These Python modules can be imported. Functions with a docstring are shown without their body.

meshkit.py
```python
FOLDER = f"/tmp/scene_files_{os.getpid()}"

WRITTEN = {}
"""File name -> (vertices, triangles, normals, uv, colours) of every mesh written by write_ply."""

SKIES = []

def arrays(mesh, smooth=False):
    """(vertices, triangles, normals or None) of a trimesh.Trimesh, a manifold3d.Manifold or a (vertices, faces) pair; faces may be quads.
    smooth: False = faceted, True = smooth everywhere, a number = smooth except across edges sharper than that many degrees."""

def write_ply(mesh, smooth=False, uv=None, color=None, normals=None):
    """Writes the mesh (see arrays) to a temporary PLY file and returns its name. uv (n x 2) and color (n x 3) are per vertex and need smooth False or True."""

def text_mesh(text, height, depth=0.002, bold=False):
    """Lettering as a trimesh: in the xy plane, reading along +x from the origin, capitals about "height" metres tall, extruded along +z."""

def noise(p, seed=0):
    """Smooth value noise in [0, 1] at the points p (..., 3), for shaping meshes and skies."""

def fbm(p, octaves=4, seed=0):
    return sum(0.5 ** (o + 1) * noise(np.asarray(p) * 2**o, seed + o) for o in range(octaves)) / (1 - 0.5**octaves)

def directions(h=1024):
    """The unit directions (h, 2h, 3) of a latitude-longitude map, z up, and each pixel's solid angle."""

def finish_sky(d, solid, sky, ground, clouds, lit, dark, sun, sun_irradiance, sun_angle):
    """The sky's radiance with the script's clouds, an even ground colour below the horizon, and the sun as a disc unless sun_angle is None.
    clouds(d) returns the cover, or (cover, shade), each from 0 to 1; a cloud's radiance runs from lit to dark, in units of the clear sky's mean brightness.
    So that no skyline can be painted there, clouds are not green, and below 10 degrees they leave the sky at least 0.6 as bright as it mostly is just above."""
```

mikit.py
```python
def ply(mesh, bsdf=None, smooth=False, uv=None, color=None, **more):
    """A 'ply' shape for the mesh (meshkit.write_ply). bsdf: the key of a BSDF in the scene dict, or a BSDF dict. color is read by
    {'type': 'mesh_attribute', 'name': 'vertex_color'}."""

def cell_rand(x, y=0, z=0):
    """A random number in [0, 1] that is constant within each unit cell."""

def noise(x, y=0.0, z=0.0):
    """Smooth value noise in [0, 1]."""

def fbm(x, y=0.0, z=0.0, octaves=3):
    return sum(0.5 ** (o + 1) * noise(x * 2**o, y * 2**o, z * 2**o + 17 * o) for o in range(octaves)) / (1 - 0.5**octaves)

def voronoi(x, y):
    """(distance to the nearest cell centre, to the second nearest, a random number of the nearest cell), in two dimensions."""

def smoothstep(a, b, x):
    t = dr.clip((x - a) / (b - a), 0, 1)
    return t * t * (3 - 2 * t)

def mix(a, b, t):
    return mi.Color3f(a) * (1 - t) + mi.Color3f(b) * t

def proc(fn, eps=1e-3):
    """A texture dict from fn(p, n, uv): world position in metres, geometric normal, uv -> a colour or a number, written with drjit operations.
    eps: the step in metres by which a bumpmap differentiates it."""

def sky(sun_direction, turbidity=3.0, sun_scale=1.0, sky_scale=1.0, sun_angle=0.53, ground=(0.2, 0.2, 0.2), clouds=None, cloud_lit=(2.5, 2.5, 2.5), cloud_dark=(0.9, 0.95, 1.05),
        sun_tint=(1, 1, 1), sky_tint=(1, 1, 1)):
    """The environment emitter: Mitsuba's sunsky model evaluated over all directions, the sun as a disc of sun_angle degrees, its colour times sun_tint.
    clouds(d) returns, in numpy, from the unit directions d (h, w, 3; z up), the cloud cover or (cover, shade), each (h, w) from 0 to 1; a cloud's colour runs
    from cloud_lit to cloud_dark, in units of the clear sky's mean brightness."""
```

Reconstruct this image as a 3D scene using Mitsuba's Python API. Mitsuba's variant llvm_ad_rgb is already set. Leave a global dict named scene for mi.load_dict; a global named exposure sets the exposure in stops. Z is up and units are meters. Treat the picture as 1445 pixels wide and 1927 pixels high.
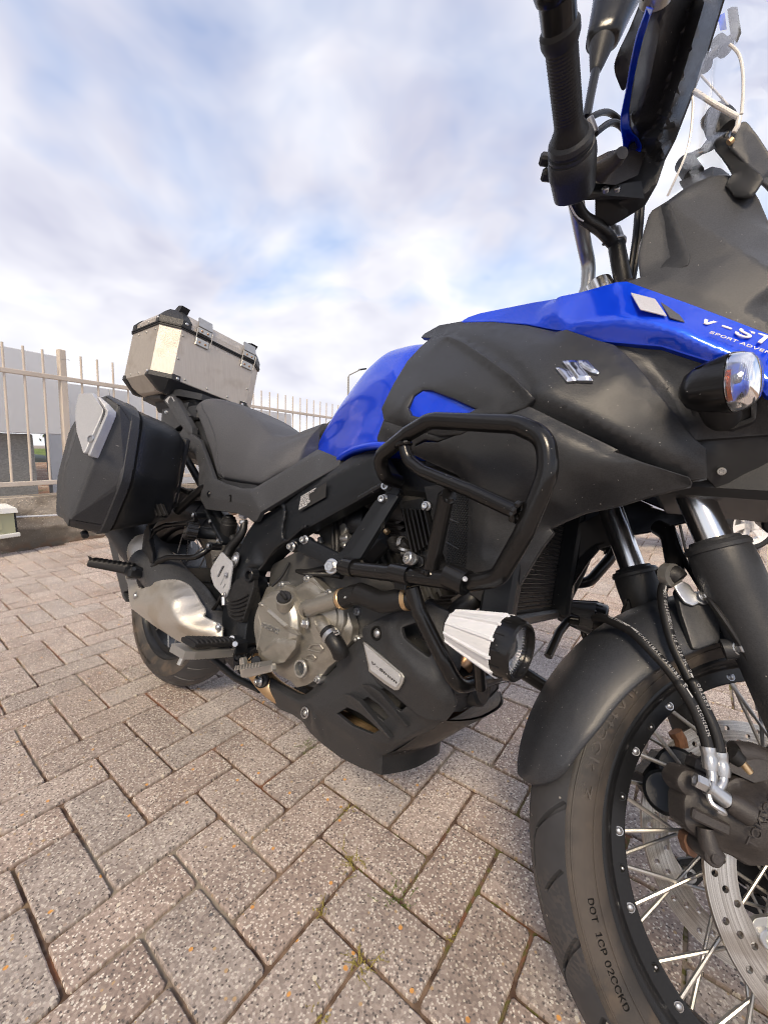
import math, random
import numpy as np
import trimesh
import manifold3d
import mitsuba as mi
import drjit as dr
import shapely
from shapely.geometry import Polygon, Point
from scipy.interpolate import LinearNDInterpolator, NearestNDInterpolator, CubicSpline, PchipInterpolator
from scipy.spatial import Delaunay
import meshkit, mikit
from mikit import proc, noise, fbm, voronoi, cell_rand, smoothstep, mix

scene, labels = {}, {}
T4 = mi.ScalarTransform4f

# ---------------------------------------------------------------- camera, sky, exposure
scene['camera'] = {'type': 'perspective', 'fov': 86.0632, 'fov_axis': 'x', 'near_clip': 0.02, 'far_clip': 2000.0,
                   'to_world': T4().look_at(origin=np.array([-0.22181, -1.30345, 0.81661]).tolist(), target=np.array([0.56489, -0.70356, 0.67085]).tolist(), up=np.array([0.10542, 0.10209, 0.98917]).tolist())}


def cloud_cover(d):
    h = np.maximum(d[..., 2:3], 0.0) + 0.30
    p = np.concatenate([d[..., :2] / h, 0 * h], -1)
    warp = meshkit.fbm(p * 1.6 + 7.0, 4, 5)[..., None] - 0.5
    a = meshkit.fbm(p * 2.1 + 0.9 * warp + 3.1, 6, 11)
    b = meshkit.fbm(p * 5.2 + 1.3 * warp + 9.4, 4, 23)
    low = np.clip(1.0 - 1.9 * d[..., 2], 0, 1)
    cover = np.clip(0.80 + 2.6 * (a - 0.42) + 1.1 * (b - 0.5) + 0.35 * low, 0.30, 1.0)
    c = meshkit.fbm(p * 2.3 + 0.8 * warp + 31.7, 5, 41)
    shade = np.clip(0.46 + 2.5 * (c - 0.5) + 1.0 * (b - 0.5) + 0.75 * (d[..., 2] - 0.45), 0, 1) * (1 - 0.55 * low)
    return cover, shade


scene['sky_light'] = mikit.sky((-0.78, -0.36, 0.86), turbidity=3.0, sun_scale=0.45, sun_angle=16, ground=(0.30, 0.27, 0.24),
                               clouds=cloud_cover, cloud_lit=(2.06, 2.05, 2.12), cloud_dark=(1.08, 1.11, 1.42), sky_tint=(0.95, 1.05, 1.16))
exposure = 2.4

# ---------------------------------------------------------------- mesh helpers
MB, TB = np.array([[-0.026465, 0.969113, 0.245193], [-0.99963, -0.024112, -0.012591], [-0.00629, -0.245436, 0.969393]]), np.array([0.40165, 0.10744, 0.00408])            # motorcycle frame (x forward, y left, z up) -> world
MF, TF = np.array([[0.458427, 0.746873, 0.48169], [-0.865862, 0.497504, 0.052652], [-0.200319, -0.441214, 0.874758]]), np.array([-0.40812, -0.11595, 0.32811])            # steered front assembly (same axes when straight) -> world
FR = {'b': (MB, TB), 'f': (MF, TF), 'w': (np.eye(3), np.zeros(3))}
rng = np.random.default_rng(7)
_count = {}


def arr(x):
    return np.asarray(x, float)


def key_for(name):
    n = _count.get(name, 0)
    _count[name] = n + 1
    return name if n == 0 else '%s_%03d' % (name, n)


def put(name, mesh, bsdf, frame='w', smooth=35, uv=None, **lab):
    """One entry of the scene; name 'thing__part'; a taken name gets a number."""
    if isinstance(mesh, (list, tuple)) and not isinstance(mesh[0], np.ndarray):
        mesh = cat(*mesh)
    v, f = (mesh.vertices, mesh.faces) if hasattr(mesh, 'vertices') else mesh
    M, T = FR[frame]
    v = arr(v) @ M.T + T
    k = key_for(name)
    scene[k] = mikit.ply((v, np.asarray(f)), bsdf, smooth=smooth, **({'uv': uv} if uv is not None else {}))
    if lab:
        labels[k] = lab
    return k


def cat(*ms):
    vs, fs, n = [], [], 0
    for m in ms:
        v, f = (m.vertices, m.faces) if hasattr(m, 'vertices') else m
        v, f = arr(v), np.asarray(f)
        if f.shape[1] == 4:
            f = np.vstack([f[:, [0, 1, 2]], f[:, [0, 2, 3]]])
        vs.append(v); fs.append(f + n); n += len(v)
    return np.vstack(vs), np.vstack(fs)


def unit(v):
    v = arr(v)
    return v / (np.linalg.norm(v) + 1e-12)


def frame_of(axis):
    w = unit(axis)
    u = np.cross([0, 0, 1.0] if abs(w[2]) < 0.9 else [1.0, 0, 0], w); u = unit(u)
    return u, np.cross(w, u), w


def spline(pts, n, closed=False):
    p = arr(pts)
    if closed:
        p = np.vstack([p, p[:1]])
    d = np.r_[0, np.cumsum(np.sqrt(np.linalg.norm(np.diff(p, axis=0), axis=1)) + 1e-9)]
    cs = CubicSpline(d, p, bc_type='periodic' if closed else 'natural')
    t = np.linspace(0, d[-1], n + 1 if closed else n)
    return cs(t)[:-1] if closed else cs(t)


def fillet(pts, r, n=5, closed=False):
    """Polyline with its corners rounded (points may carry a radius as 4th value)."""
    p = [arr(q[:3]) for q in pts]
    rr = [q[3] if len(q) > 3 else r for q in pts]
    out, N = [], len(p)
    for i in range(N):
        if not closed and i in (0, N - 1):
            out.append(p[i]); continue
        a, b, c = p[i - 1], p[i], p[(i + 1) % N]
        la, lc = np.linalg.norm(a - b), np.linalg.norm(c - b)
        ua, uc = (a - b) / la, (c - b) / lc
        ang = math.acos(np.clip(ua @ uc, -1, 1))
        if ang > 3.05 or rr[i] <= 0:
            out.append(b); continue
        t = min(rr[i] / math.tan(ang / 2), 0.48 * la, 0.48 * lc)
        for s in np.linspace(0, 1, n):
            out.append((1 - s) ** 2 * (b + ua * t) + 2 * s * (1 - s) * b + s * s * (b + uc * t))
    return arr(out)


def grid_faces(nu, nv, cu=False, cv=False):
    i, j = np.meshgrid(np.arange(nu if cu else nu - 1), np.arange(nv if cv else nv - 1), indexing='ij')
    i2, j2 = (i + 1) % nu, (j + 1) % nv
    a, b, c, d = i * nv + j, i2 * nv + j, i2 * nv + j2, i * nv + j2
    return np.vstack([np.stack([a, b, c], -1).reshape(-1, 3), np.stack([a, c, d], -1).reshape(-1, 3)])


def tube(pts, r, n=14, caps=True, smooth_n=None, flat=None):
    """Round bar along a polyline; r a number or one per point; flat=(u,v) scales for an oval."""
    p = arr(pts) if smooth_n is None else spline(pts, smooth_n)
    if np.ndim(r) and len(r) != len(p):
        r = np.interp(np.linspace(0, 1, len(p)), np.linspace(0, 1, len(r)), r)
    r = np.broadcast_to(arr(r), (len(p),))
    t = np.gradient(p, axis=0)
    t /= np.linalg.norm(t, axis=1, keepdims=True) + 1e-12
    u, v, _ = frame_of(t[0])
    rings = []
    for k in range(len(p)):
        u = unit(u - t[k] * (u @ t[k])); v = np.cross(t[k], u)
        a = np.arange(n) / n * 2 * np.pi
        fu, fv = flat or (1, 1)
        rings.append(p[k] + r[k] * (np.cos(a)[:, None] * u * fu + np.sin(a)[:, None] * v * fv))
    V = np.vstack(rings)
    F = grid_faces(len(p), n, cv=True)
    F = F[:, ::-1]
    if caps:
        V = np.vstack([V, p[0], p[-1]])
        i = np.arange(n); a, b = len(p) * n, len(p) * n + 1
        F = np.vstack([F, np.stack([(i + 1) % n, i, 0 * i + a], 1)[:, ::-1] * 1, (np.stack([i, (i + 1) % n, 0 * i + b - (len(p) - 1) * n], 1) + (len(p) - 1) * n)])
    return V, F


def lathe(profile, p0, axis, n=40, closed=False):
    """profile [(radius, height along the axis)...]; ends at radius 0 close by themselves."""
    u, v, w = frame_of(axis)
    pr = arr(profile)
    a = np.arange(n) / n * 2 * np.pi
    V = (arr(p0) + pr[:, None, 0, None] * (np.cos(a)[None, :, None] * u + np.sin(a)[None, :, None] * v) + pr[:, None, 1, None] * w).reshape(-1, 3)
    return V, grid_faces(len(pr), n, cu=closed, cv=True)[:, ::-1]


def cyl(p0, p1, r, n=24, ch=None):
    p0, p1 = arr(p0), arr(p1); L = np.linalg.norm(p1 - p0)
    ch = min(r, L) * 0.15 if ch is None else ch
    return lathe([(0, 0), (r - ch, 0), (r, ch), (r, L - ch), (r - ch, L), (0, L)], p0, p1 - p0, n)


def ring(p0, axis, r0, r1, h, n=40, ch=0.001):
    return lathe([(r0, 0), (r1 - ch, 0), (r1, ch), (r1, h - ch), (r1 - ch, h), (r0, h)], p0, axis, n, closed=True)


def box(c, size, R=None, ch=None):
    s = arr(size) / 2
    ch = min(s) * 0.25 if ch is None else ch
    pts = []
    for sx in (-1, 1):
        for sy in (-1, 1):
            for sz in (-1, 1):
                q = np.array([sx, sy, sz])
                for k in range(3):
                    e = s.copy(); o = np.full(3, ch); o[k] = 0
                    pts.append(q * (e - o))
    h = trimesh.convex.convex_hull(arr(pts))
    v = arr(h.vertices)
    if R is not None:
        v = v @ arr(R).T
    return v + arr(c), np.asarray(h.faces)


def hull(pts):
    h = trimesh.convex.convex_hull(arr(pts))
    return arr(h.vertices), np.asarray(h.faces)


def beam(p0, p1, w, h, upv=(0, 1, 0), ch=None):
    """Box bar from p0 to p1, w across, h along upv."""
    p0, p1 = arr(p0), arr(p1); x = unit(p1 - p0)
    z = unit(arr(upv) - x * (arr(upv) @ x)); y = np.cross(z, x)
    return box((p0 + p1) / 2, (np.linalg.norm(p1 - p0), w, h), np.stack([x, y, z], 1), ch)


def loft(secs, nu=None, closed=True, caps=True, m=None):
    """Skin through cross-sections (each (k,3)); nu resamples along, m around (spline)."""
    s = arr([spline(q, m, closed) for q in secs]) if m else arr(secs)
    if nu:
        d = np.r_[0, np.cumsum(np.linalg.norm(np.diff(s, axis=0), axis=2).mean(1) + 1e-9)]
        s = PchipInterpolator(d, s, axis=0)(np.linspace(0, d[-1], nu))
    a, b = s.shape[:2]
    V = s.reshape(-1, 3); F = grid_faces(a, b, cv=closed)
    if caps and closed:
        V = np.vstack([V, s[0].mean(0), s[-1].mean(0)]); i = np.arange(b)
        F = np.vstack([F, np.stack([i, (i + 1) % b, 0 * i + a * b], 1), np.stack([(i + 1) % b + (a - 1) * b, i + (a - 1) * b, 0 * i + a * b + 1], 1)])
    return V, F


def facing(*w):
    """Frame of a sheet whose outer side looks along w."""
    w = unit(w); u = unit(np.cross([0, 0, 1.0], w)) if abs(w[2]) < .95 else np.array([1.0, 0, 0])
    return u, np.cross(w, u), w


SIDE = (np.array([1.0, 0, 0]), np.array([0, 0, 1.0]), np.array([0, -1.0, 0]))   # right flank: u forward, v up, out to the right


def panel(bnd, ctrl=(), holes=(), t=0.004, res=0.009, sm=5, lip=0.0015, basis=SIDE, rnd=0.0, bulge=0.0, flat=False):
    """Moulded shell: outline and relief lines given as 3-D points; dense sheet with rolled edge and thickness."""
    u, v, w = basis
    to = lambda p: np.stack([arr(p) @ u, arr(p) @ v, arr(p) @ w], 1)

    def dens(pl, closed):
        pl = np.vstack([pl, pl[:1]]) if closed else pl
        out = []
        for a, b in zip(pl[:-1], pl[1:]):
            k = max(1, int(math.ceil(np.linalg.norm((b - a)[:2]) / res)))
            out.append(a + (b - a) * (np.arange(k) / k)[:, None])
        if not closed:
            out.append(pl[-1:])
        return np.vstack(out)
    if rnd:
        bnd = fillet(bnd, rnd, 5, True)
    bq = dens(to(bnd), True)
    hq = [dens(to(h), True) for h in holes]
    cq = [dens(to(c), False) if len(c) > 1 else to(c) for c in ctrl]
    poly = Polygon(bq[:, :2], [h[:, :2] for h in hq])
    if not poly.is_valid:
        poly = poly.buffer(0)
        if poly.geom_type != 'Polygon':
            poly = max(poly.geoms, key=lambda g: g.area)
    src = np.vstack([bq] + hq + cq)
    _, ix = np.unique(np.round(src[:, :2], 5), axis=0, return_index=True)
    src = src[np.sort(ix)]
    x0, y0, x1, y1 = poly.bounds
    gx, gy = np.meshgrid(np.arange(x0, x1, res), np.arange(y0, y1, res * 0.87))
    gx[1::2] += res / 2
    g = np.stack([gx.ravel(), gy.ravel()], 1)
    inner = poly.buffer(-res * 0.45)
    g = g[shapely.contains_xy(inner, g[:, 0], g[:, 1])] if not inner.is_empty else np.zeros((0, 2))
    ci = [c for c in cq]
    if ci and len(g):                       # keep relief lines as rows of vertices
        cc = np.vstack(ci); cc = cc[shapely.contains_xy(inner, cc[:, 0], cc[:, 1])]
        if len(cc):
            from scipy.spatial import cKDTree
            d, _ = cKDTree(cc[:, :2]).query(g)
            g = np.vstack([g[d > res * 0.5], cc[:, :2]])
    rims = [bq] + hq
    P = np.vstack([r[:, :2] for r in rims] + [g])
    n_rim = sum(len(r) for r in rims)
    it = LinearNDInterpolator(src[:, :2], src[:, 2])
    z = it(P)
    bad = ~np.isfinite(z)
    if bad.any():
        z[bad] = NearestNDInterpolator(src[:, :2], src[:, 2])(P[bad])
    z[:n_rim] = np.concatenate([r[:, 2] for r in rims])
    tri = Delaunay(P).simplices
    c = P[tri].mean(1)
    tri = tri[shapely.contains_xy(poly.buffer(1e-6), c[:, 0], c[:, 1])]
    e1, e2 = P[tri[:, 1]] - P[tri[:, 0]], P[tri[:, 2]] - P[tri[:, 0]]
    ar = e1[:, 0] * e2[:, 1] - e1[:, 1] * e2[:, 0]
    tri = tri[np.abs(ar) > 1e-10]; ar = ar[np.abs(ar) > 1e-10]
    tri[ar < 0] = tri[ar < 0][:, ::-1]
    if sm and len(P) > n_rim:
        import scipy.sparse as sp
        r = np.concatenate([tri[:, [0, 1]].ravel(), tri[:, [1, 2]].ravel(), tri[:, [2, 0]].ravel()]).reshape(-1, 2)
        A = sp.coo_matrix((np.ones(len(r) * 2), (np.r_[r[:, 0], r[:, 1]], np.r_[r[:, 1], r[:, 0]])), shape=(len(P), len(P))).tocsr()
        A.data[:] = 1
        deg = np.maximum(np.asarray(A.sum(1)).ravel(), 1)
        for _ in range(sm):
            zn = A @ z / deg
            z[n_rim:] = 0.35 * z[n_rim:] + 0.65 * zn[n_rim:]
    if bulge:
        dist = shapely.distance(shapely.points(P), poly.exterior)
        z = z + bulge * (1 - np.exp(-dist / (0.35 * math.sqrt(poly.area))))
    n = len(P)
    V = [np.c_[P, z]]
    F = [tri]
    off = n; at = 0
    for q in rims:
        k = len(q); i = np.arange(k)
        p2 = P[at:at + k]; zz = z[at:at + k]
        tg = np.roll(p2, -1, 0) - np.roll(p2, 1, 0)
        tg /= np.linalg.norm(tg, axis=1, keepdims=True) + 1e-12
        nn = np.stack([tg[:, 1], -tg[:, 0]], 1)
        sgn = 1.0 if Polygon(p2).exterior.is_ccw else -1.0
        nn *= sgn * (1 if at == 0 else -1)
        base = at + i
        rows = [(0.7 * lip, 0.3 * lip), (lip, lip), (lip, t)]
        prev = base
        ccw = sgn * (1 if at == 0 else -1) > 0
        for (o, dp) in rows:
            V.append(np.c_[p2 + nn * o, zz - dp])
            cur = off + i
            a, b, c_, d = prev, np.roll(prev, -1), np.roll(cur, -1), cur
            f = np.vstack([np.stack([a, d, c_], 1), np.stack([a, c_, b], 1)])
            F.append(f if ccw else f[:, ::-1])
            prev = cur; off += k
        at += k
    V = np.vstack(V)
    V2 = np.c_[P, z - t]
    F = np.vstack(F)
    F = np.vstack([F, tri[:, ::-1] + len(V)])
    V = np.vstack([V, V2])
    return V[:, :1] * u + V[:, 1:2] * v + V[:, 2:] * w, F


def plate(bnd, t, basis=SIDE, holes=(), rnd=0.0, lip=0.001, res=0.02):
    return panel(bnd, (), holes, t, res, 0, lip, basis, rnd)


def hexbolt(p, ax, r, h=None, washer=True):
    """Hex head on a flange, head along ax."""
    p, ax = arr(p), unit(ax); h = h or r * 1.1
    out = []
    z = 0
    if washer:
        out.append(lathe([(0, 0), (r * 1.55, 0), (r * 1.55, r * .22), (r * 1.4, r * .36), (0, r * .36)], p, ax, 24)); z = r * .3
    out.append(lathe([(r * 1.12, z), (r * 1.12, z + h * .85), (r * .95, z + h), (r * .5, z + h), (r * .42, z + h * .9), (0, z + h * .9)], p, ax, 6))
    return cat(*out)


def allen(p, ax, r, h=None):
    """Round socket-head screw with its hexagon recess."""
    p, ax = arr(p), unit(ax); h = h or r * .9
    a = lathe([(r * 1.0, 0), (r * 1.0, h * .8), (r * .86, h), (r * .55, h)], p, ax, 20)
    b = lathe([(r * .55, h), (r * .5, h * .35), (0, h * .35)], p, ax, 6)
    return cat(a, b)


def dome(p, ax, r, h):
    return lathe([(r * math.cos(a), h * math.sin(a)) for a in np.linspace(0, math.pi / 2, 6)], p, ax, 14)


def text_on(txt, height, o, xd, nd, depth=0.0012, shear=0.0, stretch=1.0, bold=False):
    """Raised lettering: origin o, reading direction xd, facing nd."""
    m = meshkit.text_mesh(txt, height, depth, bold)
    v = arr(m.vertices).copy()
    v[:, 0] = (v[:, 0] + shear * v[:, 1]) * stretch
    x = unit(xd); n = unit(arr(nd) - x * (arr(nd) @ x)); y = np.cross(n, x)
    return arr(o) + v[:, :1] * x + v[:, 1:2] * y + v[:, 2:] * n, np.asarray(m.faces)


def text_span(txt, prefix, o, e, top, n, depth, shear=0.0, bold=False):
    """Lettering whose first characters (prefix) reach from o to e on the baseline and whose capitals end at top."""
    m = meshkit.text_mesh(txt, 1.0, 1.0, bold); v = arr(m.vertices).copy()
    wp = arr(meshkit.text_mesh(prefix, 1.0, 1.0, bold).vertices)[:, 0].max()
    v[:, 0] += shear * v[:, 1]
    o, e, top = arr(o), arr(e), arr(top)
    return o + v[:, :1] * (e - o) / wp + v[:, 1:2] * (top - o) + v[:, 2:] * arr(n) * depth, np.asarray(m.faces)


def weld(p, ax, r, w=0.004, n=26):
    """Weld bead: a slightly lumpy ring."""
    a = np.linspace(0, 2 * np.pi, n, endpoint=False)
    u, v, _ = frame_of(ax)
    path = arr(p) + (r + 0.0012 * np.sin(a * 9)[:, None]) * (np.cos(a)[:, None] * u + np.sin(a)[:, None] * v)
    return tube(np.vstack([path, path[:1]]), w * (1 + .18 * np.sin(np.linspace(0, 40, n + 1))), 8, caps=False)


# ---------------------------------------------------------------- materials
def rgb(*c):
    return {'type': 'rgb', 'value': list(c) if len(c) == 3 else [c[0]] * 3}


def prin(name, col, rough=0.5, metal=0.0, spec=0.5, two=True, bump=None, **kw):
    b = {'type': 'principled', 'base_color': col if isinstance(col, dict) else rgb(*np.atleast_1d(col).tolist()),
         'roughness': rough, 'metallic': metal, 'specular': spec, **kw}
    if bump is not None:
        b = {'type': 'bumpmap', 'arbitrary': bump[0], 'scale': bump[1], 'bsdf': b}
    scene[name] = {'type': 'twosided', 'bsdf': b} if two else b


S = 0.105


def herring(p):
    u, v = p.x / S, -p.y / S
    i, j = dr.floor(u), dr.floor(v)
    k = mi.Int32(i + j + 40000) & 3
    a = dr.select(k == 1, i - 1, i)
    b = dr.select(k == 3, j - 1, j)
    return a, b, cell_rand(a, b, 5), cell_rand(a, b, 9)


def paver_col(p, n, uv):
    a, b, r, r2 = herring(p)
    warp = noise(p.x * 40, p.y * 40) * 0.02
    d1, e1, c1 = voronoi(p.x * 105 + warp * 30, p.y * 105 + 2.3)
    d2, e2, c2 = voronoi(p.x * 270, p.y * 270 + warp * 60)
    d3, e3, c3 = voronoi(p.x * 48 + 5.1, p.y * 48 + warp * 12)
    f = fbm(p.x * 9 + r * 50, p.y * 9, 0.0, 3)
    base = mix((0.262, 0.222, 0.198), (0.372, 0.328, 0.296), smoothstep(0.25, 0.75, f) * 0.6 + r * 0.4)
    base = mix(base, base * mi.Color3f(1.06, 0.97, 0.92), r2)
    fine = c2
    base = base * (0.68 + 0.64 * fine)
    bright = (c2 > 0.80) & (d2 < 0.40)
    base = dr.select(bright, mi.Color3f(0.60, 0.56, 0.50) * (0.8 + 0.3 * r2), base)
    base = dr.select((c2 < 0.10) & (d2 < 0.40), mi.Color3f(0.115, 0.10, 0.092), base)
    peb = (c1 > 0.78) & (d1 < 0.08 + 0.25 * cell_rand(c1 * 9999.0, 3.0))
    q = cell_rand(c1 * 77777.0, 1.0)
    pc = dr.select(q < 0.50, mi.Color3f(0.56, 0.52, 0.455), dr.select(q < 0.76, mi.Color3f(0.40, 0.345, 0.285), dr.select(q < 0.90, mi.Color3f(0.43, 0.30, 0.17), dr.select(q < 0.93, mi.Color3f(0.10, 0.10, 0.11), mi.Color3f(0.36, 0.28, 0.23)))))
    base = dr.select(peb, pc, base)
    big = (c3 > 0.965) & (d3 < 0.17)
    base = dr.select(big, dr.select(cell_rand(c3 * 55555.0, 2.0) < 0.55, mi.Color3f(0.60, 0.30, 0.09), mi.Color3f(0.64, 0.58, 0.47)), base)
    # lichen-like stain patches
    st = smoothstep(0.60, 0.80, fbm(p.x * 3.1 + 40, p.y * 3.1, 0.0, 4))
    return mix(base, base * mi.Color3f(0.74, 0.69, 0.66), st * 0.8)


def paver_h(p, n, uv):
    d1, e1, c1 = voronoi(p.x * 105, p.y * 105 + 2.3)
    d2, e2, c2 = voronoi(p.x * 270, p.y * 270)
    return 0.5 * noise(p.x * 420, p.y * 420) + 0.5 * c2 * smoothstep(0.5, 0.1, d2) + 0.3 * c1 * smoothstep(0.45, 0.1, d1)


def soil_col(p, n, uv):
    f = fbm(p.x * 60, p.y * 60, p.z * 60, 3)
    g = noise(p.x * 2.6 + 8, p.y * 2.6)
    c = mix((0.070, 0.042, 0.030), (0.215, 0.150, 0.105), smoothstep(0.3, 0.7, f))
    c = mix(c, mi.Color3f(0.20, 0.085, 0.045), smoothstep(0.60, 0.72, fbm(p.x * 7, p.y * 7 + 30, 0.0, 2)) * 0.75)
    c = mix(c, mi.Color3f(0.30, 0.27, 0.22), smoothstep(0.62, 0.75, fbm(p.x * 5 + 9, p.y * 5, 0.0, 2)) * 0.7)
    return mix(c, mi.Color3f(0.11, 0.105, 0.03), smoothstep(0.68, 0.8, g) * smoothstep(0.5, 0.6, f))


def wall_col(p, n, uv):
    f = fbm(p.x * 5, p.y * 5, p.z * 7, 4)
    d, e, c = voronoi(p.x * 70 + p.y * 25, p.z * 80)
    base = mix((0.20, 0.165, 0.125), (0.42, 0.365, 0.29), smoothstep(0.3, 0.68, f))
    base = dr.select((d < 0.33) & (c > 0.45), base * (0.7 + 0.9 * cell_rand(c * 9999.0, 2.0)), base)
    dirt = smoothstep(0.52, 0.66, fbm(p.x * 3 + 20, p.y * 3, p.z * 4, 4))
    base = mix(base, mi.Color3f(0.095, 0.078, 0.058), dirt * 0.8)
    splash = smoothstep(0.12, 0.0, p.z + 0.06 * f)           # soil splashed up with a ragged edge
    return mix(base, mi.Color3f(0.17, 0.10, 0.060) * (0.6 + 0.8 * f), splash * smoothstep(0.42, 0.55, fbm(p.x * 22, p.y * 22, p.z * 22, 3)))


def dust(base, speck=(0.32, 0.31, 0.29), amount=0.5, scale=260.0, grain=0.25):
    """Plastic with a fine grain and scattered road-dust specks."""
    base = mi.Color3f(*base); speck = mi.Color3f(*speck)

    def fn(p, n, uv):
        g = noise(p.x * 900, p.y * 900, p.z * 900)
        b = base * (1 - grain + 2 * grain * g)
        d, e, c = voronoi(p.y * scale + p.x * 31, p.z * scale + p.x * 77)
        m = smoothstep(0.45, 0.75, fbm(p.x * 6, p.y * 6, p.z * 6 + 3, 3))
        hit = (c > 1 - 0.016 * amount - 0.075 * amount * m) & (d < 0.05 + 0.13 * cell_rand(c * 99999.0, 4.0))
        film = smoothstep(0.45, 0.8, fbm(p.x * 14, p.y * 14, p.z * 14, 4)) * 0.03 * amount
        return dr.select(hit, speck * (0.55 + 0.45 * g), b + speck * film * g)
    return proc(fn)


def grain_h(p, n, uv):
    return noise(p.x * 1500, p.y * 1500, p.z * 1500)


prin('m_paver', proc(paver_col), 0.86, bump=(proc(paver_h, 8e-4), 0.0012))
prin('m_soil', proc(soil_col), 0.95)
prin('m_yard', proc(lambda p, n, uv: mix((0.33, 0.33, 0.33), (0.44, 0.43, 0.42), fbm(p.x * 2, p.y * 2, 0.0, 3))), 0.9)
prin('m_grass', proc(lambda p, n, uv: mix((0.05, 0.085, 0.02), (0.11, 0.14, 0.04), fbm(p.x * 3, p.y * 3, 0.0, 3))), 0.95)
prin('m_wall', proc(wall_col), 0.92, bump=(proc(lambda p, n, uv: fbm(p.x * 60, p.y * 60, p.z * 60, 3), 3e-3), 0.012))
prin('m_pier', proc(lambda p, n, uv: mix((0.24, 0.235, 0.215), (0.36, 0.35, 0.325), fbm(p.x * 6, p.y * 6, p.z * 6, 4)) * (0.8 + 0.4 * noise(p.x * 90, p.y * 90, p.z * 90))), 0.9)
prin('m_clad', proc(lambda p, n, uv: mix((0.60, 0.615, 0.63), (0.67, 0.68, 0.69), fbm(p.x * 2, p.y * 2, p.z * 0.6, 3))), 0.45)
prin('m_fence', proc(lambda p, n, uv: mix((0.50, 0.435, 0.36), (0.60, 0.53, 0.45), fbm(p.x * 9, p.y * 9, p.z * 9, 3))), 0.42)
prin('m_black', dust((0.0250, 0.0265, 0.0295), amount=0.3), 0.43, spec=0.42, bump=(proc(grain_h, 4e-4), 0.00016))
prin('m_black_soft', dust((0.0400, 0.0420, 0.0465), amount=0.25), 0.48, spec=0.45, bump=(proc(grain_h, 4e-4), 0.00022))
prin('m_guard', dust((0.0270, 0.0295, 0.0350), amount=0.75, scale=330.0), 0.40, spec=0.45, bump=(proc(grain_h, 4e-4), 0.00012))
prin('m_case', dust((0.0080, 0.0096, 0.0120), amount=0.5, scale=220.0), 0.38, spec=0.42, bump=(proc(grain_h, 4e-4), 0.0002))
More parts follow.
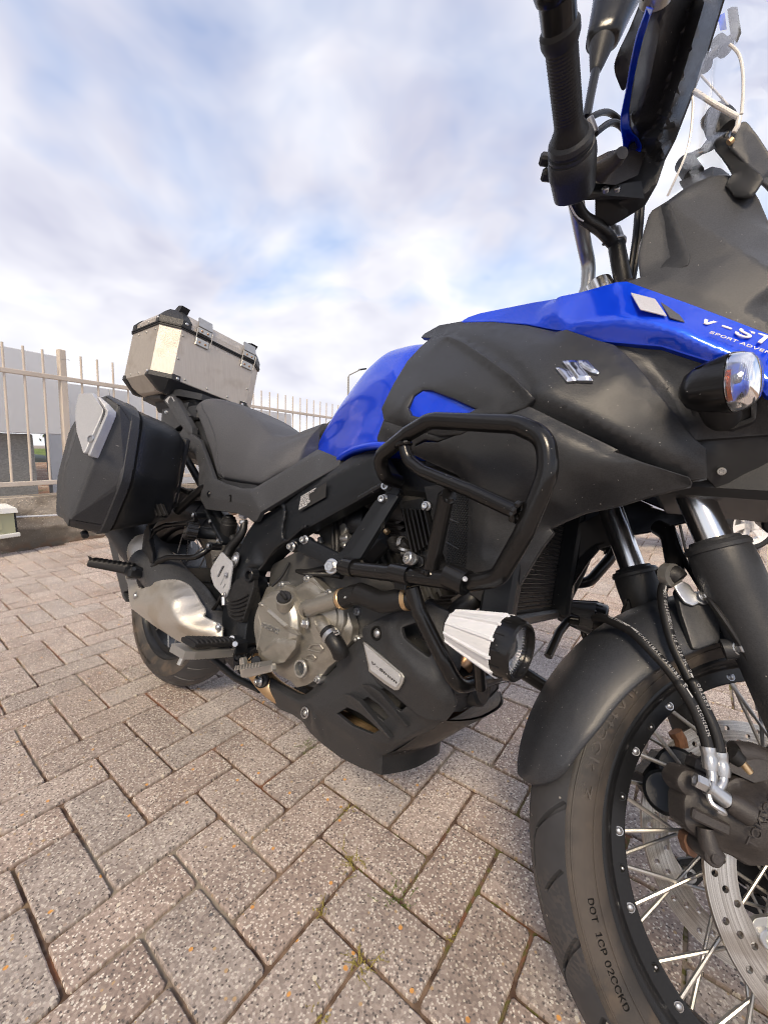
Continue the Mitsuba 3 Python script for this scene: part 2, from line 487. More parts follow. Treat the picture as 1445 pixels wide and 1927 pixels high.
prin('m_tube', dust((0.0065, 0.0065, 0.007), amount=0.3, scale=330.0, grain=0.1), 0.22, spec=0.42)
prin('m_frame', dust((0.0072, 0.0086, 0.0110), amount=0.12, grain=0.12), 0.36, spec=0.4)
prin('m_dark', rgb(0.016, 0.017, 0.019), 0.5, spec=0.4)
prin('m_rubber', proc(lambda p, n, uv: mix((0.007, 0.007, 0.0075), (0.015, 0.015, 0.016), fbm(p.x * 40, p.y * 40, p.z * 40, 3))), 0.52, spec=0.4)
prin('m_hose', dust((0.009, 0.009, 0.0095), amount=0.1, grain=0.2), 0.42, spec=0.4)


def tread_col(p, n, uv):
    f = fbm(p.x * 30, p.y * 30, p.z * 30, 4)
    c = mix((0.026, 0.027, 0.030), (0.046, 0.047, 0.052), f)
    d, e, q = voronoi(p.z * 160 + p.x * 40, p.y * 130 + p.x * 90)
    dirt = smoothstep(0.60, 0.72, fbm(p.x * 12, p.y * 12, p.z * 12 + 5, 4))
    c = mix(c, mi.Color3f(0.12, 0.10, 0.085), dirt * 0.22 * smoothstep(0.4, 0.6, noise(p.x * 300, p.y * 300, p.z * 300)))
    return dr.select((q > 0.985) & (d < 0.2), mi.Color3f(0.26, 0.24, 0.22), c)


def wallrub_col(p, n, uv):
    f = fbm(p.x * 14, p.y * 14, p.z * 14, 4)
    c = mix((0.034, 0.0315, 0.030), (0.066, 0.056, 0.048), smoothstep(0.35, 0.65, f))
    return mix(c, mi.Color3f(0.13, 0.095, 0.065), smoothstep(0.58, 0.72, fbm(p.x * 26, p.y * 26, p.z * 26, 4)) * 0.35)


prin('m_tread', proc(tread_col), 0.50, spec=0.45)
prin('m_sidewall', proc(wallrub_col), 0.55, spec=0.4)
prin('m_groove', rgb(0.005), 0.8, spec=0.2)
prin('m_rim', dust((0.0075, 0.0080, 0.0092), speck=(0.22, 0.2, 0.17), amount=0.15, grain=0.1), 0.30, spec=0.42)
scene['m_blue'] = {'type': 'twosided', 'bsdf': {'type': 'blendbsdf', 'weight': 0.72,
    'bsdf_0': {'type': 'principled', 'base_color': rgb(0.012, 0.170, 1.0), 'metallic': 0.85, 'roughness': 0.42, 'specular': 0.5},
    'bsdf_1': {'type': 'roughplastic', 'diffuse_reflectance': rgb(0.005, 0.085, 0.86), 'int_ior': 1.9, 'alpha': 0.015, 'distribution': 'ggx', 'nonlinear': True}}}
prin('m_silver_print', proc(lambda p, n, uv: mix((0.50, 0.50, 0.53), (0.62, 0.62, 0.65), noise(p.x * 2000, p.y * 2000, p.z * 2000))), 0.35, metal=0.3, clearcoat=1.0, clearcoat_gloss=0.95)
prin('m_grey_print', proc(lambda p, n, uv: mix((0.07, 0.07, 0.075), (0.13, 0.13, 0.135), noise(p.x * 2500, p.y * 2500, p.z * 2500))), 0.35, metal=0.3, clearcoat=1.0, clearcoat_gloss=0.95)
prin('m_white_print', rgb(0.72), 0.5)
prin('m_hose_print', rgb(0.38), 0.6)
prin('m_decal', rgb(0.02), 0.3)
prin('m_seat', proc(lambda p, n, uv: mix((0.046, 0.048, 0.054), (0.066, 0.068, 0.076), noise(p.x * 700, p.y * 700, p.z * 700))), 0.60, spec=0.5, bump=(proc(lambda p, n, uv: noise(p.x * 600, p.y * 600, p.z * 600), 6e-4), 0.0004))
prin('m_seat_side', proc(lambda p, n, uv: mix((0.040, 0.041, 0.046), (0.056, 0.047, 0.050), noise(p.x * 500, p.y * 500, p.z * 500))), 0.66, spec=0.4, bump=(proc(lambda p, n, uv: noise(p.x * 420, p.y * 420, p.z * 420), 8e-4), 0.0009))


def cast_col(p, n, uv):
    f = fbm(p.x * 35, p.y * 35, p.z * 35, 4)
    g = noise(p.x * 1100, p.y * 1100, p.z * 1100)
    c = mix((0.30, 0.285, 0.25), (0.38, 0.365, 0.33), f) * (0.9 + 0.2 * g)
    return mix(c, mi.Color3f(0.17, 0.145, 0.11), smoothstep(0.60, 0.78, fbm(p.x * 22 + 4, p.y * 22, p.z * 22, 4)) * 0.55)


prin('m_cast', proc(cast_col), 0.40, metal=0.72, spec=0.5)
prin('m_cast_dark', rgb(0.045, 0.045, 0.044), 0.45, spec=0.5)


def brushed(lo, hi, sx, sy, sz, smudge=0.25, tint=(0.75, 0.71, 0.66)):
    def fn(p, n, uv):
        s = noise(p.x * sx, p.y * sy, p.z * sz) * 0.6 + noise(p.x * sx * 2.7, p.y * sy * 2.7, p.z * sz * 2.7 + 9) * 0.4
        c = mix(lo, hi, s)
        m = smoothstep(0.5, 0.72, fbm(p.x * 13, p.y * 13, p.z * 13 + 11, 4))
        return mix(c, c * mi.Color3f(*tint), m * smudge * 2)
    return proc(fn)


prin('m_alu', brushed((0.46, 0.42, 0.375), (0.55, 0.51, 0.46), 500, 500, 18), 0.5, metal=0.6, spec=0.5)
prin('m_shield', brushed((0.54, 0.515, 0.47), (0.63, 0.605, 0.56), 60, 700, 700, 0.3, (0.8, 0.74, 0.64)), 0.50, metal=0.85)
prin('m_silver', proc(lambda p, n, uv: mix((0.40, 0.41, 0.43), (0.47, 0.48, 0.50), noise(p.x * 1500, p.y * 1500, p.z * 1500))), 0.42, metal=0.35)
prin('m_satin', rgb(0.48, 0.475, 0.45), 0.40, metal=0.85)
prin('m_steel', proc(lambda p, n, uv: mix((0.40, 0.39, 0.37), (0.54, 0.53, 0.50), fbm(p.x * 120, p.y * 120, p.z * 120, 3))), 0.38, metal=0.9)
prin('m_zinc', proc(lambda p, n, uv: mix((0.44, 0.45, 0.46), (0.56, 0.57, 0.58), fbm(p.x * 150, p.y * 150, p.z * 150, 3))), 0.30, metal=0.9)
scene['m_chrome'] = {'type': 'twosided', 'bsdf': {'type': 'roughconductor', 'material': 'Ag', 'alpha': 0.035, 'distribution': 'ggx', 'specular_reflectance': rgb(0.82, 0.84, 0.88)}}
prin('m_badge', rgb(0.72, 0.72, 0.74), 0.12, metal=1.0)
prin('m_bronze', proc(lambda p, n, uv: mix((0.30, 0.17, 0.10), (0.46, 0.29, 0.17), fbm(p.x * 40, p.y * 40, p.z * 40, 3))), 0.35, metal=0.9)
prin('m_gold', rgb(0.66, 0.47, 0.27), 0.35, metal=0.9)
prin('m_rust', proc(lambda p, n, uv: mix((0.10, 0.055, 0.035), (0.24, 0.12, 0.07), fbm(p.x * 90, p.y * 90, p.z * 90, 3))), 0.6, metal=0.4)
prin('m_caliper', proc(lambda p, n, uv: mix((0.026, 0.023, 0.0225), (0.042, 0.037, 0.0355), noise(p.x * 900, p.y * 900, p.z * 900))), 0.50, spec=0.5, bump=(proc(grain_h, 4e-4), 0.0003))
prin('m_white', proc(lambda p, n, uv: mix((0.55, 0.565, 0.585), (0.64, 0.65, 0.67), fbm(p.x * 60, p.y * 60, p.z * 60, 3))), 0.45)
prin('m_red', rgb(0.55, 0.015, 0.03), 0.2, clearcoat=1.0)
prin('m_orange', rgb(0.62, 0.16, 0.05), 0.4)
prin('m_car', rgb(0.34, 0.37, 0.42), 0.3, metal=0.4, clearcoat=1.0, clearcoat_gloss=0.9)
prin('m_car2', rgb(0.10, 0.12, 0.11), 0.3, metal=0.3, clearcoat=1.0, clearcoat_gloss=0.9)
prin('m_glass_dark', rgb(0.03, 0.035, 0.04), 0.06, spec=0.6)
prin('m_scooter', rgb(0.30, 0.33, 0.40), 0.28, clearcoat=1.0, clearcoat_gloss=0.9)
prin('m_wheel_white', rgb(0.72, 0.72, 0.72), 0.35)
prin('m_box_olive', rgb(0.40, 0.40, 0.255), 0.5)
prin('m_box_white', rgb(0.66, 0.66, 0.62), 0.55)
prin('m_facade', rgb(0.10, 0.105, 0.12), 0.7)
prin('m_shutter', rgb(0.52, 0.52, 0.50), 0.5)
prin('m_green', rgb(0.07, 0.12, 0.02), 0.7)
prin('m_trunk', rgb(0.10, 0.08, 0.06), 0.9)
scene['m_leaf'] = {'type': 'principledthin', 'base_color': proc(lambda p, n, uv: mix((0.045, 0.075, 0.018), (0.13, 0.16, 0.045), noise(p.x * 3, p.y * 3, p.z * 3))), 'roughness': 0.6, 'diff_trans': 0.6}
scene['m_weed'] = {'type': 'principledthin', 'base_color': proc(lambda p, n, uv: mix((0.30, 0.26, 0.07), (0.40, 0.33, 0.10), noise(p.x * 90, p.y * 90, p.z * 90))), 'roughness': 0.7, 'diff_trans': 0.5}
scene['m_weed_green'] = {'type': 'principledthin', 'base_color': proc(lambda p, n, uv: mix((0.10, 0.14, 0.04), (0.22, 0.25, 0.08), noise(p.x * 90, p.y * 90, p.z * 90))), 'roughness': 0.7, 'diff_trans': 0.5}
scene['m_clear'] = {'type': 'thindielectric', 'int_ior': 1.49, 'ext_ior': 1.0}
scene['m_lens'] = {'type': 'dielectric', 'int_ior': 1.45, 'ext_ior': 1.0}
prin('m_edge', rgb(0.72, 0.70, 0.66), 0.25, spec=0.6)
prin('m_grey', rgb(0.055, 0.056, 0.06), 0.45)


# ---------------------------------------------------------------- ground and pavement
labels['ground'] = {'label': 'brown soil bed under the block pavement', 'kind': 'structure'}
put('ground', (arr([(-60, -60, -.007), (60, -60, -.007), (60, 60, -.007), (-60, 60, -.007)]) + arr([0, 0, 0]), np.array([[0, 1, 2], [0, 2, 3]])), 'm_soil', smooth=False)
W0, WD, WN = np.array([0.42687, 2.8425, 0.0]), np.array([0.97902, 0.20375, 0.0]), np.array([-0.20375, 0.97902, 0.0])
FR['k'] = (np.stack([WD, WN, [0, 0, 1.0]], 1), W0)      # along the boundary wall, away from the camera, up
CAM = np.array([-0.22181, -1.30345, 0.81661])


def paver_mesh(a, b, vert, rg, fine):
    lu, lv = (S, 2 * S) if vert else (2 * S, S)
    x0, y0 = a * S, -(b * S)
    c = np.array([x0 + lu / 2, y0 - lv / 2])
    g = 0.0017
    hx, hy = lu / 2 - g - rg.uniform(0, .0008), lv / 2 - g - rg.uniform(0, .0008)
    r = 0.005 + rg.uniform(0, .004)
    if fine:
        q = np.array(Polygon([(-hx, -hy), (hx, -hy), (hx, hy), (-hx, hy)]).buffer(-r).buffer(r, quad_segs=3).exterior.segmentize(0.007).coords)[:-1]
    else:
        k = r * 0.5
        q = arr([(-hx + k, -hy), (hx - k, -hy), (hx, -hy + k), (hx, hy - k), (hx - k, hy), (-hx + k, hy), (-hx, hy - k), (-hx, -hy + k)])
    if Polygon(q).exterior.is_ccw is False:
        q = q[::-1]
    n = len(q)
    th = np.radians(rg.normal(0, .35)); rot = np.array([[math.cos(th), -math.sin(th)], [math.sin(th), math.cos(th)]])
    d = q / np.maximum(np.linalg.norm(q, axis=1, keepdims=True), 1e-9)
    d = np.c_[np.sign(q[:, 0]) * (np.abs(np.abs(q[:, 0]) - hx) < .006), np.sign(q[:, 1]) * (np.abs(np.abs(q[:, 1]) - hy) < .006)]
    jit = meshkit.noise(np.c_[(q + c) * 70, np.full(n, a * 1.7 + b)], 3) * .0028 + meshkit.noise(np.c_[(q + c) * 190, np.full(n, 2.)], 5) * .0016 if fine else np.full(n, .0012)
    tilt = rg.normal(0, .0045, 2); dz = rg.normal(0, .0007)
    rows = []
    for ins, z in ((jit * .6, -.03), (jit * .6, -.0048), (jit * .7 + .0006, -.0014), (jit + .0017, 0.0)):
        p = (q - d * np.reshape(ins, (-1, 1))) @ rot.T
        rows.append(np.c_[p + c, z + dz + p @ tilt * (z > -.02)])
    V = np.vstack(rows + [np.r_[c, dz + .0002][None]])
    i = np.arange(n)
    F = [np.stack([k * n + i, k * n + (i + 1) % n, (k + 1) * n + (i + 1) % n], 1) for k in range(3)] + [np.stack([k * n + i, (k + 1) * n + (i + 1) % n, (k + 1) * n + i], 1) for k in range(3)]
    F.append(np.stack([3 * n + i, 3 * n + (i + 1) % n, 0 * i + 4 * n], 1))
    return V, np.vstack(F)


pv = []
fwd = unit(np.array([0.56489, -0.70356, 0.67085]) - CAM); rgt = unit(np.cross(fwd, [0, 0, 1.0])); upv = np.cross(rgt, fwd)
for i in range(-95, 130):
    for j in range(-60, 130):
        k = (i + j) % 4
        if k not in (0, 2):
            continue
        vert = k == 2
        c = np.array([(i + (.5 if vert else 1)) * S, -(j + (1 if vert else .5)) * S, 0])
        off = (c - W0) @ WN
        if off > -0.04:
            continue
        dv = c - CAM; z = dv @ fwd
        dist = np.linalg.norm(dv)
        infr = z > .05 and abs(dv @ rgt) < z * .9335 * 1.12 + .2 and abs(dv @ upv) < z * 1.245 * 1.1 + .2
        if not infr and dist > 7.0:
            continue
        area = -(dv[2]) / dist / dist ** 2 * (z / dist if infr else 0)
        vis = infr and abs(dv @ rgt) < z * .9335 + .05 and abs(dv @ upv) < z * 1.245 + .05
        bc = MB.T @ (c - TB)                                        # under the machine: hidden ones go to the rest
        pv.append((area if vis else 0, i, j, vert, dist))
pv.sort(key=lambda t: -t[0])
rg = np.random.default_rng(3)
rest = []
labels['pavement'] = {'label': 'grey-brown concrete block pavement laid in herringbone', 'kind': 'structure'}
for n_, (a_, i, j, vert, dist) in enumerate(pv):
    m = paver_mesh(i, j, vert, rg, a_ > 0 and dist < 3.2 and n_ < 330)
    if n_ < 300:
        put('pavement__paver', m, 'm_paver', smooth=False)
    else:
        rest.append(m)
k = put('pavement__paver_rest', cat(*rest), 'm_paver', smooth=False)
labels[k] = {'kind': 'stuff'}

# ---------------------------------------------------------------- boundary wall, fence and what stands behind it
wall_pts = []
xs = np.linspace(-3.0, 12.0, 90); zs = np.linspace(-.02, .41, 12)
for side in (0, 1):
    pass
gx, gz = np.meshgrid(xs, zs, indexing='ij')
rough = (meshkit.fbm(np.stack([gx * 9, gz * 9, 0 * gx], -1), 4, 4) - .5) * .030
face = np.stack([gx, rough - .02 - .03 * np.clip(.10 - gz, 0, 1), gz + .008 * meshkit.noise(np.stack([gx * 6, gz * 0, 0 * gx], -1), 2) * (gz > .4)], -1)
ft = grid_faces(*gx.shape)
back = np.stack([gx, 0 * gx + .22, gz], -1)
top = np.stack([face[:, -1], back[:, -1]], 1)
labels['boundary_wall'] = {'label': 'low weathered concrete wall carrying the taupe bar fence', 'category': 'wall'}
put('boundary_wall', cat((face.reshape(-1, 3), ft), (back.reshape(-1, 3), ft[:, ::-1]), (top.reshape(-1, 3), grid_faces(*top.shape[:2]))), 'm_wall', 'k', smooth=50)

labels['metal_fence'] = {'label': 'taupe metal bar fence standing on the low concrete wall', 'category': 'fence'}
put('metal_fence__rail', beam((-3, .03, 1.372), (12, .03, 1.372), .03, .035, (0, 0, 1), .003), 'm_fence', 'k', smooth=False)
put('metal_fence__rail', beam((-3, .03, .521), (12, .03, .503), .03, .036, (0, 0, 1), .003), 'm_fence', 'k', smooth=False)
bars = [-.77, -.64, -.51, -.38, -.25, -.115, .04, .17, .297, .425, .706, .839, .974, 1.11, 1.25, 1.40, 1.55, 1.70, 1.85, 2.01, 2.17, 2.33, 2.49, 2.772, 2.924, 3.086, 3.255, 3.423, 3.591, 3.769, 3.939, 4.12, 4.301, 4.483, 4.666, 4.85, 5.03, 5.22, 5.4]
for x in bars:
    z1 = 1.575 + (x - .3) * .008
    put('metal_fence__bar', tube([(x - .036, .03, .52), (x, .03, z1)], .0085, 10), 'm_fence', 'k')
for x in (-.9, .566, 2.63, 5.6, 7.7, 9.8):
    put('metal_fence__post', beam((x - .04, .045, .30), (x, .045, 1.605), .05, .05, (0, 1, 0), .004), 'm_fence', 'k', smooth=False)
put('metal_fence__wire_tie', tube([(.535, .01, 1.515), (.56, .012, 1.528), (.60, .012, 1.532), (.615, .03, 1.525)], .0018, 6), 'm_steel', 'k')

labels['cable_box'] = {'label': 'olive and white metal junction box fixed to the low wall', 'category': 'box'}
put('cable_box__body', box((-.12, -.09, .245), (.34, .13, .15), ch=.004), 'm_box_olive', 'k', smooth=False)
put('cable_box__door_panel', box((-.14, -.158, .243), (.22, .006, .085), ch=.0025), 'm_box_olive', 'k', smooth=False)
put('cable_box__lid', hull([(-.34, -.18, .328), (.066, -.18, .322), (.072, 0, .34), (-.34, 0, .34), (-.34, -.17, .372), (.062, -.17, .356), (.06, -.02, .38), (-.34, -.02, .38)]), 'm_box_white', 'k', smooth=False)
put('cable_box__base', box((-.13, -.09, .155), (.40, .16, .03), ch=.005), 'm_box_white', 'k', smooth=False)
put('cable_box__end_plate', box((.058, -.085, .245), (.016, .12, .15), ch=.003), 'm_dark', 'k', smooth=False)
put('cable_box__gland', cyl((.066, -.10, .205), (.078, -.10, .205), .011), 'm_zinc', 'k')
put('cable_box__gland', cyl((.064, -.06, .285), (.10, -.045, .272), .012), 'm_zinc', 'k')
labels['conduit_pipe'] = {'label': 'white plastic conduit running along the low concrete wall', 'category': 'pipe'}
put('conduit_pipe', cat(tube([(.09, -.042, .272), (.45, -.042, .243), (3.2, -.042, .22)], .0075, 12), cyl((.40, -.042, .2475), (.44, -.042, .2445), .0095), cyl((1.4, -.042, .237), (1.44, -.042, .2365), .0095)), 'm_white', 'k')

labels['yard_ground'] = {'label': 'pale asphalt yard beyond the fence', 'kind': 'structure'}
put('yard_ground', (arr([(-40, .22, -.60), (150, .22, -.60), (150, 140, -.60), (-40, 140, -.60)]), np.array([[0, 1, 2], [0, 2, 3]])), 'm_yard', 'k', smooth=False)
# the clad building on its concrete plinth, just behind the fence
labels['clad_building'] = {'label': 'pale grey panel-clad building on a concrete plinth behind the fence', 'category': 'building'}
put('clad_building__plinth', box((-3.27, 3.6, .155), (7.75, 5.8, 1.53), ch=.01), 'm_pier', 'k', smooth=False)
for q in range(9):
    x1 = .855 - q * .72
    put('clad_building__panel', box((x1 - .36, .64, 1.288), (.714, .08, .726), ch=.004), 'm_clad', 'k', smooth=False)
put('clad_building__roof', box((-3.0, 3.65, 1.625), (7.7, 5.9, .05), ch=.008), 'm_clad', 'k', smooth=False)
labels['storage_shed'] = {'label': 'long white panelled shed behind the far part of the fence', 'category': 'shed'}
for q in range(6):
    put('storage_shed__panel', box((1.46 + q * .72, 1.54, .5), (.714, .08, 2.07), ch=.004), 'm_clad', 'k', smooth=False)
put('storage_shed__roof', box((3.26, 2.6, 1.525), (4.36, 2.0, .035), ch=.006), 'm_clad', 'k', smooth=False)
put('storage_shed__end_wall', box((5.43, 2.6, .48), (.05, 2.0, 2.03), ch=.006), 'm_clad', 'k', smooth=False)

# far street lamp
labels['street_lamp'] = {'label': 'tall grey street lamp with a single arm beyond the fence', 'category': 'street lamp'}
put('street_lamp__pole', tube([(25.25, 12, -.6), (25.4, 12, 6.15)], [.10, .06], 12), 'm_pier', 'k')
put('street_lamp__arm', tube([(25.4, 12, 6.15), (25.55, 12, 6.32), (27.2, 12, 7.0)], .045, 10), 'm_pier', 'k')
put('street_lamp__lamp_head', beam((27.1, 12, 6.97), (28.0, 12, 7.2), .28, .12, (0, 0, 1), .04), 'm_frame', 'k', smooth=False)


def leaf_cloud(c, rad, n, size, seed, squash=.8):
    rg = np.random.default_rng(seed)
    lobes = rg.normal(0, .42, (14, 3)) * rad + c
    p = lobes[rg.integers(0, 14, n)] + rg.normal(0, .26, (n, 3)) * rad * [1, 1, squash]
    a = rg.normal(0, 1, (n, 3)); a /= np.linalg.norm(a, axis=1, keepdims=True)
    b = np.cross(a, rg.normal(0, 1, (n, 3))); b /= np.linalg.norm(b, axis=1, keepdims=True)
    s = size * rg.uniform(.6, 1.3, (n, 1))
    V = np.stack([p - a * s, p + b * s * .45, p + a * s, p - b * s * .45], 1).reshape(-1, 3)
    i = np.arange(n)[:, None] * 4
    return V, np.vstack([i + [0, 1, 2], i + [0, 2, 3]])


def tree(name, x, y, h, rad, n, seed, lab, size=.12):
    labels[name] = {'label': lab, 'category': 'tree'}
    put(name + '__trunk', cat(tube([(x, y, -.6), (x + .05, y, h * .5), (x, y, h)], [.12, .08, .03], 8), tube([(x, y, h * .45), (x + rad * .5, y + .2, h * .9)], [.05, .02], 6), tube([(x, y, h * .5), (x - rad * .5, y - .2, h * .95)], [.05, .02], 6)), 'm_trunk', 'k')
    put(name + '__crown', leaf_cloud((x, y, h), rad, n, size, seed), 'm_leaf', 'k', smooth=False)


tree('broadleaf_tree', 13.0, 24.0, 1.95, 1.3, 2600, 1, 'green tree glimpsed under the clad building beside the parked car')
tree('broadleaf_tree_001', 16.2, 27.0, 2.1, 1.4, 2600, 2, 'second green tree behind the parked silver car roof')
tree('roadside_bush', 28.5, 13.0, .85, 1.15, 3500, 3, 'round yellow-green bush seen through the far fence bars')
labels['grass_verge'] = {'label': 'green grass verge beyond the parked car', 'kind': 'structure'}
put('grass_verge', (arr([(4, 24, -.58), (34, 24, -.58), (34, 40, .55), (4, 40, .55)]), np.array([[0, 1, 2], [0, 2, 3]])), 'm_grass', 'k', smooth=False)


# parked car beyond the fence (only a slice shows between the plinth and the pannier)
def car(name, x, y, z, hd, paint, lab):
    labels[name] = {'label': lab, 'category': 'car'}
    R = np.array([[math.cos(hd), -math.sin(hd), 0], [math.sin(hd), math.cos(hd), 0], [0, 0, 1]]); o = np.array([x, y, z])
    P = lambda m: (arr(m[0]) @ R.T + o, m[1])
    st = [(-2.0, .42, .86, .66), (-1.92, .30, .98, .76), (-1.5, .24, 1.0, .84), (0, .22, .98, .86), (1.2, .24, .92, .84), (1.8, .28, .78, .76), (2.02, .40, .62, .62)]
    secs = [[(s, -w, a), (s, -w * 1.02, (a + b) / 2), (s, -w * .96, b), (s, 0, b + .02), (s, w * .96, b), (s, w * 1.02, (a + b) / 2), (s, w, a), (s, 0, a - .02)] for s, a, b, w in st]
    put(name + '__body', P(loft(secs, 40, m=48)), paint, 'k', smooth=50)
    cab = [(-1.86, .95, .72, 1.02), (-1.55, .95, .74, 1.36), (-.9, .95, .74, 1.46), (0, .95, .74, 1.45), (.75, .93, .72, 1.08)]
    secs = [[(s, -w, a), (s, -w * .98, (a + b) / 2), (s, -w * .84, b - .05), (s, -w * .5, b), (s, w * .5, b), (s, w * .84, b - .05), (s, w * .98, (a + b) / 2), (s, w, a)] for s, a, w, b in cab]
    put(name + '__cabin', P(loft(secs, 24, m=40)), paint, 'k', smooth=50)
    for sy in (-1, 1):
        B = (np.array([1.0, 0, 0]), np.array([0, 0, 1.0]), np.array([0, float(sy), 0]))
        put(name + '__side_window', P(plate([(-1.5, sy * .70, 1.0), (.45, sy * .70, 1.0), (.05, sy * .64, 1.36), (-1.2, sy * .64, 1.38)], .01, B, rnd=.05)), 'm_glass_dark', 'k')
        put(name + '__tail_lamp', P(box((-1.93, sy * .66, .90), (.14, .16, .26), ch=.04)), 'm_red', 'k', smooth=False)
        for wx in (-1.25, 1.3):
            put(name + '__wheel', P(lathe([(0, 0), (.18, 0), (.2, .02), (.30, .02), (.31, .06), (.31, .18), (.29, .2), (0, .2)], (wx, sy * .66, .30), (0, sy, 0), 28)), 'm_rubber', 'k')
            put(name + '__hub_cap', P(lathe([(0, .215), (.05, .215), (.17, .205), (.19, .19)], (wx, sy * .66, .30), (0, sy, 0), 24)), 'm_silver', 'k')
    B = (np.array([0, 1.0, 0]), np.array([0.35, 0, 1.0]), np.array([-1.0, 0, .35]))
    put(name + '__rear_window', P(box((-1.73, 0, 1.20), (.06, 1.1, .28), np.array([[.9, 0, .43], [0, 1, 0], [-.43, 0, .9]]), .01)), 'm_glass_dark', 'k', smooth=False)


car('parked_car', 11.05, 17.3, -.60, math.radians(112), 'm_car', 'silver-blue hatchback with a red tail lamp parked beyond the fence')
car('parked_car_001', 8.5, 21.0, -.60, math.radians(20), 'm_car2', 'dark green car partly hidden behind the concrete plinth')

# the dark workshop that stands left of the view behind the fence: its pale shutters mirror in the tank
labels['workshop_building'] = {'label': 'dark workshop building with pale shuttered windows left of the view behind the fence', 'category': 'building'}
put('workshop_building__wall', box((-5.6, 9.6, 5.0), (15.6, 5.0, 11.6), ch=.02), 'm_facade', 'k', smooth=False)
for ia in range(6):
    for z0, hh in ((3.0, 2.9), (6.15, 2.3), (8.95, 2.1)):
        put('workshop_building__shutter', box((.95 - ia * 2.55, 7.06, z0), (2.05, .08, hh), ch=.02), 'm_shutter', 'k', smooth=False)


# ================================================================ the motorcycle
labels['motorcycle'] = {'label': 'blue and black adventure motorcycle on its side stand, front wheel cut off by the frame', 'category': 'motorcycle'}


def mk(part, mesh, mat, frame='b', smooth=35, label=None):
    k = put('motorcycle__' + part, mesh, mat, frame, smooth)
    if label:
        labels[k] = {'label': label}
    return k


def mir(m):
    v, f = m
    return arr(v) * [1, -1, 1], np.asarray(f)[:, ::-1]


def seg_dist(s, y, a, b):
    a, b = np.array(a), np.array(b); d = b - a
    t = np.clip(((s - a[0]) * d[0] + (y - a[1]) * d[1]) / (d @ d), 0, 1)
    return np.hypot(s - a[0] - t * d[0], y - a[1] - t * d[1])


def tyre_tread(C, Ro, half, crown, L, slots, n=300, depth=.0065):
    """Crowned tread band with its grooves cut out; slots: [(s0,y0,s1,y1,w0,w1)] along the circumference s and across y, per pitch L, mirrored with half a pitch shift."""
    rad = lambda y: Ro - crown * (np.abs(y) / half) ** 2.2
    ys = np.linspace(-half, half, 33)
    prof = [(rad(y), y) for y in ys] + [(rad(y) - .014, y) for y in ys[::-1]]
    V, F = ring_profile((0, 0, 0), prof + prof[:1], n)
    m = trimesh.Trimesh(V, F, process=True); m.merge_vertices(digits_vertex=7)
    if m.volume < 0:
        m.invert()
    body = manifold3d.Manifold(manifold3d.Mesh(np.asarray(m.vertices, np.float32), np.asarray(m.faces, np.uint32)))
    n_p = round(2 * np.pi * Ro / L); Lp = 2 * np.pi * Ro / n_p
    cuts = []
    for k in range(n_p):
        for sgn, sh in ((1, 0.0), (-1, Lp / 2)):
            for (s0, y0, s1, y1, w0, w1) in slots:
                a, b = np.array([s0, y0]), np.array([s1, y1]); d = (b - a) / np.linalg.norm(b - a); q = np.array([-d[1], d[0]])
                for t0, t1 in ((0, .36), (.34, .68), (.66, 1.0)):
                    pts = []
                    for t in (t0, t1):
                        for sg in (-1, 1):
                            s, y = a + (b - a) * t + q * sg * (w0 + (w1 - w0) * t) * .62
                            th = (s + sh + k * Lp) / Ro
                            for r in (rad(y) - depth, rad(y) + .006):
                                pts.append((r * math.cos(th), y * sgn, r * math.sin(th)))
                    h = trimesh.convex.convex_hull(arr(pts))
                    cuts.append(manifold3d.Manifold(manifold3d.Mesh(np.asarray(h.vertices, np.float32), np.asarray(h.faces, np.uint32))))
    out = (body - manifold3d.Manifold.batch_boolean(cuts, manifold3d.OpType.Add)).to_mesh()
    return np.asarray(out.vert_properties[:, :3], float) + arr(C), np.asarray(out.tri_verts, int)


def ring_profile(C, prof, n=180):
    """prof [(radius, y)...] turned about the wheel axle."""
    a = np.arange(n) / n * 2 * np.pi
    p = arr(prof)
    V = np.stack([C[0] + p[:, None, 0] * np.cos(a), C[1] + np.repeat(p[:, None, 1], n, 1), C[2] + p[:, None, 0] * np.sin(a)], -1).reshape(-1, 3)
    return V, grid_faces(len(p), n, cv=True)


def rim_text(txt, C, r, y, a0, h, tilt=0.3, mat='m_tread', step=None, out=-1, depth=.0008, part='front_wheel__lettering', frame='f', bold=False, flip=1, squeeze=1.0):
    """Letters standing on the sidewall along a circle, first letter at angle a0 (degrees)."""
    ms, a = [], math.radians(a0)
    for ch in txt:
        if ch == ' ':
            a += flip * h * .45 * squeeze / r; continue
        m = meshkit.text_mesh(ch, h, depth, bold); v = arr(m.vertices) * [squeeze, 1, 1]
        w = v[:, 0].max() + h * .12
        er = np.array([math.cos(a), 0, math.sin(a)]); et = np.array([-math.sin(a), 0, math.cos(a)]) * flip
        en = np.array([0, out, 0.0]); up = er * math.cos(tilt) + en * math.sin(tilt) * -1
        nn = en * math.cos(tilt) + er * math.sin(tilt)
        up = up * (1 if flip < 0 else -1)
        o = np.array(C) + er * r + np.array([0, y, 0])
        ms.append((o + v[:, :1] * et + (v[:, 1:2] - h / 2) * up + v[:, 2:] * nn, np.asarray(m.faces)))
        a += flip * w / r
    return cat(*ms)


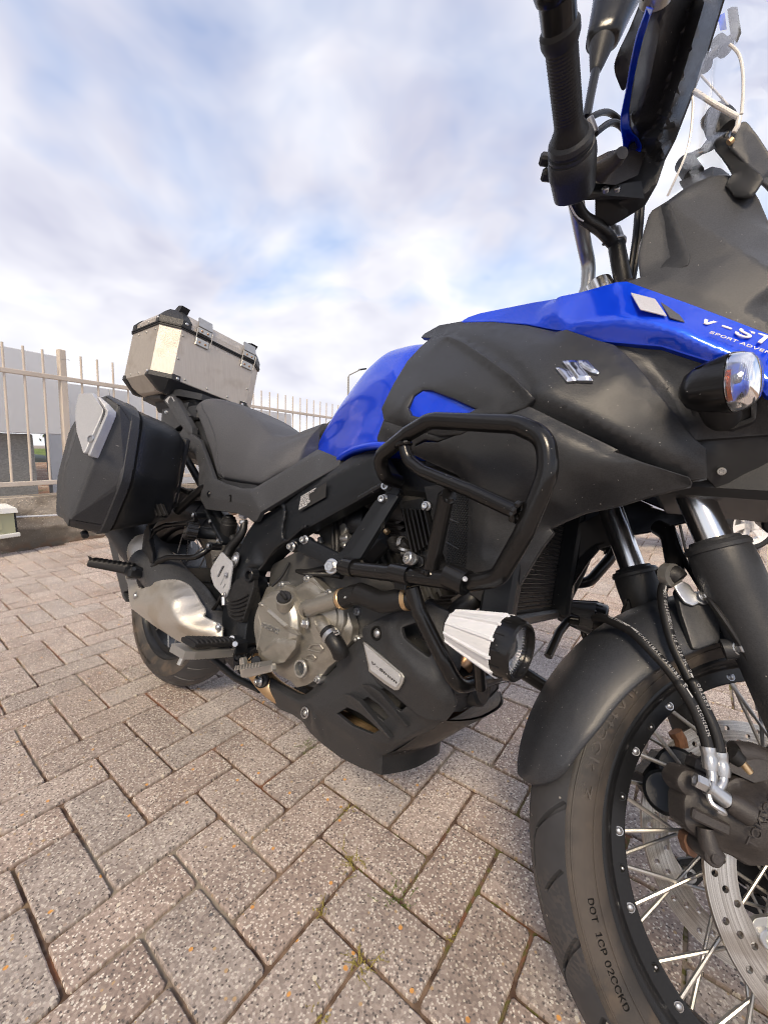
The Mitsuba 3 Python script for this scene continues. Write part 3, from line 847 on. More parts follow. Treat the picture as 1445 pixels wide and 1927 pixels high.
CF = np.array([1.56, 0, .329])
slots = [(.006, -.0515, .052, -.016, .0060, .0034), (.052, -.016, .066, -.010, .0034, .0028), (.084, -.0475, .116, -.024, .0036, .0034),
         (.066, -.010, .098, -.0065, .0026, .0030), (.098, -.0065, .138, -.0125, .0030, .0026)]
mk('front_wheel__tread', tyre_tread(CF, .329, .0515, .026, .148, slots), 'm_tread', 'f', smooth=28)
swp = [(.3030, -.0515), (.3005, -.0537), (.296, -.0552), (.286, -.0560), (.276, -.0545), (.266, -.0505), (.258, -.0445), (.2535, -.0405), (.2520, -.038)]
mk('front_wheel__sidewall', cat(ring_profile(CF, swp, 240), ring_profile(CF, [(r, -y) for r, y in swp][::-1], 240)), 'm_sidewall', 'f', smooth=40)
mk('front_wheel__sidewall_rib', cat(ring_profile(CF, [(.2985, -.0540), (.2978, -.0556), (.2962, -.0560), (.2955, -.0550)], 240), ring_profile(CF, [(.2705, -.0520), (.2698, -.0532), (.2680, -.0525), (.2675, -.0508)], 240)), 'm_sidewall', 'f')
mk('front_wheel__lettering', rim_text('ContiTrailAttack 3', CF, .2835, -.0556, 118.5, .0130, .10, bold=False, squeeze=1.95, depth=.0009), 'm_sidewall', 'f', smooth=False, label='raised sidewall lettering of the front tyre')
mk('front_wheel__lettering', rim_text('DOT  1CP 02CCKD', CF, .2805, -.0552, 199.0, .0070, .05, squeeze=1.15), 'm_groove', 'f', smooth=False)
mk('front_wheel__lettering', rim_text('1223', CF, .2790, -.0548, 223.3, .0085, .05), 'm_groove', 'f', smooth=False)
rimp = [(.2530, -.0375), (.2560, -.0388), (.2563, -.0402), (.2553, -.0416), (.2520, -.0418), (.2478, -.0405), (.2435, -.0365), (.2400, -.0312), (.2384, -.0280), (.2370, -.0268), (.2362, -.0266), (.2200, -.0247), (.2185, -.0240), (.2178, -.0225), (.2185, -.016), (.221, -.012)]
full = rimp + [(r, -y) for r, y in rimp[::-1]]
mk('front_wheel__rim', cat(ring_profile(CF, full, 240), ring_profile(CF, [(.2530, -.0375), (.2515, -.036), (.236, -.020), (.236, .020), (.2515, .036), (.2530, .0375)][::-1], 160)), 'm_rim', 'f', smooth=28)
slope = math.atan2(.0019, .0162)
for side in (-1, 1):
    for k in range(8):
        for th0, kind in ((140.6, 0), (160.6, 0), (150.6, 1), (175.6, 1)):
            th = math.radians(th0 + 45 * k + (0 if side < 0 else 12))
            er = np.array([math.cos(th), 0, math.sin(th)])
            nn = unit(np.array([0, side, 0]) * math.cos(slope) + er * math.sin(slope))
            p = CF + er * .2268 + np.array([0, side * .0254, 0])
            if side < 0:
                if kind == 0:
                    mk('front_wheel__spoke_head', cat(dome(p, nn, .0042, .0028), ring(p, nn, .0044, .0056, .0008, 16, .0003)), 'm_zinc', 'f')
                else:
                    mk('front_wheel__spoke_hole', cat(ring(p, nn, .0042, .0052, .0006, 16, .0002)), 'm_rim', 'f')
                    mk('front_wheel__spoke_hole_cup', lathe([(.0042, .0005), (.0040, .0004), (0, .00045)], p, nn, 16), 'm_groove', 'f')
                    mk('front_wheel__spoke_nipple', dome(p - er * .0012 + nn * .0004, nn, .0019, .0012), 'm_zinc', 'f')
            if side > 0 and kind == 1:
                continue
            s = -1 if kind == 0 else 1
            ph = th + s * math.radians(70)
            q = CF + np.array([math.cos(ph), 0, math.sin(ph)]) * .050 + np.array([0, side * (.037 if kind == 0 else .030), 0])
            a = CF + er * .2185 + np.array([0, side * .0205, 0])
            mk('front_wheel__spoke', cat(tube([a, a + (q - a) * .22], .0027, 8), tube([a + (q - a) * .2, q], .0021, 8)), 'm_steel', 'f')
hubp = [(0, -.058), (.016, -.058), (.020, -.052), (.056, -.046), (.058, -.043), (.058, -.034), (.054, -.031), (.030, -.026), (.026, 0), (.030, .026), (.054, .031), (.058, .034), (.058, .043), (.056, .046), (.02, .052), (.016, .058), (0, .058)]
mk('front_wheel__hub', ring_profile(CF, hubp, 64), 'm_frame', 'f')
mk('front_wheel__axle', cyl(CF + [0, -.13, 0], CF + [0, .13, 0], .011), 'm_steel', 'f')


def disc(yc, inner_wave):
    a = np.linspace(0, 2 * np.pi, 200, endpoint=False)
    outer = np.stack([.1553 * np.cos(a), .1553 * np.sin(a)], 1)
    holes = []
    for k in range(62):
        r = (.1445, .1352, .1262)[k % 3]
        t = math.radians(188.6 + 5.806 * k)
        c = np.array([r * math.cos(t), r * math.sin(t)])
        b = np.linspace(0, 2 * np.pi, 10, endpoint=False)
        holes.append(c + .0038 * np.stack([np.cos(b), np.sin(b)], 1))
    inn = []
    for t in np.linspace(0, 2 * np.pi, 180, endpoint=False):
        w = math.cos(5 * (t - math.radians(217.3)))
        r = .1200 - .0065 * np.clip(w, 0, 1) ** 2
        inn.append((r * math.cos(t), r * math.sin(t)))
    poly = Polygon(outer, [np.array(inn)] + holes)
    m = trimesh.creation.extrude_polygon(poly, .0048, engine='earcut')
    v = arr(m.vertices)
    return np.stack([CF[0] + v[:, 0], yc - .0024 + v[:, 2], CF[2] + v[:, 1]], 1), np.asarray(m.faces)


def disc_col(p, n, uv):
    q = [MF[:, i] for i in range(3)]
    d = [p.x - float(TF[0]), p.y - float(TF[1]), p.z - float(TF[2])]
    x = sum(float(q[0][i]) * d[i] for i in range(3)) - 1.56
    z = sum(float(q[2][i]) * d[i] for i in range(3)) - .329
    r = dr.sqrt(x * x + z * z)
    g = noise(r * 900.0, 0.5) * 0.6 + noise(r * 2600.0, 1.5) * 0.4
    c = mix((0.36, 0.33, 0.29), (0.70, 0.67, 0.62), smoothstep(0.2, 0.8, g))
    w = noise(x * 38, z * 38)
    return mix(c, mi.Color3f(0.26, 0.21, 0.16), smoothstep(0.5, 0.85, w) * 0.45)


prin('m_disc', proc(disc_col), 0.30, metal=0.95)
for yc, nm in ((-.0715, 'right'), (.0605, 'left')):
    mk('front_wheel__brake_disc', disc(yc, 0), 'm_disc', 'f', smooth=False)
    sp = []
    for k in range(5):
        t0 = math.radians(217.3 + 72 * k)
        c = lambda r, dt: (CF[0] + r * math.cos(t0 + dt), yc, CF[2] + r * math.sin(t0 + dt))
        sp.append(plate([c(.117, -.16), c(.117, .16), c(.092, .13), c(.056, .34), c(.048, 0), c(.056, -.34), c(.092, -.13)], .006, rnd=.008))
        mk('front_wheel__disc_bobbin', cat(ring(np.array(c(.1095, 0)) + [0, -.006, 0], (0, 1, 0), .005, .0095, .011, 20), ), 'm_zinc', 'f')
    sp.append(ring_profile((CF[0], yc, CF[2]), [(.040, -.003), (.060, -.003), (.060, .003), (.040, .003), (.040, -.003)], 48))
    mk('front_wheel__disc_carrier', cat(*sp), 'm_frame' if nm == 'left' else 'm_satin', 'f')
# speed sensor ring
mk('front_wheel__sensor_ring', ring_profile((CF[0], .052, CF[2]), [(.062, -.002), (.084, -.002), (.084, .002), (.062, .002), (.062, -.002)], 64), 'm_frame', 'f')

# ---------------------------------------------------------------- rear wheel (frame b)
CR = np.array([0, 0, .321])
rsl = [(.004, -.070, .050, -.030, .0050, .0036), (.050, -.030, .085, -.010, .0036, .003), (.092, -.068, .122, -.040, .0040, .0032), (.122, -.040, .140, -.018, .003, .0025)]
mk('rear_wheel__tread', tyre_tread(CR, .321, .073, .042, .168, rsl, 200), 'm_tread', 'b', smooth=28)
rsw = [(.2790, -.073), (.275, -.0752), (.266, -.0765), (.252, -.0745), (.241, -.069), (.232, -.061), (.229, -.057)]
mk('rear_wheel__sidewall', cat(ring_profile(CR, rsw, 160), ring_profile(CR, [(r, -y) for r, y in rsw][::-1], 160)), 'm_sidewall', 'b', smooth=40)
mk('rear_wheel__lettering', rim_text('TRAIL ATTACK  150/70 R17', CR, .2585, -.0762, 216, .0115, .1, depth=.0009), 'm_sidewall', 'b', smooth=False)
rrim = [(.2275, -.056), (.2315, -.0575), (.2318, -.060), (.2295, -.0615), (.225, -.060), (.217, -.052), (.213, -.044), (.200, -.040), (.198, -.037), (.198, .037)]
mk('rear_wheel__rim', ring_profile(CR, rrim + [(r, -y) for r, y in rrim[:-1][::-1]], 160), 'm_rim', 'b', smooth=28)
for k in range(32):
    th = math.radians(k * 11.25 + 3); s = 1 if k % 2 else -1; sd = 1 if (k // 2) % 2 else -1
    er = np.array([math.cos(th), 0, math.sin(th)]); ph = th + s * 1.2
    q = CR + np.array([math.cos(ph), 0, math.sin(ph)]) * .06 + [0, sd * .045, 0]; a = CR + er * .199 + [0, sd * .036, 0]
    mk('rear_wheel__spoke', tube([a, q], .0022, 6), 'm_steel', 'b')
mk('rear_wheel__hub', ring_profile(CR, [(0, -.075), (.03, -.075), (.066, -.055), (.068, -.04), (.04, -.03), (.04, .03), (.068, .04), (.068, .06), (.03, .08), (0, .08)], 48), 'm_frame', 'b')
rd = trimesh.creation.extrude_polygon(Polygon(np.stack([.130 * np.cos(np.linspace(0, 6.283, 100)[:-1]), .130 * np.sin(np.linspace(0, 6.283, 100)[:-1])], 1), [np.stack([.095 * np.cos(np.linspace(0, 6.283, 60)[:-1]), .095 * np.sin(np.linspace(0, 6.283, 60)[:-1])], 1)] + [np.array([(.113 + .008 * ((k % 3) - 1)) * math.cos(k * .21), (.113 + .008 * ((k % 3) - 1)) * math.sin(k * .21)]) + .0035 * np.stack([np.cos(np.linspace(0, 6.283, 9)[:-1]), np.sin(np.linspace(0, 6.283, 9)[:-1])], 1) for k in range(29)]), .005, engine='earcut')
v = arr(rd.vertices)
mk('rear_wheel__brake_disc', (np.stack([v[:, 0], -.082 + v[:, 2], .321 + v[:, 1]], 1), np.asarray(rd.faces)), 'm_steel', 'b', smooth=False)


# ---------------------------------------------------------------- fork, front mudguard, brakes (frame f)
AX = np.array([-.4384, 0, .8988])


def fk(z, y, dx=0.0):
    return np.array([1.56 - (z - .329) * .4877 + dx, y, z])


for sy in (-1, 1):
    y = sy * .105
    a = fk(.689, y)
    mk('fork_leg__outer_tube', lathe([(0, -.43), (.026, -.43), (.031, -.40), (.031, -.15), (.0335, -.13), (.0335, -.075), (.036, -.062), (.037, -.030), (.0365, -.012), (.0355, -.008), (.0375, -.007), (.0380, -.002), (.0350, .003), (.030, .004), (.0285, .008), (.0215, .009)], a, AX, 48), 'm_black', 'f', smooth=30)
    mk('fork_leg__inner_tube', lathe([(.0213, -.02), (.0213, .46), (0, .46)], a, AX, 48), 'm_chrome', 'f')
    mk('fork_leg__axle_clamp', cat(cyl(fk(.329, y * 1.02, 0) + [0, -.022, 0], fk(.329, y * 1.02) + [0, .022, 0], .030), ), 'm_black', 'f')
mk('triple_clamp', cat(hull([fk(.86, sy * .13, dx) + AX * h for sy in (-1, 1) for dx in (-.05, .03) for h in (-.016, .016)]), hull([fk(1.03, sy * .13, dx) + AX * h for sy in (-1, 1) for dx in (-.05, .03) for h in (-.012, .012)])), 'm_frame', 'f')

# mudguard: arched shell over the tyre
st = []
def fender_section(a, w, rc, re, fall):
    er = np.array([math.cos(a), 0, math.sin(a)]); out = []
    for t in np.linspace(-1, 1, 33):
        ct = abs(t)
        y = math.copysign(w * (1.12 * ct - .12 * ct ** 3) if ct < 1 else w, t)
        r = rc - (rc - re) * (ct ** 3.2)
        out.append(CF + er * r + np.array([0, y, 0]))
    return out
def guard(th):
    pts = []
    for t in th:
        a = math.radians(t)
        w = np.interp(t, [40, 60, 110, 150, 165, 174, 178.5, 180.2], [.045, .062, .084, .084, .082, .072, .052, .030])
        re = np.interp(t, [40, 60, 100, 124, 131, 150, 161, 176, 180.2], [.322, .305, .288, .284, .286, .297, .303, .322, .338])
        rc = np.interp(t, [40, 100, 130, 180.2], [.348, .346, .348, .3495])
        pts.append(fender_section(a, w, rc, re, 0))
    return arr(pts)
gs = guard(np.linspace(46, 180.2, 70))
gi = gs.copy()
nrm = (gs - CF) * [1, 0, 1]; nrm /= np.linalg.norm(nrm, axis=2, keepdims=True)
gi = gs - nrm * .0035 + np.stack([0 * gs[..., 1], -np.sign(gs[..., 1]) * .003 * (np.abs(gs[..., 1]) > .05), 0 * gs[..., 1]], -1)
sh = gs.shape[:2]
loop = np.concatenate([gs, gi[:, ::-1]], 1)
mk('front_mudguard__shell', loft(list(loop), caps=True), 'm_guard', 'f', smooth=45)
# side flanges that carry the guard beside each fork leg
fl_ = [(1.3594,-0.072,0.62),(1.359,-0.08,0.6067),(1.3618,-0.084,0.5891),(1.367,-0.086,0.5729),(1.3741,-0.089,0.5489),(1.3784,-0.09,0.5515),(1.3959,-0.092,0.5636),(1.4005,-0.092,0.5649),(1.4015,-0.088,0.6174),(1.3919,-0.086,0.615),(1.3837,-0.084,0.6099),(1.3725,-0.082,0.6071),(1.3607,-0.074,0.6263)]
mk('front_mudguard__side_flange', panel(fl_, (), t=.008, res=.006, rnd=.004, lip=.0025), 'm_black', 'f')
mk('front_mudguard__side_flange', mir(panel(fl_, (), t=.008, res=.008, rnd=.004, lip=.0025)), 'm_black', 'f')
mk('front_mudguard__bolt', hexbolt((1.4154,-0.106,0.5608), (0, -1, 0), .0058, .008), 'm_zinc', 'f', smooth=False)
mk('front_mudguard__brace', tube([(1.4059,-0.092,0.5564),(1.4197,-0.1,0.562)], [.013, .013], 16), 'm_black', 'f')

# right brake caliper
Y0 = -.098
cb = [(1.3714,-0.098,0.3732),(1.3739,-0.098,0.3825),(1.3677,-0.098,0.3854),(1.3614,-0.098,0.3912),(1.3669,-0.098,0.4016),(1.381,-0.098,0.4028),(1.4097,-0.1,0.3983),(1.4222,-0.1,0.4096),(1.453,-0.1,0.4186),(1.4776,-0.1,0.4126),(1.4768,-0.1,0.3537),(1.4531,-0.1,0.3405),(1.4359,-0.1,0.3354),(1.4237,-0.1,0.3395),(1.407,-0.098,0.3408),(1.3895,-0.098,0.3445),(1.3735,-0.098,0.3516)]
mk('brake_caliper__body', panel(cb, [[(1.4122,-0.118,0.3591),(1.4168,-0.124,0.3757),(1.4186,-0.12,0.3925),(1.4268,-0.12,0.4085),(1.4381,-0.126,0.4136),(1.4455,-0.128,0.3856),(1.4335,-0.126,0.3534),(1.4204,-0.122,0.3503)], [(1.4214,-0.13,0.3792),(1.4296,-0.131,0.3907),(1.4349,-0.13,0.3705)], [(1.3677,-0.106,0.3683),(1.4072,-0.108,0.359)], [(1.3709,-0.108,0.3764),(1.4074,-0.11,0.3687)]], t=.030, res=.004, sm=7, rnd=.006, lip=.006), 'm_caliper', 'f')
mk('brake_caliper__bridge', cat(beam((1.365,-0.112,0.3668), (1.4029,-0.114,0.3613), .012, .008, (0, -1, 0), .002), beam((1.3654,-0.088,0.3895), (1.4043,-0.088,0.3854), .012, .020, (0, -1, 0), .002), beam((1.3709,-0.08,0.3604), (1.3947,-0.08,0.3532), .022, .030, (0, -1, 0), .004), beam((1.3825,-0.078,0.4159), (1.4024,-0.08,0.412), .018, .03, (0, -1, 0), .004)), 'm_caliper', 'f', smooth=False)
mk('brake_caliper__lettering', text_on('TOKICO', .0098, (1.4174,-0.1285,0.3529), (1.4272,-0.133,0.3855) - arr((1.4174,-0.1285,0.3529)), (0, -1, .0), .0022, stretch=1.15), 'm_caliper', 'f', smooth=False)
mk('brake_caliper__inlet_boss', tube([(1.4167,-0.124,0.3844),(1.4023,-0.122,0.3884),(1.3954,-0.121,0.39)], [.0125, .0115, .0095], 20), 'm_caliper', 'f')
mk('brake_caliper__banjo_bolt', cat(tube([(1.3954,-0.121,0.39),(1.3774,-0.119,0.3983)], [.0088, .0078], 20)), 'm_zinc', 'f')
pA, pB = arr((1.3774,-0.119,0.3983)), arr((1.3644,-0.118,0.4007))
mk('brake_caliper__banjo_bolt', cat(lathe([(0, -.001), (.0098, -.001), (.0098, .002), (.0086, .003)], pA, pB - pA, 20), lathe([(.0080, .001), (.0080, .013), (.0070, .0145), (.005, .0145), (.0045, .0125), (0, .0125)], pA, pB - pA, 6)), 'm_zinc', 'f', smooth=False)
mk('brake_caliper__hose_clip', tube([(1.3751,-0.123,0.3906),(1.3772,-0.126,0.3832),(1.3872,-0.128,0.3797),(1.3888,-0.127,0.3781),(1.3843,-0.124,0.3784)], .0028, 8, smooth_n=16), 'm_zinc', 'f')
mk('brake_caliper__pad', cat(panel([(1.3851,-0.074,0.3358),(1.3911,-0.074,0.3394),(1.3936,-0.074,0.329),(1.3995,-0.074,0.3335),(1.4003,-0.074,0.3254),(1.3953,-0.074,0.3161),(1.3891,-0.074,0.3183),(1.384,-0.074,0.3289)], t=.012, rnd=.003)), 'm_rust', 'f')
mk('brake_caliper__slide_pin', cat(cyl((1.3913,-0.112,0.3306), arr((1.3913,-0.112,0.3306)) + [.004, .045, .002], .0095), cyl(arr((1.3913,-0.112,0.3306)) + [0, -.004, 0], arr((1.3913,-0.112,0.3306)) + [0, .002, 0], .0055), tube([(1.3852,-0.104,0.3545),(1.3884,-0.106,0.3385),(1.3953,-0.106,0.3301)], [.008, .0095, .0105], 14)), 'm_caliper', 'f')
mk('brake_caliper__bleed_nipple', cat(tube([(1.414,-0.098,0.4379),(1.4238,-0.1,0.4323)], [.0105, .0080], 16)), 'm_rubber', 'f')
mk('brake_caliper__bleed_nipple', tube([(1.4233,-0.1,0.4322),(1.4329,-0.1,0.4237)], .0048, 12), 'm_gold', 'f')
mk('brake_caliper__bracket', cat(hull([(1.4195,-0.085,0.4183),(1.4501,-0.085,0.4134),(1.4645,-0.085,0.4334),(1.4291,-0.085,0.4454),(1.4901,-0.085,0.4359),(1.4091,-0.1,0.4193),(1.4359,-0.104,0.4147),(1.4499,-0.104,0.4341),(1.4185,-0.1,0.4456),(1.4738,-0.105,0.4365)]), tube([(1.4237,-0.09,0.4398),(1.4409,-0.09,0.4438),(1.4662,-0.09,0.4421)], .013, 16)), 'm_caliper', 'f')
mk('brake_caliper__piston_housing', cat(cyl((1.4181,0.03,0.3567), (1.3902,-0.02,0.3662), .026), cyl((1.4344,0.03,0.3935), (1.4073,-0.015,0.3985), .026), beam((1.3944,0.05,0.3754), (1.4357,0.05,0.3391), .03, .05, (0, 1, 0), .008), beam((1.4053,0.045,0.352), (1.4362,0.045,0.4037), .05, .04, (0, 1, 0), .01)), 'm_frame', 'f')
mk('brake_caliper__piston', cat(cyl((1.4067,0.015,0.3626), (1.3998,0,0.3663), .017), cyl((1.4227,0.015,0.3987), (1.4137,0,0.4011), .017)), 'm_cast_dark', 'f')
mk('brake_caliper__pad', tube([(1.444,0.06,0.4411),(1.4512,0.06,0.4327),(1.4545,0.06,0.422)], .010, 10), 'm_rust', 'f')

# two brake hoses with printed markings and crimped ends
h1 = [(1.276,-0.02,0.5651),(1.2797,-0.035,0.566),(1.2896,-0.055,0.5605),(1.3013,-0.075,0.5515),(1.3115,-0.09,0.5389),(1.3234,-0.1,0.5249),(1.3362,-0.107,0.5107),(1.3482,-0.112,0.495),(1.3433,-0.114,0.4985),(1.3555,-0.116,0.4819),(1.3655,-0.117,0.4641),(1.3719,-0.1175,0.4493),(1.3756,-0.118,0.4375)]
h2 = [(1.3429,-0.068,0.6287),(1.3388,-0.072,0.6144),(1.3368,-0.078,0.6008),(1.3377,-0.084,0.584),(1.3397,-0.09,0.5652),(1.3428,-0.096,0.5475),(1.3475,-0.101,0.5323),(1.3545,-0.106,0.5158),(1.3632,-0.11,0.4977),(1.3592,-0.112,0.5053),(1.3709,-0.115,0.4812),(1.3788,-0.117,0.4655),(1.3853,-0.118,0.4485),(1.388,-0.118,0.4376)]
for h, e in ((h1, "f1 900,865,-.118 915,960,-.119 925,1060,-.119"), (h2, "f1 1005,900,-.118 1025,1010,-.118 1035,1115,-.118")):
    mk('brake_hose__hose', tube(h, .0062, 16, smooth_n=120), 'm_hose', 'f')
e1 = [(1.375,-0.118,0.4385),(1.3771,-0.1185,0.4277),(1.3788,-0.119,0.4157)]; e2 = [(1.3878,-0.118,0.437),(1.3904,-0.118,0.4257),(1.3923,-0.118,0.4132)]
mk('brake_hose__ferrule', tube(e1, [.0078, .0078, .0070, .0078, .0078, .0072], 18, smooth_n=12), 'm_zinc', 'f')
mk('brake_hose__ferrule', tube(e2, [.0078, .0078, .0070, .0078, .0078, .0072], 18, smooth_n=12), 'm_zinc', 'f')
mk('brake_hose__end_pipe', tube([(1.3787,-0.119,0.4163),(1.3795,-0.12,0.4095),(1.378,-0.121,0.4026),(1.3756,-0.1215,0.3966)], .0052, 14, smooth_n=16), 'm_zinc', 'f')
mk('brake_hose__end_pipe', tube([(1.3923,-0.118,0.4138),(1.3912,-0.119,0.407),(1.387,-0.1205,0.4002),(1.3851,-0.121,0.3948)], .0052, 14, smooth_n=16), 'm_zinc', 'f')


def hose_print(path, items, h, part):
    c = spline(path, 240); d = np.r_[0, np.cumsum(np.linalg.norm(np.diff(c, axis=0), axis=1))]
    eye = np.array([1.0158, -.6672, .4545])
    ms = []
    for s0, txt in items:
        s = s0 * d[-1]
        for chs in txt:
            if chs == ' ':
                s += h * .6; continue
            m = meshkit.text_mesh(chs, h, .0003) if chs != '_' else None
            p = np.array([np.interp(s, d, c[:, k]) for k in range(3)]); q = np.array([np.interp(s + .004, d, c[:, k]) for k in range(3)])
            x = unit(q - p); side = np.array([.10, -.93, .33]); n = unit(side - x * (side @ x)); y = np.cross(n, x)
            if m is None:
                v, f = box((.004, 0, .0002), (.011, .0018, .0004), ch=.0001); w = .012
            else:
                v, f = arr(m.vertices), np.asarray(m.faces); v = v - [0, h / 2, 0]; w = v[:, 0].max() + h * .22
            off = .0063 * (1 - 0)
            ms.append((p + n * (off + v[:, 2:]) - n * (v[:, 1:2] ** 2) / (2 * .0063) + v[:, :1] * x + v[:, 1:2] * y, f)); s += w
    mk(part, cat(*ms), 'm_hose_print', 'f', smooth=False)


hose_print(h1, [(.13, 'SETRONE'), (.235, '__'), (.30, 'NICHIRIN'), (.43, 'SAE J1401'), (.575, 'SETRONE'), (.72, '_'), (.80, 'NICHIRIN')], .0042, 'brake_hose__print')
hose_print(h2, [(.03, '_'), (.06, 'DOT GB16897'), (.24, 'NICH'), (.345, '1/8 3/16 HL 2mm'), (.56, '_'), (.61, 'DOT GB16897')], .0042, 'brake_hose__print')
# clip, metal bracket and the cable on the right leg
mk('hose_clip__bracket', panel([(1.3485,-0.085,0.6246),(1.358,-0.085,0.6337),(1.3659,-0.085,0.6309),(1.3715,-0.087,0.6214),(1.3801,-0.089,0.6175),(1.3886,-0.09,0.6137),(1.384,-0.09,0.6092),(1.3776,-0.089,0.6108),(1.3703,-0.088,0.6047),(1.3611,-0.087,0.6065),(1.3542,-0.086,0.6153)], t=.003, res=.004, rnd=.004), 'm_zinc', 'f')
mk('hose_clip__bolt', hexbolt((1.3788,-0.092,0.6183), (.2, -1, .2), .0042, .006), 'm_zinc', 'f', smooth=False)
mk('hose_clip__grommet', tube([(1.3438,-0.06,0.6382),(1.3518,-0.07,0.6435),(1.3594,-0.075,0.6384)], [.014, .017, .012], 16, smooth_n=12), 'm_rubber', 'f')
mk('hose_clip__band', tube([(1.3442,-0.068,0.6426),(1.3489,-0.079,0.6413)], .0165, 16), 'm_satin', 'f')
mk('front_brake_pipe', tube([(1.3794,0.03,0.7525),(1.3854,0.01,0.7353),(1.3829,-0.01,0.7045),(1.3771,-0.03,0.6749),(1.3643,-0.05,0.6508),(1.3497,-0.064,0.6352)], [.013, .013, .013, .013, .012, .010], 14, smooth_n=30), 'm_hose', 'f')
mk('sensor_cable', tube([(1.3861,0,0.7455),(1.3834,-0.02,0.7114),(1.3838,-0.04,0.6804),(1.3794,-0.07,0.6516),(1.3814,-0.095,0.6202),(1.3915,-0.108,0.5952),(1.411,-0.112,0.5659),(1.4281,-0.112,0.542),(1.4436,-0.112,0.5228),(1.4546,-0.112,0.5071)], .0042, 10, smooth_n=60), 'm_hose', 'f')
mk('fork_leg__reflector', cyl((1.5448,0.02,0.8125), (1.5365,-0.01,0.7881), .02), 'm_frame', 'f')
mk('fork_leg__valve_cap', cat(cyl((1.4893,-0.05,0.5158), (1.4914,-0.05,0.4971), .012)), 'm_silver', 'f')


# ---------------------------------------------------------------- fuel tank
def spl1(xs, ys):
    return PchipInterpolator(xs, ys)


t_top = spl1([.585, .600, .618, .640, .680, .730, .775, .830, .900, 1.0, 1.10], [.835, .862, .900, .930, .980, 1.024, 1.054, 1.070, 1.066, 1.03, .97])
t_bot = spl1([.585, .600, .66, .72, .765, .80, .85, .91, 1.0, 1.10], [.818, .815, .803, .791, .784, .793, .802, .805, .80, .80])
t_w = spl1([.585, .600, .63, .70, .77, .85, .92, 1.0, 1.10], [.048, .060, .076, .104, .137, .166, .184, .19, .18])
secs = []
for x in np.r_[np.linspace(.585, .66, 18), np.linspace(.668, 1.10, 40)]:
    zt, zb, w = t_top(x), t_bot(x), t_w(x)
    a = np.linspace(0, np.pi, 61)
    ex = .62
    y = -w * np.sign(np.cos(a)) * np.abs(np.cos(a)) ** ex
    z = zb + (zt - zb) * np.abs(np.sin(a)) ** .80
    h = (z - zb) / (zt - zb)
    y = y * (1 - .10 * np.exp(-((h - .30) / .17) ** 2) * np.clip((1.0 - x) / .3, 0, 1))
    secs.append(np.stack([0 * a + x, y, z], 1))
mk('fuel_tank__shell', loft(secs, closed=True), 'm_blue', smooth=50)
flg = [(x, -t_w(x) - .001, t_bot(x) + .004) for x in np.linspace(.775, 1.0, 24)]
both_flange = tube(flg, .007, 10)
mk('fuel_tank__lower_flange', both_flange, 'm_blue', smooth=50)
mk('fuel_tank__filler_cap', lathe([(0, .03), (.03, .03), (.04, .025), (.042, 0)], (.96, 0, 1.095), (-.1, 0, 1), 32), 'm_frame')
# round badge at the tank's rear end
bc = arr([.6185, -.0365, .880]); bn = unit([-.80, -.30, .50])
bu, bv = unit(np.cross([0, 1, 0], bn)), None
bv = np.cross(bn, bu)
def oval(r0, r1, z0, n=40, a=1.55):
    th = np.linspace(0, 2 * np.pi, n, endpoint=False)
    out = [bc + bn * z0 + bu * (r * a * np.cos(th))[:, None] + bv * (r * np.sin(th))[:, None] for r in (r0, r1)]
    return np.vstack(out), grid_faces(2, n, cv=True)
mk('fuel_tank__badge', hull(np.vstack([oval(.0, .0255, .010)[0], oval(0, .027, -.02)[0]])), 'm_dark', smooth=40)
mk('fuel_tank__badge_ring', oval(.0205, .0228, .0108), 'm_badge', smooth=False)
S_poly = [(-.5, .10), (-.12, .42), (.30, .42), (.5, .22), (.05, .22), (.5, -.12), (.12, -.42), (-.30, -.42), (-.5, -.22), (-.05, -.22)]


def s_emblem(c, u, v, n, size, t):
    """The angular S mark in three bevelled strokes."""
    strokes = [[(-.50, .06), (-.50, .18), (-.14, .5), (.46, .5), (.28, .34), (.0, .34), (-.05, .30), (.06, .20), (.02, .16), (-.18, .34), (-.2, .32)],]
    a = [(-.52, .12), (-.13, .50), (.50, .50), (.50, .44), (.14, .20), (.02, .30)]
    top = [(-.50, .14), (-.12, .50), (.46, .50), (.16, .24), (.02, .24), (.50, -.14), (.12, -.50), (-.46, -.50), (-.16, -.24), (-.02, -.24)]
    p = [c + u * x * size + v * y * size for x, y in top]
    return plate(p, t, (u, v, n), lip=.0016, res=.004)


mk('fuel_tank__badge_mark', s_emblem(bc + bn * .0105, bu, bv, bn, .030, .0015), 'm_badge', smooth=False)

# ---------------------------------------------------------------- right flank: covers and fairing (frame b); each has its twin on the left
def both(part, m, mat, smooth=40, left=True):
    mk(part, m, mat, smooth=smooth)
    if left:
        mk(part, mir(m), mat, smooth=smooth)


inset = [(0.9954,-0.212,0.8684),(1.0037,-0.212,0.8875),(1.0143,-0.211,0.8975),(1.0319,-0.212,0.8959),(1.0843,-0.218,0.8762),(1.1236,-0.222,0.86),(1.1266,-0.222,0.857),(1.1047,-0.222,0.8475),(1.0337,-0.217,0.8486),(1.0082,-0.214,0.8542)]
cov = [(0.9764,-0.156,1.0255),(1.0236,-0.176,1.0089),(1.064,-0.193,0.9858),(1.124,-0.22,0.9404),(1.1804,-0.242,0.8967),(1.2074,-0.248,0.8712),(1.2198,-0.246,0.8589),(1.2089,-0.241,0.8502),(1.1608,-0.236,0.8382),(1.1112,-0.23,0.818),(1.0721,-0.224,0.8181),(0.9993,-0.212,0.8351),(0.9348,-0.2,0.8532),(0.9222,-0.198,0.8768),(0.9317,-0.188,0.926),(0.9417,-0.172,0.9765),(0.957,-0.16,1.007)]
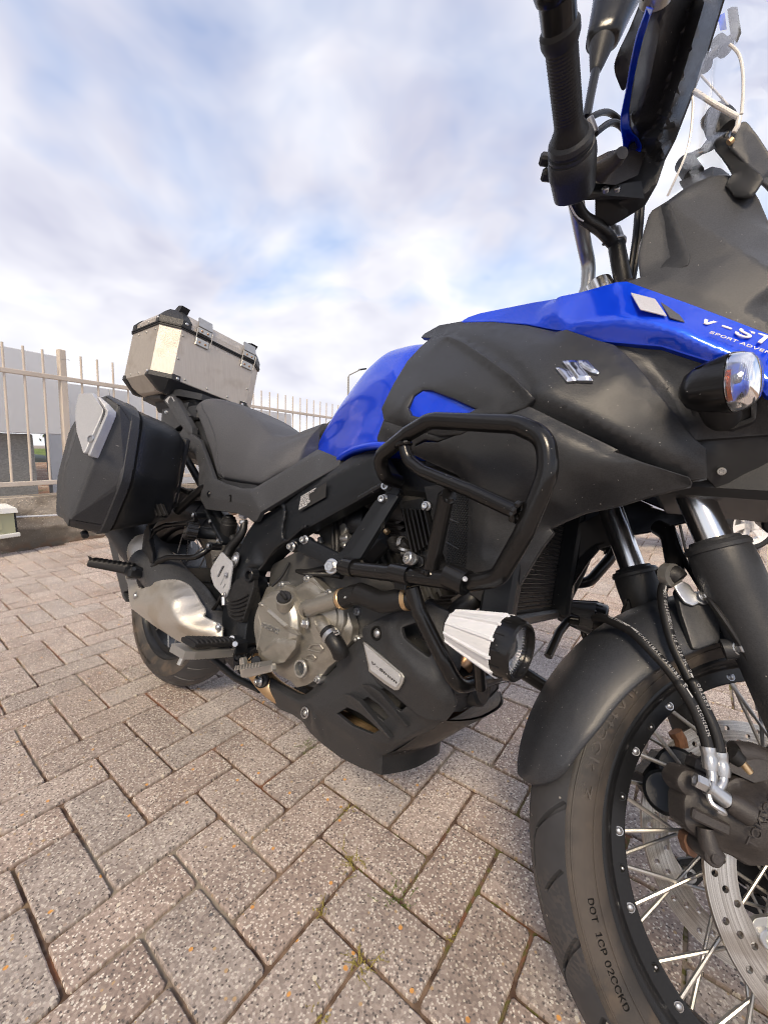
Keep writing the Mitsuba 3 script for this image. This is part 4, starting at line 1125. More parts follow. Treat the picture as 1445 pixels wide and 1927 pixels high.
cov_c = [[(0.9433,-0.174,0.9754),(1.0802,-0.222,0.9089),(1.1559,-0.238,0.8708),(1.2114,-0.242,0.8492)], [(1.0217,-0.172,1.0074),(1.0976,-0.206,0.9471),(1.1595,-0.232,0.9002),(1.2037,-0.242,0.8661)],
         [(0.9355,-0.203,0.8605),(0.9992,-0.218,0.8371),(1.0515,-0.228,0.8297),(1.1017,-0.234,0.8298),(1.156,-0.24,0.8429)],
         [(0.9825,-0.221,0.8659),(0.9983,-0.217,0.8925),(1.0175,-0.215,0.9031),(1.0433,-0.22,0.8991),(1.1003,-0.23,0.8761),(1.1468,-0.236,0.8529),(1.1162,-0.234,0.8357),(1.0429,-0.228,0.8376),(0.9995,-0.222,0.8486),(0.9825,-0.221,0.8659)]]
both('side_cover__shell', panel(cov, cov_c, [[(0.9945,-0.219,0.866),(0.9995,-0.215,0.8899),(1.0167,-0.214,0.9007),(1.0395,-0.219,0.897),(1.0931,-0.228,0.8749),(1.1405,-0.235,0.853),(1.1125,-0.232,0.8399),(1.0408,-0.226,0.8413),(1.0062,-0.221,0.85)]], t=.012, res=.005, sm=3, lip=.003), 'm_black', smooth=30)
both('side_cover__inset', panel(inset, [[(1.0452,-0.214,0.8716)]], t=.004, res=.008, sm=2, basis=SIDE), 'm_blue')
# lower trim behind the crash bar
trim = [(0.9311,-0.198,0.8512),(0.9339,-0.198,0.8539),(0.998,-0.21,0.8351),(1.0697,-0.22,0.8187),(1.1074,-0.222,0.8196),(1.0667,-0.218,0.8108),(1.0373,-0.212,0.8156),(1.0156,-0.205,0.8087),(1.0041,-0.195,0.795),(0.9668,-0.192,0.8086),(0.9177,-0.186,0.8133),(0.9135,-0.186,0.824)]
both('side_cover__lower_trim', panel(trim, [[(0.942,-0.204,0.8462),(0.9708,-0.206,0.8181),(1.0011,-0.2,0.8067)], [(0.9982,-0.214,0.8287),(1.0613,-0.222,0.8148)]], t=.01, res=.006, sm=2, lip=.0025), 'm_black', smooth=30)

# fairing panel that carries the emblem
fair = [(0.923,-0.118,1.0542),(0.9291,-0.118,1.0595),(0.9621,-0.12,1.0696),(1.0168,-0.126,1.0648),(1.0846,-0.142,1.043),(1.1627,-0.166,1.0093),(1.2132,-0.182,0.9826),(1.2308,-0.19,0.9791),(1.2729,-0.198,0.954),(1.2969,-0.2,0.9424),(1.3197,-0.206,0.9176),(1.3412,-0.21,0.8901),(1.3592,-0.208,0.8645),(1.3778,-0.2,0.8408),(1.3957,-0.188,0.82),(1.4065,-0.18,0.8116),(1.411,-0.166,0.7812),(1.3984,-0.166,0.7786),(1.3929,-0.17,0.7802),(1.3639,-0.186,0.7841),(1.3165,-0.206,0.8036),(1.2695,-0.222,0.8248),(1.2268,-0.231,0.8446),(1.2091,-0.233,0.8537),(1.2056,-0.233,0.8537),(1.2072,-0.234,0.8585),(1.2158,-0.236,0.8639),(1.2008,-0.232,0.8784),(1.1712,-0.222,0.9065),(1.1109,-0.196,0.9536),(1.0496,-0.17,0.9998),(1.0074,-0.152,1.024),(0.9601,-0.135,1.0392)]
fair_c = [[(0.9312,-0.121,1.0541),(0.9876,-0.139,1.0372),(1.0453,-0.156,1.0235),(1.0942,-0.176,0.9971),(1.1444,-0.2,0.9638),(1.1829,-0.22,0.9302),(1.2144,-0.236,0.8958),(1.2369,-0.246,0.8672)], [(1.2197,-0.246,0.8651),(1.2371,-0.247,0.8625),(1.2716,-0.2425,0.8424),(1.3183,-0.231,0.8181),(1.3747,-0.203,0.7939),(1.3956,-0.186,0.7874),(1.4075,-0.175,0.783)],
          [(1.0405,-0.14,1.0462),(1.1383,-0.176,0.998),(1.1944,-0.204,0.958)], [(1.2884,-0.204,0.946),(1.3263,-0.218,0.8929),(1.3579,-0.212,0.8474),(1.3823,-0.196,0.8165),(1.397,-0.181,0.7921)],
          [(0.9863,-0.137,1.038),(1.0245,-0.148,1.0233),(1.0801,-0.17,0.9855),(1.1376,-0.196,0.9422),(1.1806,-0.217,0.9043),(1.217,-0.232,0.8715)], [(1.2381,-0.205,0.9544),(1.3162,-0.225,0.8863),(1.352,-0.213,0.8361)]]
both('fairing__upper_panel', panel(fair, fair_c, t=.012, res=.006, sm=5, lip=.002), 'm_black', smooth=30)
# emblem on it
ec = arr((1.2664,-0.2275,0.8973)); eu = unit(arr((1.2838,-0.2275,0.9003)) - arr((1.248,-0.2275,0.8942)))
en = unit([.15, -.91, .39]); eu = unit(eu - en * (eu @ en)); ev = np.cross(en, eu)
for q_ in ([(1.2392,-0.2275,0.9028),(1.2434,-0.2275,0.903),(1.2514,-0.2275,0.9006),(1.2575,-0.2275,0.8964),(1.2666,-0.2275,0.8843),(1.2685,-0.2275,0.8794),(1.2575,-0.2275,0.8765)], [(1.2449,-0.2275,0.917),(1.263,-0.2275,0.9175),(1.265,-0.2275,0.9118),(1.2872,-0.2275,0.8796),(1.2697,-0.2275,0.8793),(1.2661,-0.2275,0.8852)], [(1.2648,-0.2275,0.9173),(1.275,-0.2275,0.9177),(1.2924,-0.2275,0.8946),(1.2906,-0.2275,0.8929),(1.2837,-0.2275,0.8952),(1.2763,-0.2275,0.9002),(1.2712,-0.2275,0.9052),(1.2669,-0.2275,0.9115)]):
    c_ = arr(q_).mean(0)
    q_ = [ec + en * .0035 + (p - ec) - en * ((p - ec) @ en) for p in (c_ + (arr(q_) - c_) * .985)]
    bs_ = (eu, ev, en)
    top_ = [np.mean(q_, 0) + (p - np.mean(q_, 0)) * .72 + en * .0022 for p in q_]
    mk('fairing__emblem', panel(q_, [list(top_) + [top_[0]], [np.mean(q_, 0) + en * .0025]], (), .004, .002, 1, .0006, bs_), 'm_badge', smooth=20)

# lower fairing, reaching down beside the radiator
low = [(1.159,-0.232,0.8385),(1.2078,-0.238,0.8508),(1.2145,-0.24,0.8493),(1.2817,-0.235,0.8157),(1.3247,-0.226,0.7959),(1.3209,-0.226,0.7933),(1.3508,-0.21,0.7848),(1.3954,-0.18,0.776),(1.3978,-0.172,0.7725),(1.3972,-0.168,0.7706),(1.3839,-0.172,0.7648),(1.3592,-0.176,0.7538),(1.3291,-0.176,0.7392),(1.2892,-0.174,0.7255),(1.2627,-0.172,0.7099),(1.2442,-0.17,0.6972),(1.2499,-0.17,0.6907),(1.2355,-0.168,0.6648),(1.2218,-0.166,0.6303),(1.2078,-0.164,0.5947),(1.1954,-0.16,0.5668),(1.1672,-0.168,0.5711),(1.1442,-0.176,0.5827),(1.1362,-0.18,0.6096),(1.1318,-0.184,0.6576),(1.1206,-0.186,0.7202),(1.1141,-0.188,0.75),(1.0984,-0.19,0.7624),(1.0554,-0.192,0.7768),(1.0101,-0.196,0.7919),(1.0124,-0.198,0.7925),(1.0126,-0.206,0.7987),(1.0404,-0.214,0.8063),(1.0691,-0.22,0.8042),(1.1136,-0.228,0.8166)]
low_c = [[(1.1951,-0.24,0.8362),(1.2077,-0.247,0.837),(1.2294,-0.25,0.8293),(1.286,-0.246,0.8025),(1.3281,-0.238,0.7836),(1.341,-0.22,0.7813),(1.3904,-0.176,0.7725)],
         [(1.2098,-0.236,0.8468),(1.2496,-0.237,0.8257),(1.296,-0.234,0.8025),(1.3132,-0.226,0.7913),(1.3581,-0.2,0.7789)],
         [(1.0681,-0.222,0.7983),(1.133,-0.228,0.7779),(1.1536,-0.226,0.7573),(1.1612,-0.22,0.7318),(1.1702,-0.2,0.6308)], [(1.209,-0.246,0.796),(1.2595,-0.244,0.7733),(1.2912,-0.234,0.7631),(1.3192,-0.216,0.7594)],
         [(1.2118,-0.232,0.749),(1.2486,-0.222,0.7289),(1.2757,-0.204,0.7174)], [(1.177,-0.19,0.6533),(1.2119,-0.18,0.6385)], [(1.0189,-0.204,0.7898),(1.1196,-0.204,0.753),(1.1302,-0.2,0.7358),(1.1469,-0.19,0.6268)]]
both('fairing__lower_panel', panel(low, low_c, t=.010, res=.007, sm=5, lip=.002), 'm_black', smooth=35)
# recessed inner duct with honeycomb mesh and fins
duct = [(1.0132,-0.15,0.7425),(1.0798,-0.165,0.7509),(1.1068,-0.18,0.7573),(1.1183,-0.182,0.7352),(1.1328,-0.17,0.625),(1.0861,-0.155,0.6168),(1.0397,-0.15,0.6884)]
both('radiator_duct__wall', panel(duct, (), t=.006, res=.01, lip=.001), 'm_black')
hx = []
hc, hu, hv = arr((1.1115,-0.1865,0.6837)), unit(arr((1.121,-0.178,0.6095)) - arr((1.1116,-0.188,0.7219))), None
for r in range(34):
    for c in range(8):
        base = hc - hu * .055 + hu * (r * .0036) + np.array([1, 0, 0]) * ((c - 3.5) * .0042 + (r % 2) * .0021 + r * .0000)
        hx.append(lathe([(.0017, .0012), (.0015, 0), (.0, 0)], base, (0, -1, 0), 6))
mk('radiator_duct__mesh', cat(*hx), 'm_frame', smooth=False)
mk('radiator_duct__fin', tube([(1.0935,-0.186,0.6889),(1.1189,-0.196,0.6841)], [.003, .001], 6), 'm_black')
mk('radiator_duct__fin', tube([(1.0965,-0.184,0.6506),(1.1234,-0.192,0.6441)], [.003, .001], 6), 'm_black')


# ---------------------------------------------------------------- blue beak side panel with its lettering
blue = [(1.0172,-0.128,1.064),(1.0304,-0.128,1.069),(1.0532,-0.13,1.0706),(1.1093,-0.138,1.0652),(1.1578,-0.148,1.0585),(1.2142,-0.162,1.0468),(1.2056,-0.174,1.0425),(1.2409,-0.18,1.0384),(1.2676,-0.183,1.0388),(1.2858,-0.184,1.0399),(1.2971,-0.182,1.0391),(1.3083,-0.182,1.0318),(1.3686,-0.184,0.9925),(1.4154,-0.182,0.9626),(1.4485,-0.178,0.9424),(1.4673,-0.17,0.9335),(1.473,-0.178,0.8645),(1.4545,-0.19,0.8703),(1.4416,-0.196,0.8906),(1.4008,-0.202,0.9095),(1.3773,-0.202,0.9213),(1.3519,-0.2,0.9354),(1.3235,-0.198,0.9434),(1.2735,-0.192,0.9584),(1.2298,-0.188,0.9819),(1.2072,-0.176,0.994),(1.1601,-0.162,1.0172),(1.0841,-0.142,1.0461)]
blue_c = [[(1.2301,-0.189,0.9819),(1.2456,-0.196,0.9794),(1.2586,-0.201,0.9784),(1.2875,-0.208,0.9733),(1.3158,-0.212,0.9684),(1.3366,-0.214,0.9602),(1.3761,-0.216,0.9336),(1.4199,-0.211,0.9073),(1.452,-0.204,0.8822),(1.4701,-0.196,0.8719)], [(1.2925,-0.1875,1.0263),(1.3018,-0.199,0.9999),(1.309,-0.2105,0.9724)], [(1.3704,-0.193,0.9782),(1.3733,-0.2055,0.9562)], [(1.212,-0.1835,1.0164),(1.2157,-0.1865,0.9973)], [(1.1672,-0.157,1.0362),(1.1159,-0.147,1.0469)]]
both('blue_fairing__shell', panel(blue, blue_c, t=.010, res=.005, sm=4, lip=.0025), 'm_blue', smooth=38)


def on_plane(a, b, c, n_out=-1):
    a, b, c = arr(a), arr(b), arr(c); n = unit(np.cross(b - a, c - a))
    return n if n[1] * n_out > 0 else -n


LB, RS, HG = 1, 1, 1
pa_ = [(1.3294,-0.19,1.0015),(1.4423,-0.1905,0.9252),(1.3932,-0.2125,0.9316)]
tn = on_plane(*pa_)
lift = lambda pts, d=.0024: [arr(p) + tn * d for p in pts]
bas = (unit(arr(pa_[1]) - arr(pa_[0])), np.cross(tn, unit(arr(pa_[1]) - arr(pa_[0]))), tn)
mk('blue_fairing__stripe', plate(lift([(1.3068,-0.1919,1.0143),(1.3339,-0.1861,1.0033),(1.3519,-0.2067,0.9664),(1.3245,-0.2136,0.9764)]), .0012, bas, lip=.0003, res=.004), 'm_silver_print', smooth=False)
mk('blue_fairing__stripe', plate(lift([(1.3396,-0.1858,0.9998),(1.3525,-0.1841,0.9932),(1.3706,-0.2044,0.9565),(1.3559,-0.2065,0.9638)]), .0012, bas, lip=.0003, res=.004), 'm_grey_print', smooth=False)
q_ = lift([(1.3809,-0.1967,0.9589),(1.4312,-0.1918,0.9311),(1.3824,-0.1821,0.9756)], .0030)
mk('blue_fairing__lettering', text_span('V-STROM', 'V-S', q_[0], q_[1], q_[2], tn, .0008, shear=.25, bold=True), 'm_white_print', smooth=False)
q_ = lift([(1.3947,-0.2078,0.9363),(1.4205,-0.2053,0.922),(1.3952,-0.2034,0.9412)], .0030)
mk('blue_fairing__lettering', text_span('SPORT ADVENTURE TOURER', 'SPORT', q_[0], q_[1], q_[2], tn, .0006, shear=.2), 'm_white_print', smooth=False)

# black headlight cowl above the blue panel
cowl = [(1.2958,-0.176,1.0428),(1.3075,-0.178,1.0349),(1.3682,-0.18,0.995),(1.4153,-0.178,0.9652),(1.4486,-0.174,0.9451),(1.4674,-0.168,0.9355),(1.4601,-0.1,1.0986),(1.4358,-0.1,1.1349),(1.4221,-0.104,1.1699),(1.4114,-0.106,1.1918),(1.3943,-0.108,1.2103),(1.378,-0.112,1.2151),(1.362,-0.116,1.2144),(1.3428,-0.124,1.2021),(1.3252,-0.133,1.1827),(1.3087,-0.14,1.1691),(1.3061,-0.142,1.1608),(1.3043,-0.152,1.1242),(1.3045,-0.16,1.0905),(1.3079,-0.163,1.073),(1.3124,-0.166,1.0539),(1.3192,-0.168,1.0512)]
cowl_c = [[(1.3266,-0.139,1.1734),(1.3709,-0.153,1.1159),(1.4044,-0.162,1.0744),(1.4396,-0.166,1.0351),(1.4601,-0.166,1.0142)], [(1.3461,-0.128,1.1922),(1.3779,-0.131,1.1592),(1.4088,-0.126,1.134),(1.4363,-0.117,1.1138)],
          [(1.3266,-0.139,1.1734),(1.3454,-0.152,1.1162),(1.3626,-0.163,1.0692),(1.3607,-0.166,1.0564)], [(1.3189,-0.139,1.1749),(1.3157,-0.139,1.1651),(1.3301,-0.148,1.1134),(1.3365,-0.158,1.0735),(1.3324,-0.165,1.0609)], [(1.3441,-0.176,1.0359),(1.3852,-0.18,1.0045),(1.4469,-0.175,0.961)]]
both('headlight_cowl__shell', panel(cowl, cowl_c, t=.012, res=.005, sm=1, lip=.0025), 'm_black_soft', smooth=22)
mk('headlight_cowl__fold', panel([(1.3185,-0.139,1.1745),(1.3269,-0.141,1.1715),(1.3379,-0.147,1.1432),(1.3491,-0.154,1.111),(1.361,-0.163,1.0734),(1.3627,-0.165,1.0654),(1.3614,-0.168,1.0556),(1.3543,-0.1675,1.0534),(1.3371,-0.166,1.056),(1.3324,-0.165,1.0609),(1.3389,-0.157,1.0786),(1.3336,-0.15,1.1109),(1.3249,-0.143,1.1454)], [[(1.3241,-0.143,1.1694),(1.3437,-0.155,1.1146),(1.356,-0.164,1.0717),(1.3532,-0.168,1.0546)]], t=.008, res=.004, sm=1, lip=.0015), 'm_black', smooth=25)
# inner cowl half at the rear edge; sky light painted in as silver colour
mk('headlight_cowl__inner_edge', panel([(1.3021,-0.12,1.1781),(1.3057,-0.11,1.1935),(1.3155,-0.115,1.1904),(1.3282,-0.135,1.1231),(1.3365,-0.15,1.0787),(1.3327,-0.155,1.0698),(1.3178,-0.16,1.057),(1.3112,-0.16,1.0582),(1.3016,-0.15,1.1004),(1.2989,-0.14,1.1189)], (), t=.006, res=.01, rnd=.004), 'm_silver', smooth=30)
mk('headlight_cowl__dash_top', cat(hull([(1.328,-0.09,1.2454),(1.3655,-0.08,1.261),(1.3761,-0.07,1.262),(1.3908,-0.075,1.239),(1.371,-0.1,1.2266),(1.3401,-0.118,1.2052),(1.3073,0.06,1.3763),(1.3541,0.06,1.3845),(1.3677,0.06,1.3753),(1.3113,0.06,1.3658)])), 'm_black_soft', smooth=25)
mk('instrument_mount', cat(tube([(1.3292,-0.07,1.2912),(1.3442,-0.08,1.2565)], .013, 16), tube([(1.3345,-0.065,1.3018),(1.3465,-0.04,1.3298),(1.3549,-0.02,1.3555)], [.006, .005, .010], 10), tube([(1.327,-0.07,1.2907),(1.3293,-0.065,1.2983)], .004, 8)), 'm_black_soft')

# panel under the blue beak that carries the indicator, and the dark underside
und = [(1.2936,-0.186,0.9511),(1.3244,-0.19,0.9457),(1.351,-0.192,0.9384),(1.4006,-0.194,0.9118),(1.4429,-0.188,0.8917),(1.4551,-0.182,0.8723),(1.4739,-0.17,0.8653),(1.48,-0.135,0.8451),(1.4624,-0.135,0.8431),(1.4304,-0.148,0.8361),(1.3981,-0.158,0.8302),(1.3945,-0.164,0.8276),(1.3763,-0.182,0.8479),(1.3573,-0.192,0.8717),(1.3389,-0.194,0.8974),(1.3171,-0.192,0.9247)]
und_c = [[(1.3155,-0.184,0.9454),(1.336,-0.182,0.9276),(1.3509,-0.18,0.9015),(1.3744,-0.172,0.8605),(1.3949,-0.16,0.8315)], [(1.3369,-0.188,0.9248),(1.3627,-0.19,0.9183),(1.3925,-0.188,0.9089),(1.4234,-0.18,0.8882),(1.4498,-0.172,0.8658)], [(1.3627,-0.184,0.8848),(1.4026,-0.166,0.8501),(1.4536,-0.148,0.848)],]
both('fairing__indicator_panel', panel(und, und_c, t=.010, res=.007, sm=3, lip=.002), 'm_black', smooth=35)
bel = [(1.3939,-0.15,0.8311),(1.3979,-0.15,0.8321),(1.4305,-0.142,0.8374),(1.4627,-0.13,0.8441),(1.4815,-0.12,0.8485),(1.4899,-0.09,0.798),(1.4714,-0.095,0.79),(1.4473,-0.1,0.7807),(1.4264,-0.105,0.7762),(1.4194,-0.115,0.7846),(1.4102,-0.135,0.7902),(1.4078,-0.14,0.802),(1.4057,-0.15,0.8202)]
both('fairing__belly', panel(bel, (), t=.010, res=.012, sm=2), 'm_dark', smooth=35)
mk('fairing__belly_bolt', allen((1.4254,-0.128,0.7975), (0, -1, -.3), .0048), 'm_steel', smooth=30)
mk('fairing__inner_shield', cat(box((1.50, 0, .80), (.30, .22, .06), ch=.01), box((1.42, 0, .93), (.26, .25, .22), ch=.02), box((1.36, 0, 1.02), (.14, .2, .1), ch=.02)), 'm_dark')

# ---------------------------------------------------------------- right front indicator (leans out on a stub)
def indicator(sgn):
    c0, c1 = arr((1.4189,-0.232,0.8712)), arr((1.429,-0.232,0.871))
    ax = unit([.93, -.30, .06]); u = unit([0.05, .25, 1.0]); u = unit(u - ax * (u @ ax)); v = np.cross(ax, u)
    c = arr((1.4232,-0.236,0.867))
    K = .80
    prof = [(0, -.058), (.010, -.057), (.020, -.050), (.0265, -.038), (.0310, -.018), (.0335, -.001)]
    n = 40; th = np.linspace(0, 2 * np.pi, n, endpoint=False)
    def ringp(r, h, k=1.0):
        e = .82
        r, h = r * K, h * K
        cu, sv = np.sign(np.cos(th)) * np.abs(np.cos(th)) ** e, np.sign(np.sin(th)) * np.abs(np.sin(th)) ** e
        return c + ax * h + u * (r * 1.14 * cu)[:, None] + v * (r * .98 * sv)[:, None]
    body = loft([ringp(max(r, 1e-4), h) for r, h in prof] + [ringp(.0335, .0), ringp(.030, .0005)])
    lens = loft([ringp(.0336, .0012), ringp(.0335, .004), ringp(.0318, .012), ringp(.028, .021), ringp(.021, .026), ringp(.010, .028), ringp(.0001, .0285)])
    lens_in = loft([ringp(.0326, .0014), ringp(.0324, .004), ringp(.0306, .0115), ringp(.0268, .0198), ringp(.020, .0246), ringp(.0095, .0264), ringp(.0001, .0268)])
    ribs = [tube([c + ax * K * (.0245 - .013 * (abs(k) / 12) ** 2) + v * (.0018 * k * K) - u * .010, c + ax * K * (.0245 - .011 * (abs(k) / 12) ** 2) + v * (.0018 * k * K) + u * .014], .00055, 5) for k in range(-12, 13)]
    refl = loft([ringp(.0315, .003), ringp(.026, -.008), ringp(.016, -.020), ringp(.004, -.024)])
    bulb = lathe([(.0036, -.016), (.0044, -.006), (.0054, 0), (.005, .005), (.0025, .007), (0, .0075)], c + u * .004, ax, 20)
    band = cat(*[tube([c + ax * .0014 + u * (.0322 * K * 1.14 * math.cos(a)) + v * (.0322 * K * .98 * math.sin(a)), c + ax * .0052 + u * (.0303 * K * 1.14 * math.cos(a)) + v * (.0303 * K * .98 * math.sin(a))], .0005, 4) for a in np.linspace(math.radians(95), math.radians(165), 34)])
    stub = cat(tube([(1.4139,-0.222,0.8543),(1.4163,-0.205,0.8469),(1.4191,-0.18,0.8499)], [.020, .017, .017], 24, smooth_n=8), )
    well = panel([(1.3889,-0.176,0.8662),(1.3935,-0.18,0.871),(1.413,-0.182,0.8723),(1.4363,-0.182,0.8708),(1.4449,-0.178,0.8687),(1.4464,-0.176,0.8647),(1.4471,-0.17,0.85),(1.4453,-0.168,0.8476),(1.4293,-0.16,0.8419),(1.4242,-0.16,0.8422),(1.3984,-0.165,0.8499),(1.3924,-0.168,0.8524)], (), [[(1.3918,-0.177,0.8641),(1.395,-0.18,0.8693),(1.4355,-0.18,0.8693),(1.4426,-0.178,0.8665),(1.4456,-0.17,0.8516),(1.4434,-0.168,0.85),(1.4281,-0.162,0.8437),(1.4245,-0.162,0.8438),(1.3995,-0.166,0.8516),(1.3934,-0.169,0.8545)]], t=.010, res=.006, lip=.0015, rnd=.004)
    floor_ = panel([(1.3901,-0.17,0.8666),(1.3944,-0.172,0.8739),(1.4397,-0.172,0.872),(1.4446,-0.17,0.8693),(1.4463,-0.162,0.8527),(1.4271,-0.156,0.8444),(1.3987,-0.16,0.8527)], (), t=.003, res=.01)
    f = (lambda m: m) if sgn < 0 else mir
    nm = 'indicator'
    mk(nm + '__body' if sgn < 0 else nm + '_001__body', f(body), 'm_dark' if False else 'm_tube', smooth=45)
    nm = nm if sgn < 0 else nm + '_001'
    mk(nm + '__lens', cat(f(lens), (f(lens_in)[0], f(lens_in)[1][:, ::-1])), 'm_lens', smooth=50)
    mk(nm + '__reflector', f(refl), 'm_badge', smooth=45)
    mk(nm + '__bulb', f(bulb), 'm_silver')
    mk(nm + '__lens_ribs', f(cat(*ribs)), 'm_white')
    mk(nm + '__amber_edge', f(band), 'm_orange', smooth=False)
    mk(nm + '__stub', f(stub), 'm_rubber')
    mk(nm + '__socket_rim', f(well), 'm_black')
    mk(nm + '__socket', f(floor_), 'm_dark')
    hp = c - ax * .034 + u * .028 * .55 - v * .0265 * .0
    q = unit(u * .62 + v * (.78 if (v[1] < 0) else -.78)); hp = c - ax * .030 * K + u * (.029 * K * 1.14 * .60) + (v if v[1] < 0 else -v) * (.029 * K * .98 * .72)
    mk(nm + '__screw_hole', f(cat(lathe([(.0062, .0022), (.0052, .0016), (.0050, -.006), (0, -.006)], hp, unit(q * 1.0 - ax * .25), 18))), 'm_groove')


indicator(-1)
indicator(1)

# ---------------------------------------------------------------- windscreen with its brackets
sheet = [(1.3249,-0.15,1.1757),(1.3335,-0.16,1.1909),(1.3421,-0.166,1.2184),(1.3436,-0.168,1.2544),(1.3405,-0.17,1.2915),(1.3397,-0.171,1.2927),(1.3446,-0.166,1.3454),(1.3558,-0.155,1.4142),(1.3605,-0.15,1.458),(1.4059,-0.06,1.5354),(1.4207,-0.05,1.396),(1.4359,-0.04,1.2513),(1.4317,-0.06,1.2234),(1.407,-0.09,1.2219),(1.3782,-0.11,1.22),(1.3419,-0.135,1.1964)]
mk('windscreen__sheet', panel(sheet, [[(1.3784,-0.115,1.3926),(1.3927,-0.1,1.3095),(1.3838,-0.105,1.258)]], t=.0035, res=.02, sm=10, lip=.0008, basis=facing(.09, -.78, -.62)), 'm_clear', smooth=60)
mk('windscreen__edge', tube([(1.3253,-0.15,1.1761),(1.3335,-0.16,1.1909),(1.3421,-0.166,1.2184),(1.3436,-0.168,1.2544),(1.3405,-0.17,1.2915),(1.3394,-0.171,1.2941)], .0015, 8, smooth_n=40), 'm_edge')
mk('windscreen__edge', tube([(1.3387,-0.16,1.3131),(1.3649,-0.15,1.2897),(1.3901,-0.14,1.2688)], .0032, 10), 'm_edge')
mk('windscreen__edge', tube([(1.3938,-0.138,1.2725),(1.3918,-0.14,1.3073),(1.388,-0.142,1.3348),(1.3825,-0.144,1.3559),(1.3758,-0.146,1.368),(1.3705,-0.148,1.3742)], .0019, 8, smooth_n=30), 'm_edge')
mk('windscreen__edge', tube([(1.392,-0.139,1.2683),(1.3915,-0.138,1.2572),(1.3886,-0.136,1.2518)], .0032, 10), 'm_edge')
mk('windscreen__edge', tube([(1.3438,-0.158,1.3352),(1.3765,-0.12,1.3116)], .0014, 8), 'm_edge')
mk('windscreen__lower_trim', panel([(1.3881,-0.125,1.2609),(1.3957,-0.122,1.2763),(1.4111,-0.116,1.2518),(1.427,-0.11,1.2226),(1.4394,-0.1,1.2062),(1.443,-0.1,1.1695),(1.4311,-0.112,1.1803),(1.4194,-0.12,1.1919),(1.4036,-0.126,1.2156),(1.3883,-0.128,1.2406)], [[(1.3922,-0.13,1.2631),(1.4132,-0.126,1.2234),(1.4288,-0.12,1.1951)]], t=.01, res=.008, rnd=.005, lip=.003, basis=facing(.09, -.78, -.62)), 'm_black_soft')
mk('windscreen__bracket', panel([(1.3656,-0.118,1.2718),(1.3704,-0.118,1.2812),(1.3745,-0.118,1.2779),(1.3838,-0.12,1.2524),(1.393,-0.122,1.2337),(1.4019,-0.124,1.2156),(1.4105,-0.126,1.1991),(1.4195,-0.128,1.1852),(1.4237,-0.128,1.1763),(1.4182,-0.128,1.1642),(1.4145,-0.128,1.1585),(1.4015,-0.126,1.1675),(1.3905,-0.124,1.1882),(1.3948,-0.124,1.1989),(1.3962,-0.122,1.2037),(1.3888,-0.12,1.2223),(1.3806,-0.118,1.239),(1.3725,-0.118,1.253)], (), [[(1.3704,-0.119,1.2738),(1.3724,-0.119,1.2754),(1.3739,-0.119,1.2708),(1.3733,-0.119,1.267),(1.3715,-0.119,1.2691)]], t=.016, res=.006, rnd=.003, lip=.003, basis=facing(.09, -.78, -.62)), 'm_dark')
mk('windscreen__bracket', panel([(1.3496,-0.118,1.3061),(1.3521,-0.118,1.3104),(1.3558,-0.118,1.308),(1.365,-0.118,1.2957),(1.375,-0.119,1.2819),(1.3801,-0.12,1.2694),(1.3788,-0.12,1.2637),(1.3657,-0.118,1.2887),(1.357,-0.117,1.2888),(1.3513,-0.117,1.2995)], (), [[(1.352,-0.118,1.2996),(1.3537,-0.118,1.3016),(1.3553,-0.118,1.2966),(1.3541,-0.118,1.2952)]], t=.014, res=.006, rnd=.003, lip=.003, basis=facing(.09, -.78, -.62)), 'm_frame')
mk('windscreen__knob', cat(tube([(1.362,-0.1,1.3263),(1.3696,-0.11,1.2995),(1.3814,-0.115,1.2759)], [.014, .018, .014], 16), tube([(1.3562,-0.11,1.2876),(1.3685,-0.115,1.2901)], [.010, .011], 14)), 'm_dark')
mk('windscreen__clip', cat(tube([(1.3876,-0.132,1.246),(1.3843,-0.132,1.2426)], .0045, 8)), 'm_gold')
mk('phone_holder', cat(hull([(1.3589,-0.12,1.4663),(1.3637,-0.12,1.4663),(1.3704,-0.12,1.4616),(1.3794,-0.12,1.4166),(1.3765,-0.12,1.4041),(1.368,-0.12,1.4175),(1.356,-0.09,1.5039),(1.3681,-0.09,1.499),(1.3774,-0.09,1.4519),(1.3666,-0.09,1.4521)]), tube([(1.3663,-0.11,1.419),(1.3569,-0.115,1.414),(1.3463,-0.12,1.4017),(1.3421,-0.125,1.3854)], [.010, .008, .005, .010], 12), tube([(1.3524,-0.113,1.4286),(1.3638,-0.118,1.4037)], .009, 12)), 'm_black_soft', smooth=30)
mk('phone_holder__sticker', hull([(1.3463,-0.1,1.4876),(1.3544,-0.1,1.4876),(1.3601,-0.1,1.4574),(1.3523,-0.1,1.4605),(1.3461,-0.098,1.4901),(1.36,-0.098,1.4598)]), 'm_blue', smooth=False)


# ---------------------------------------------------------------- seat
s_top = spl1([-.005, .0, .012, .035, .09, .157, .22, .29, .345, .40, .44, .468, .51, .55, .60, .625], [.940, .955, .978, .990, .988, .981, .968, .947, .924, .903, .880, .864, .868, .885, .905, .912])
s_bot = spl1([-.005, .07, .12, .171, .21, .254, .29, .32, .36, .44, .513, .56, .609, .625], [.935, .930, .897, .862, .828, .790, .752, .722, .714, .711, .710, .742, .780, .80])
s_wb = spl1([-.005, .05, .15, .30, .42, .51, .56, .60, .625], [.085, .125, .148, .158, .158, .152, .135, .105, .085])
s_wt = spl1([-.005, .05, .15, .26, .34, .42, .50, .58, .625], [.06, .100, .118, .112, .118, .122, .100, .072, .060])


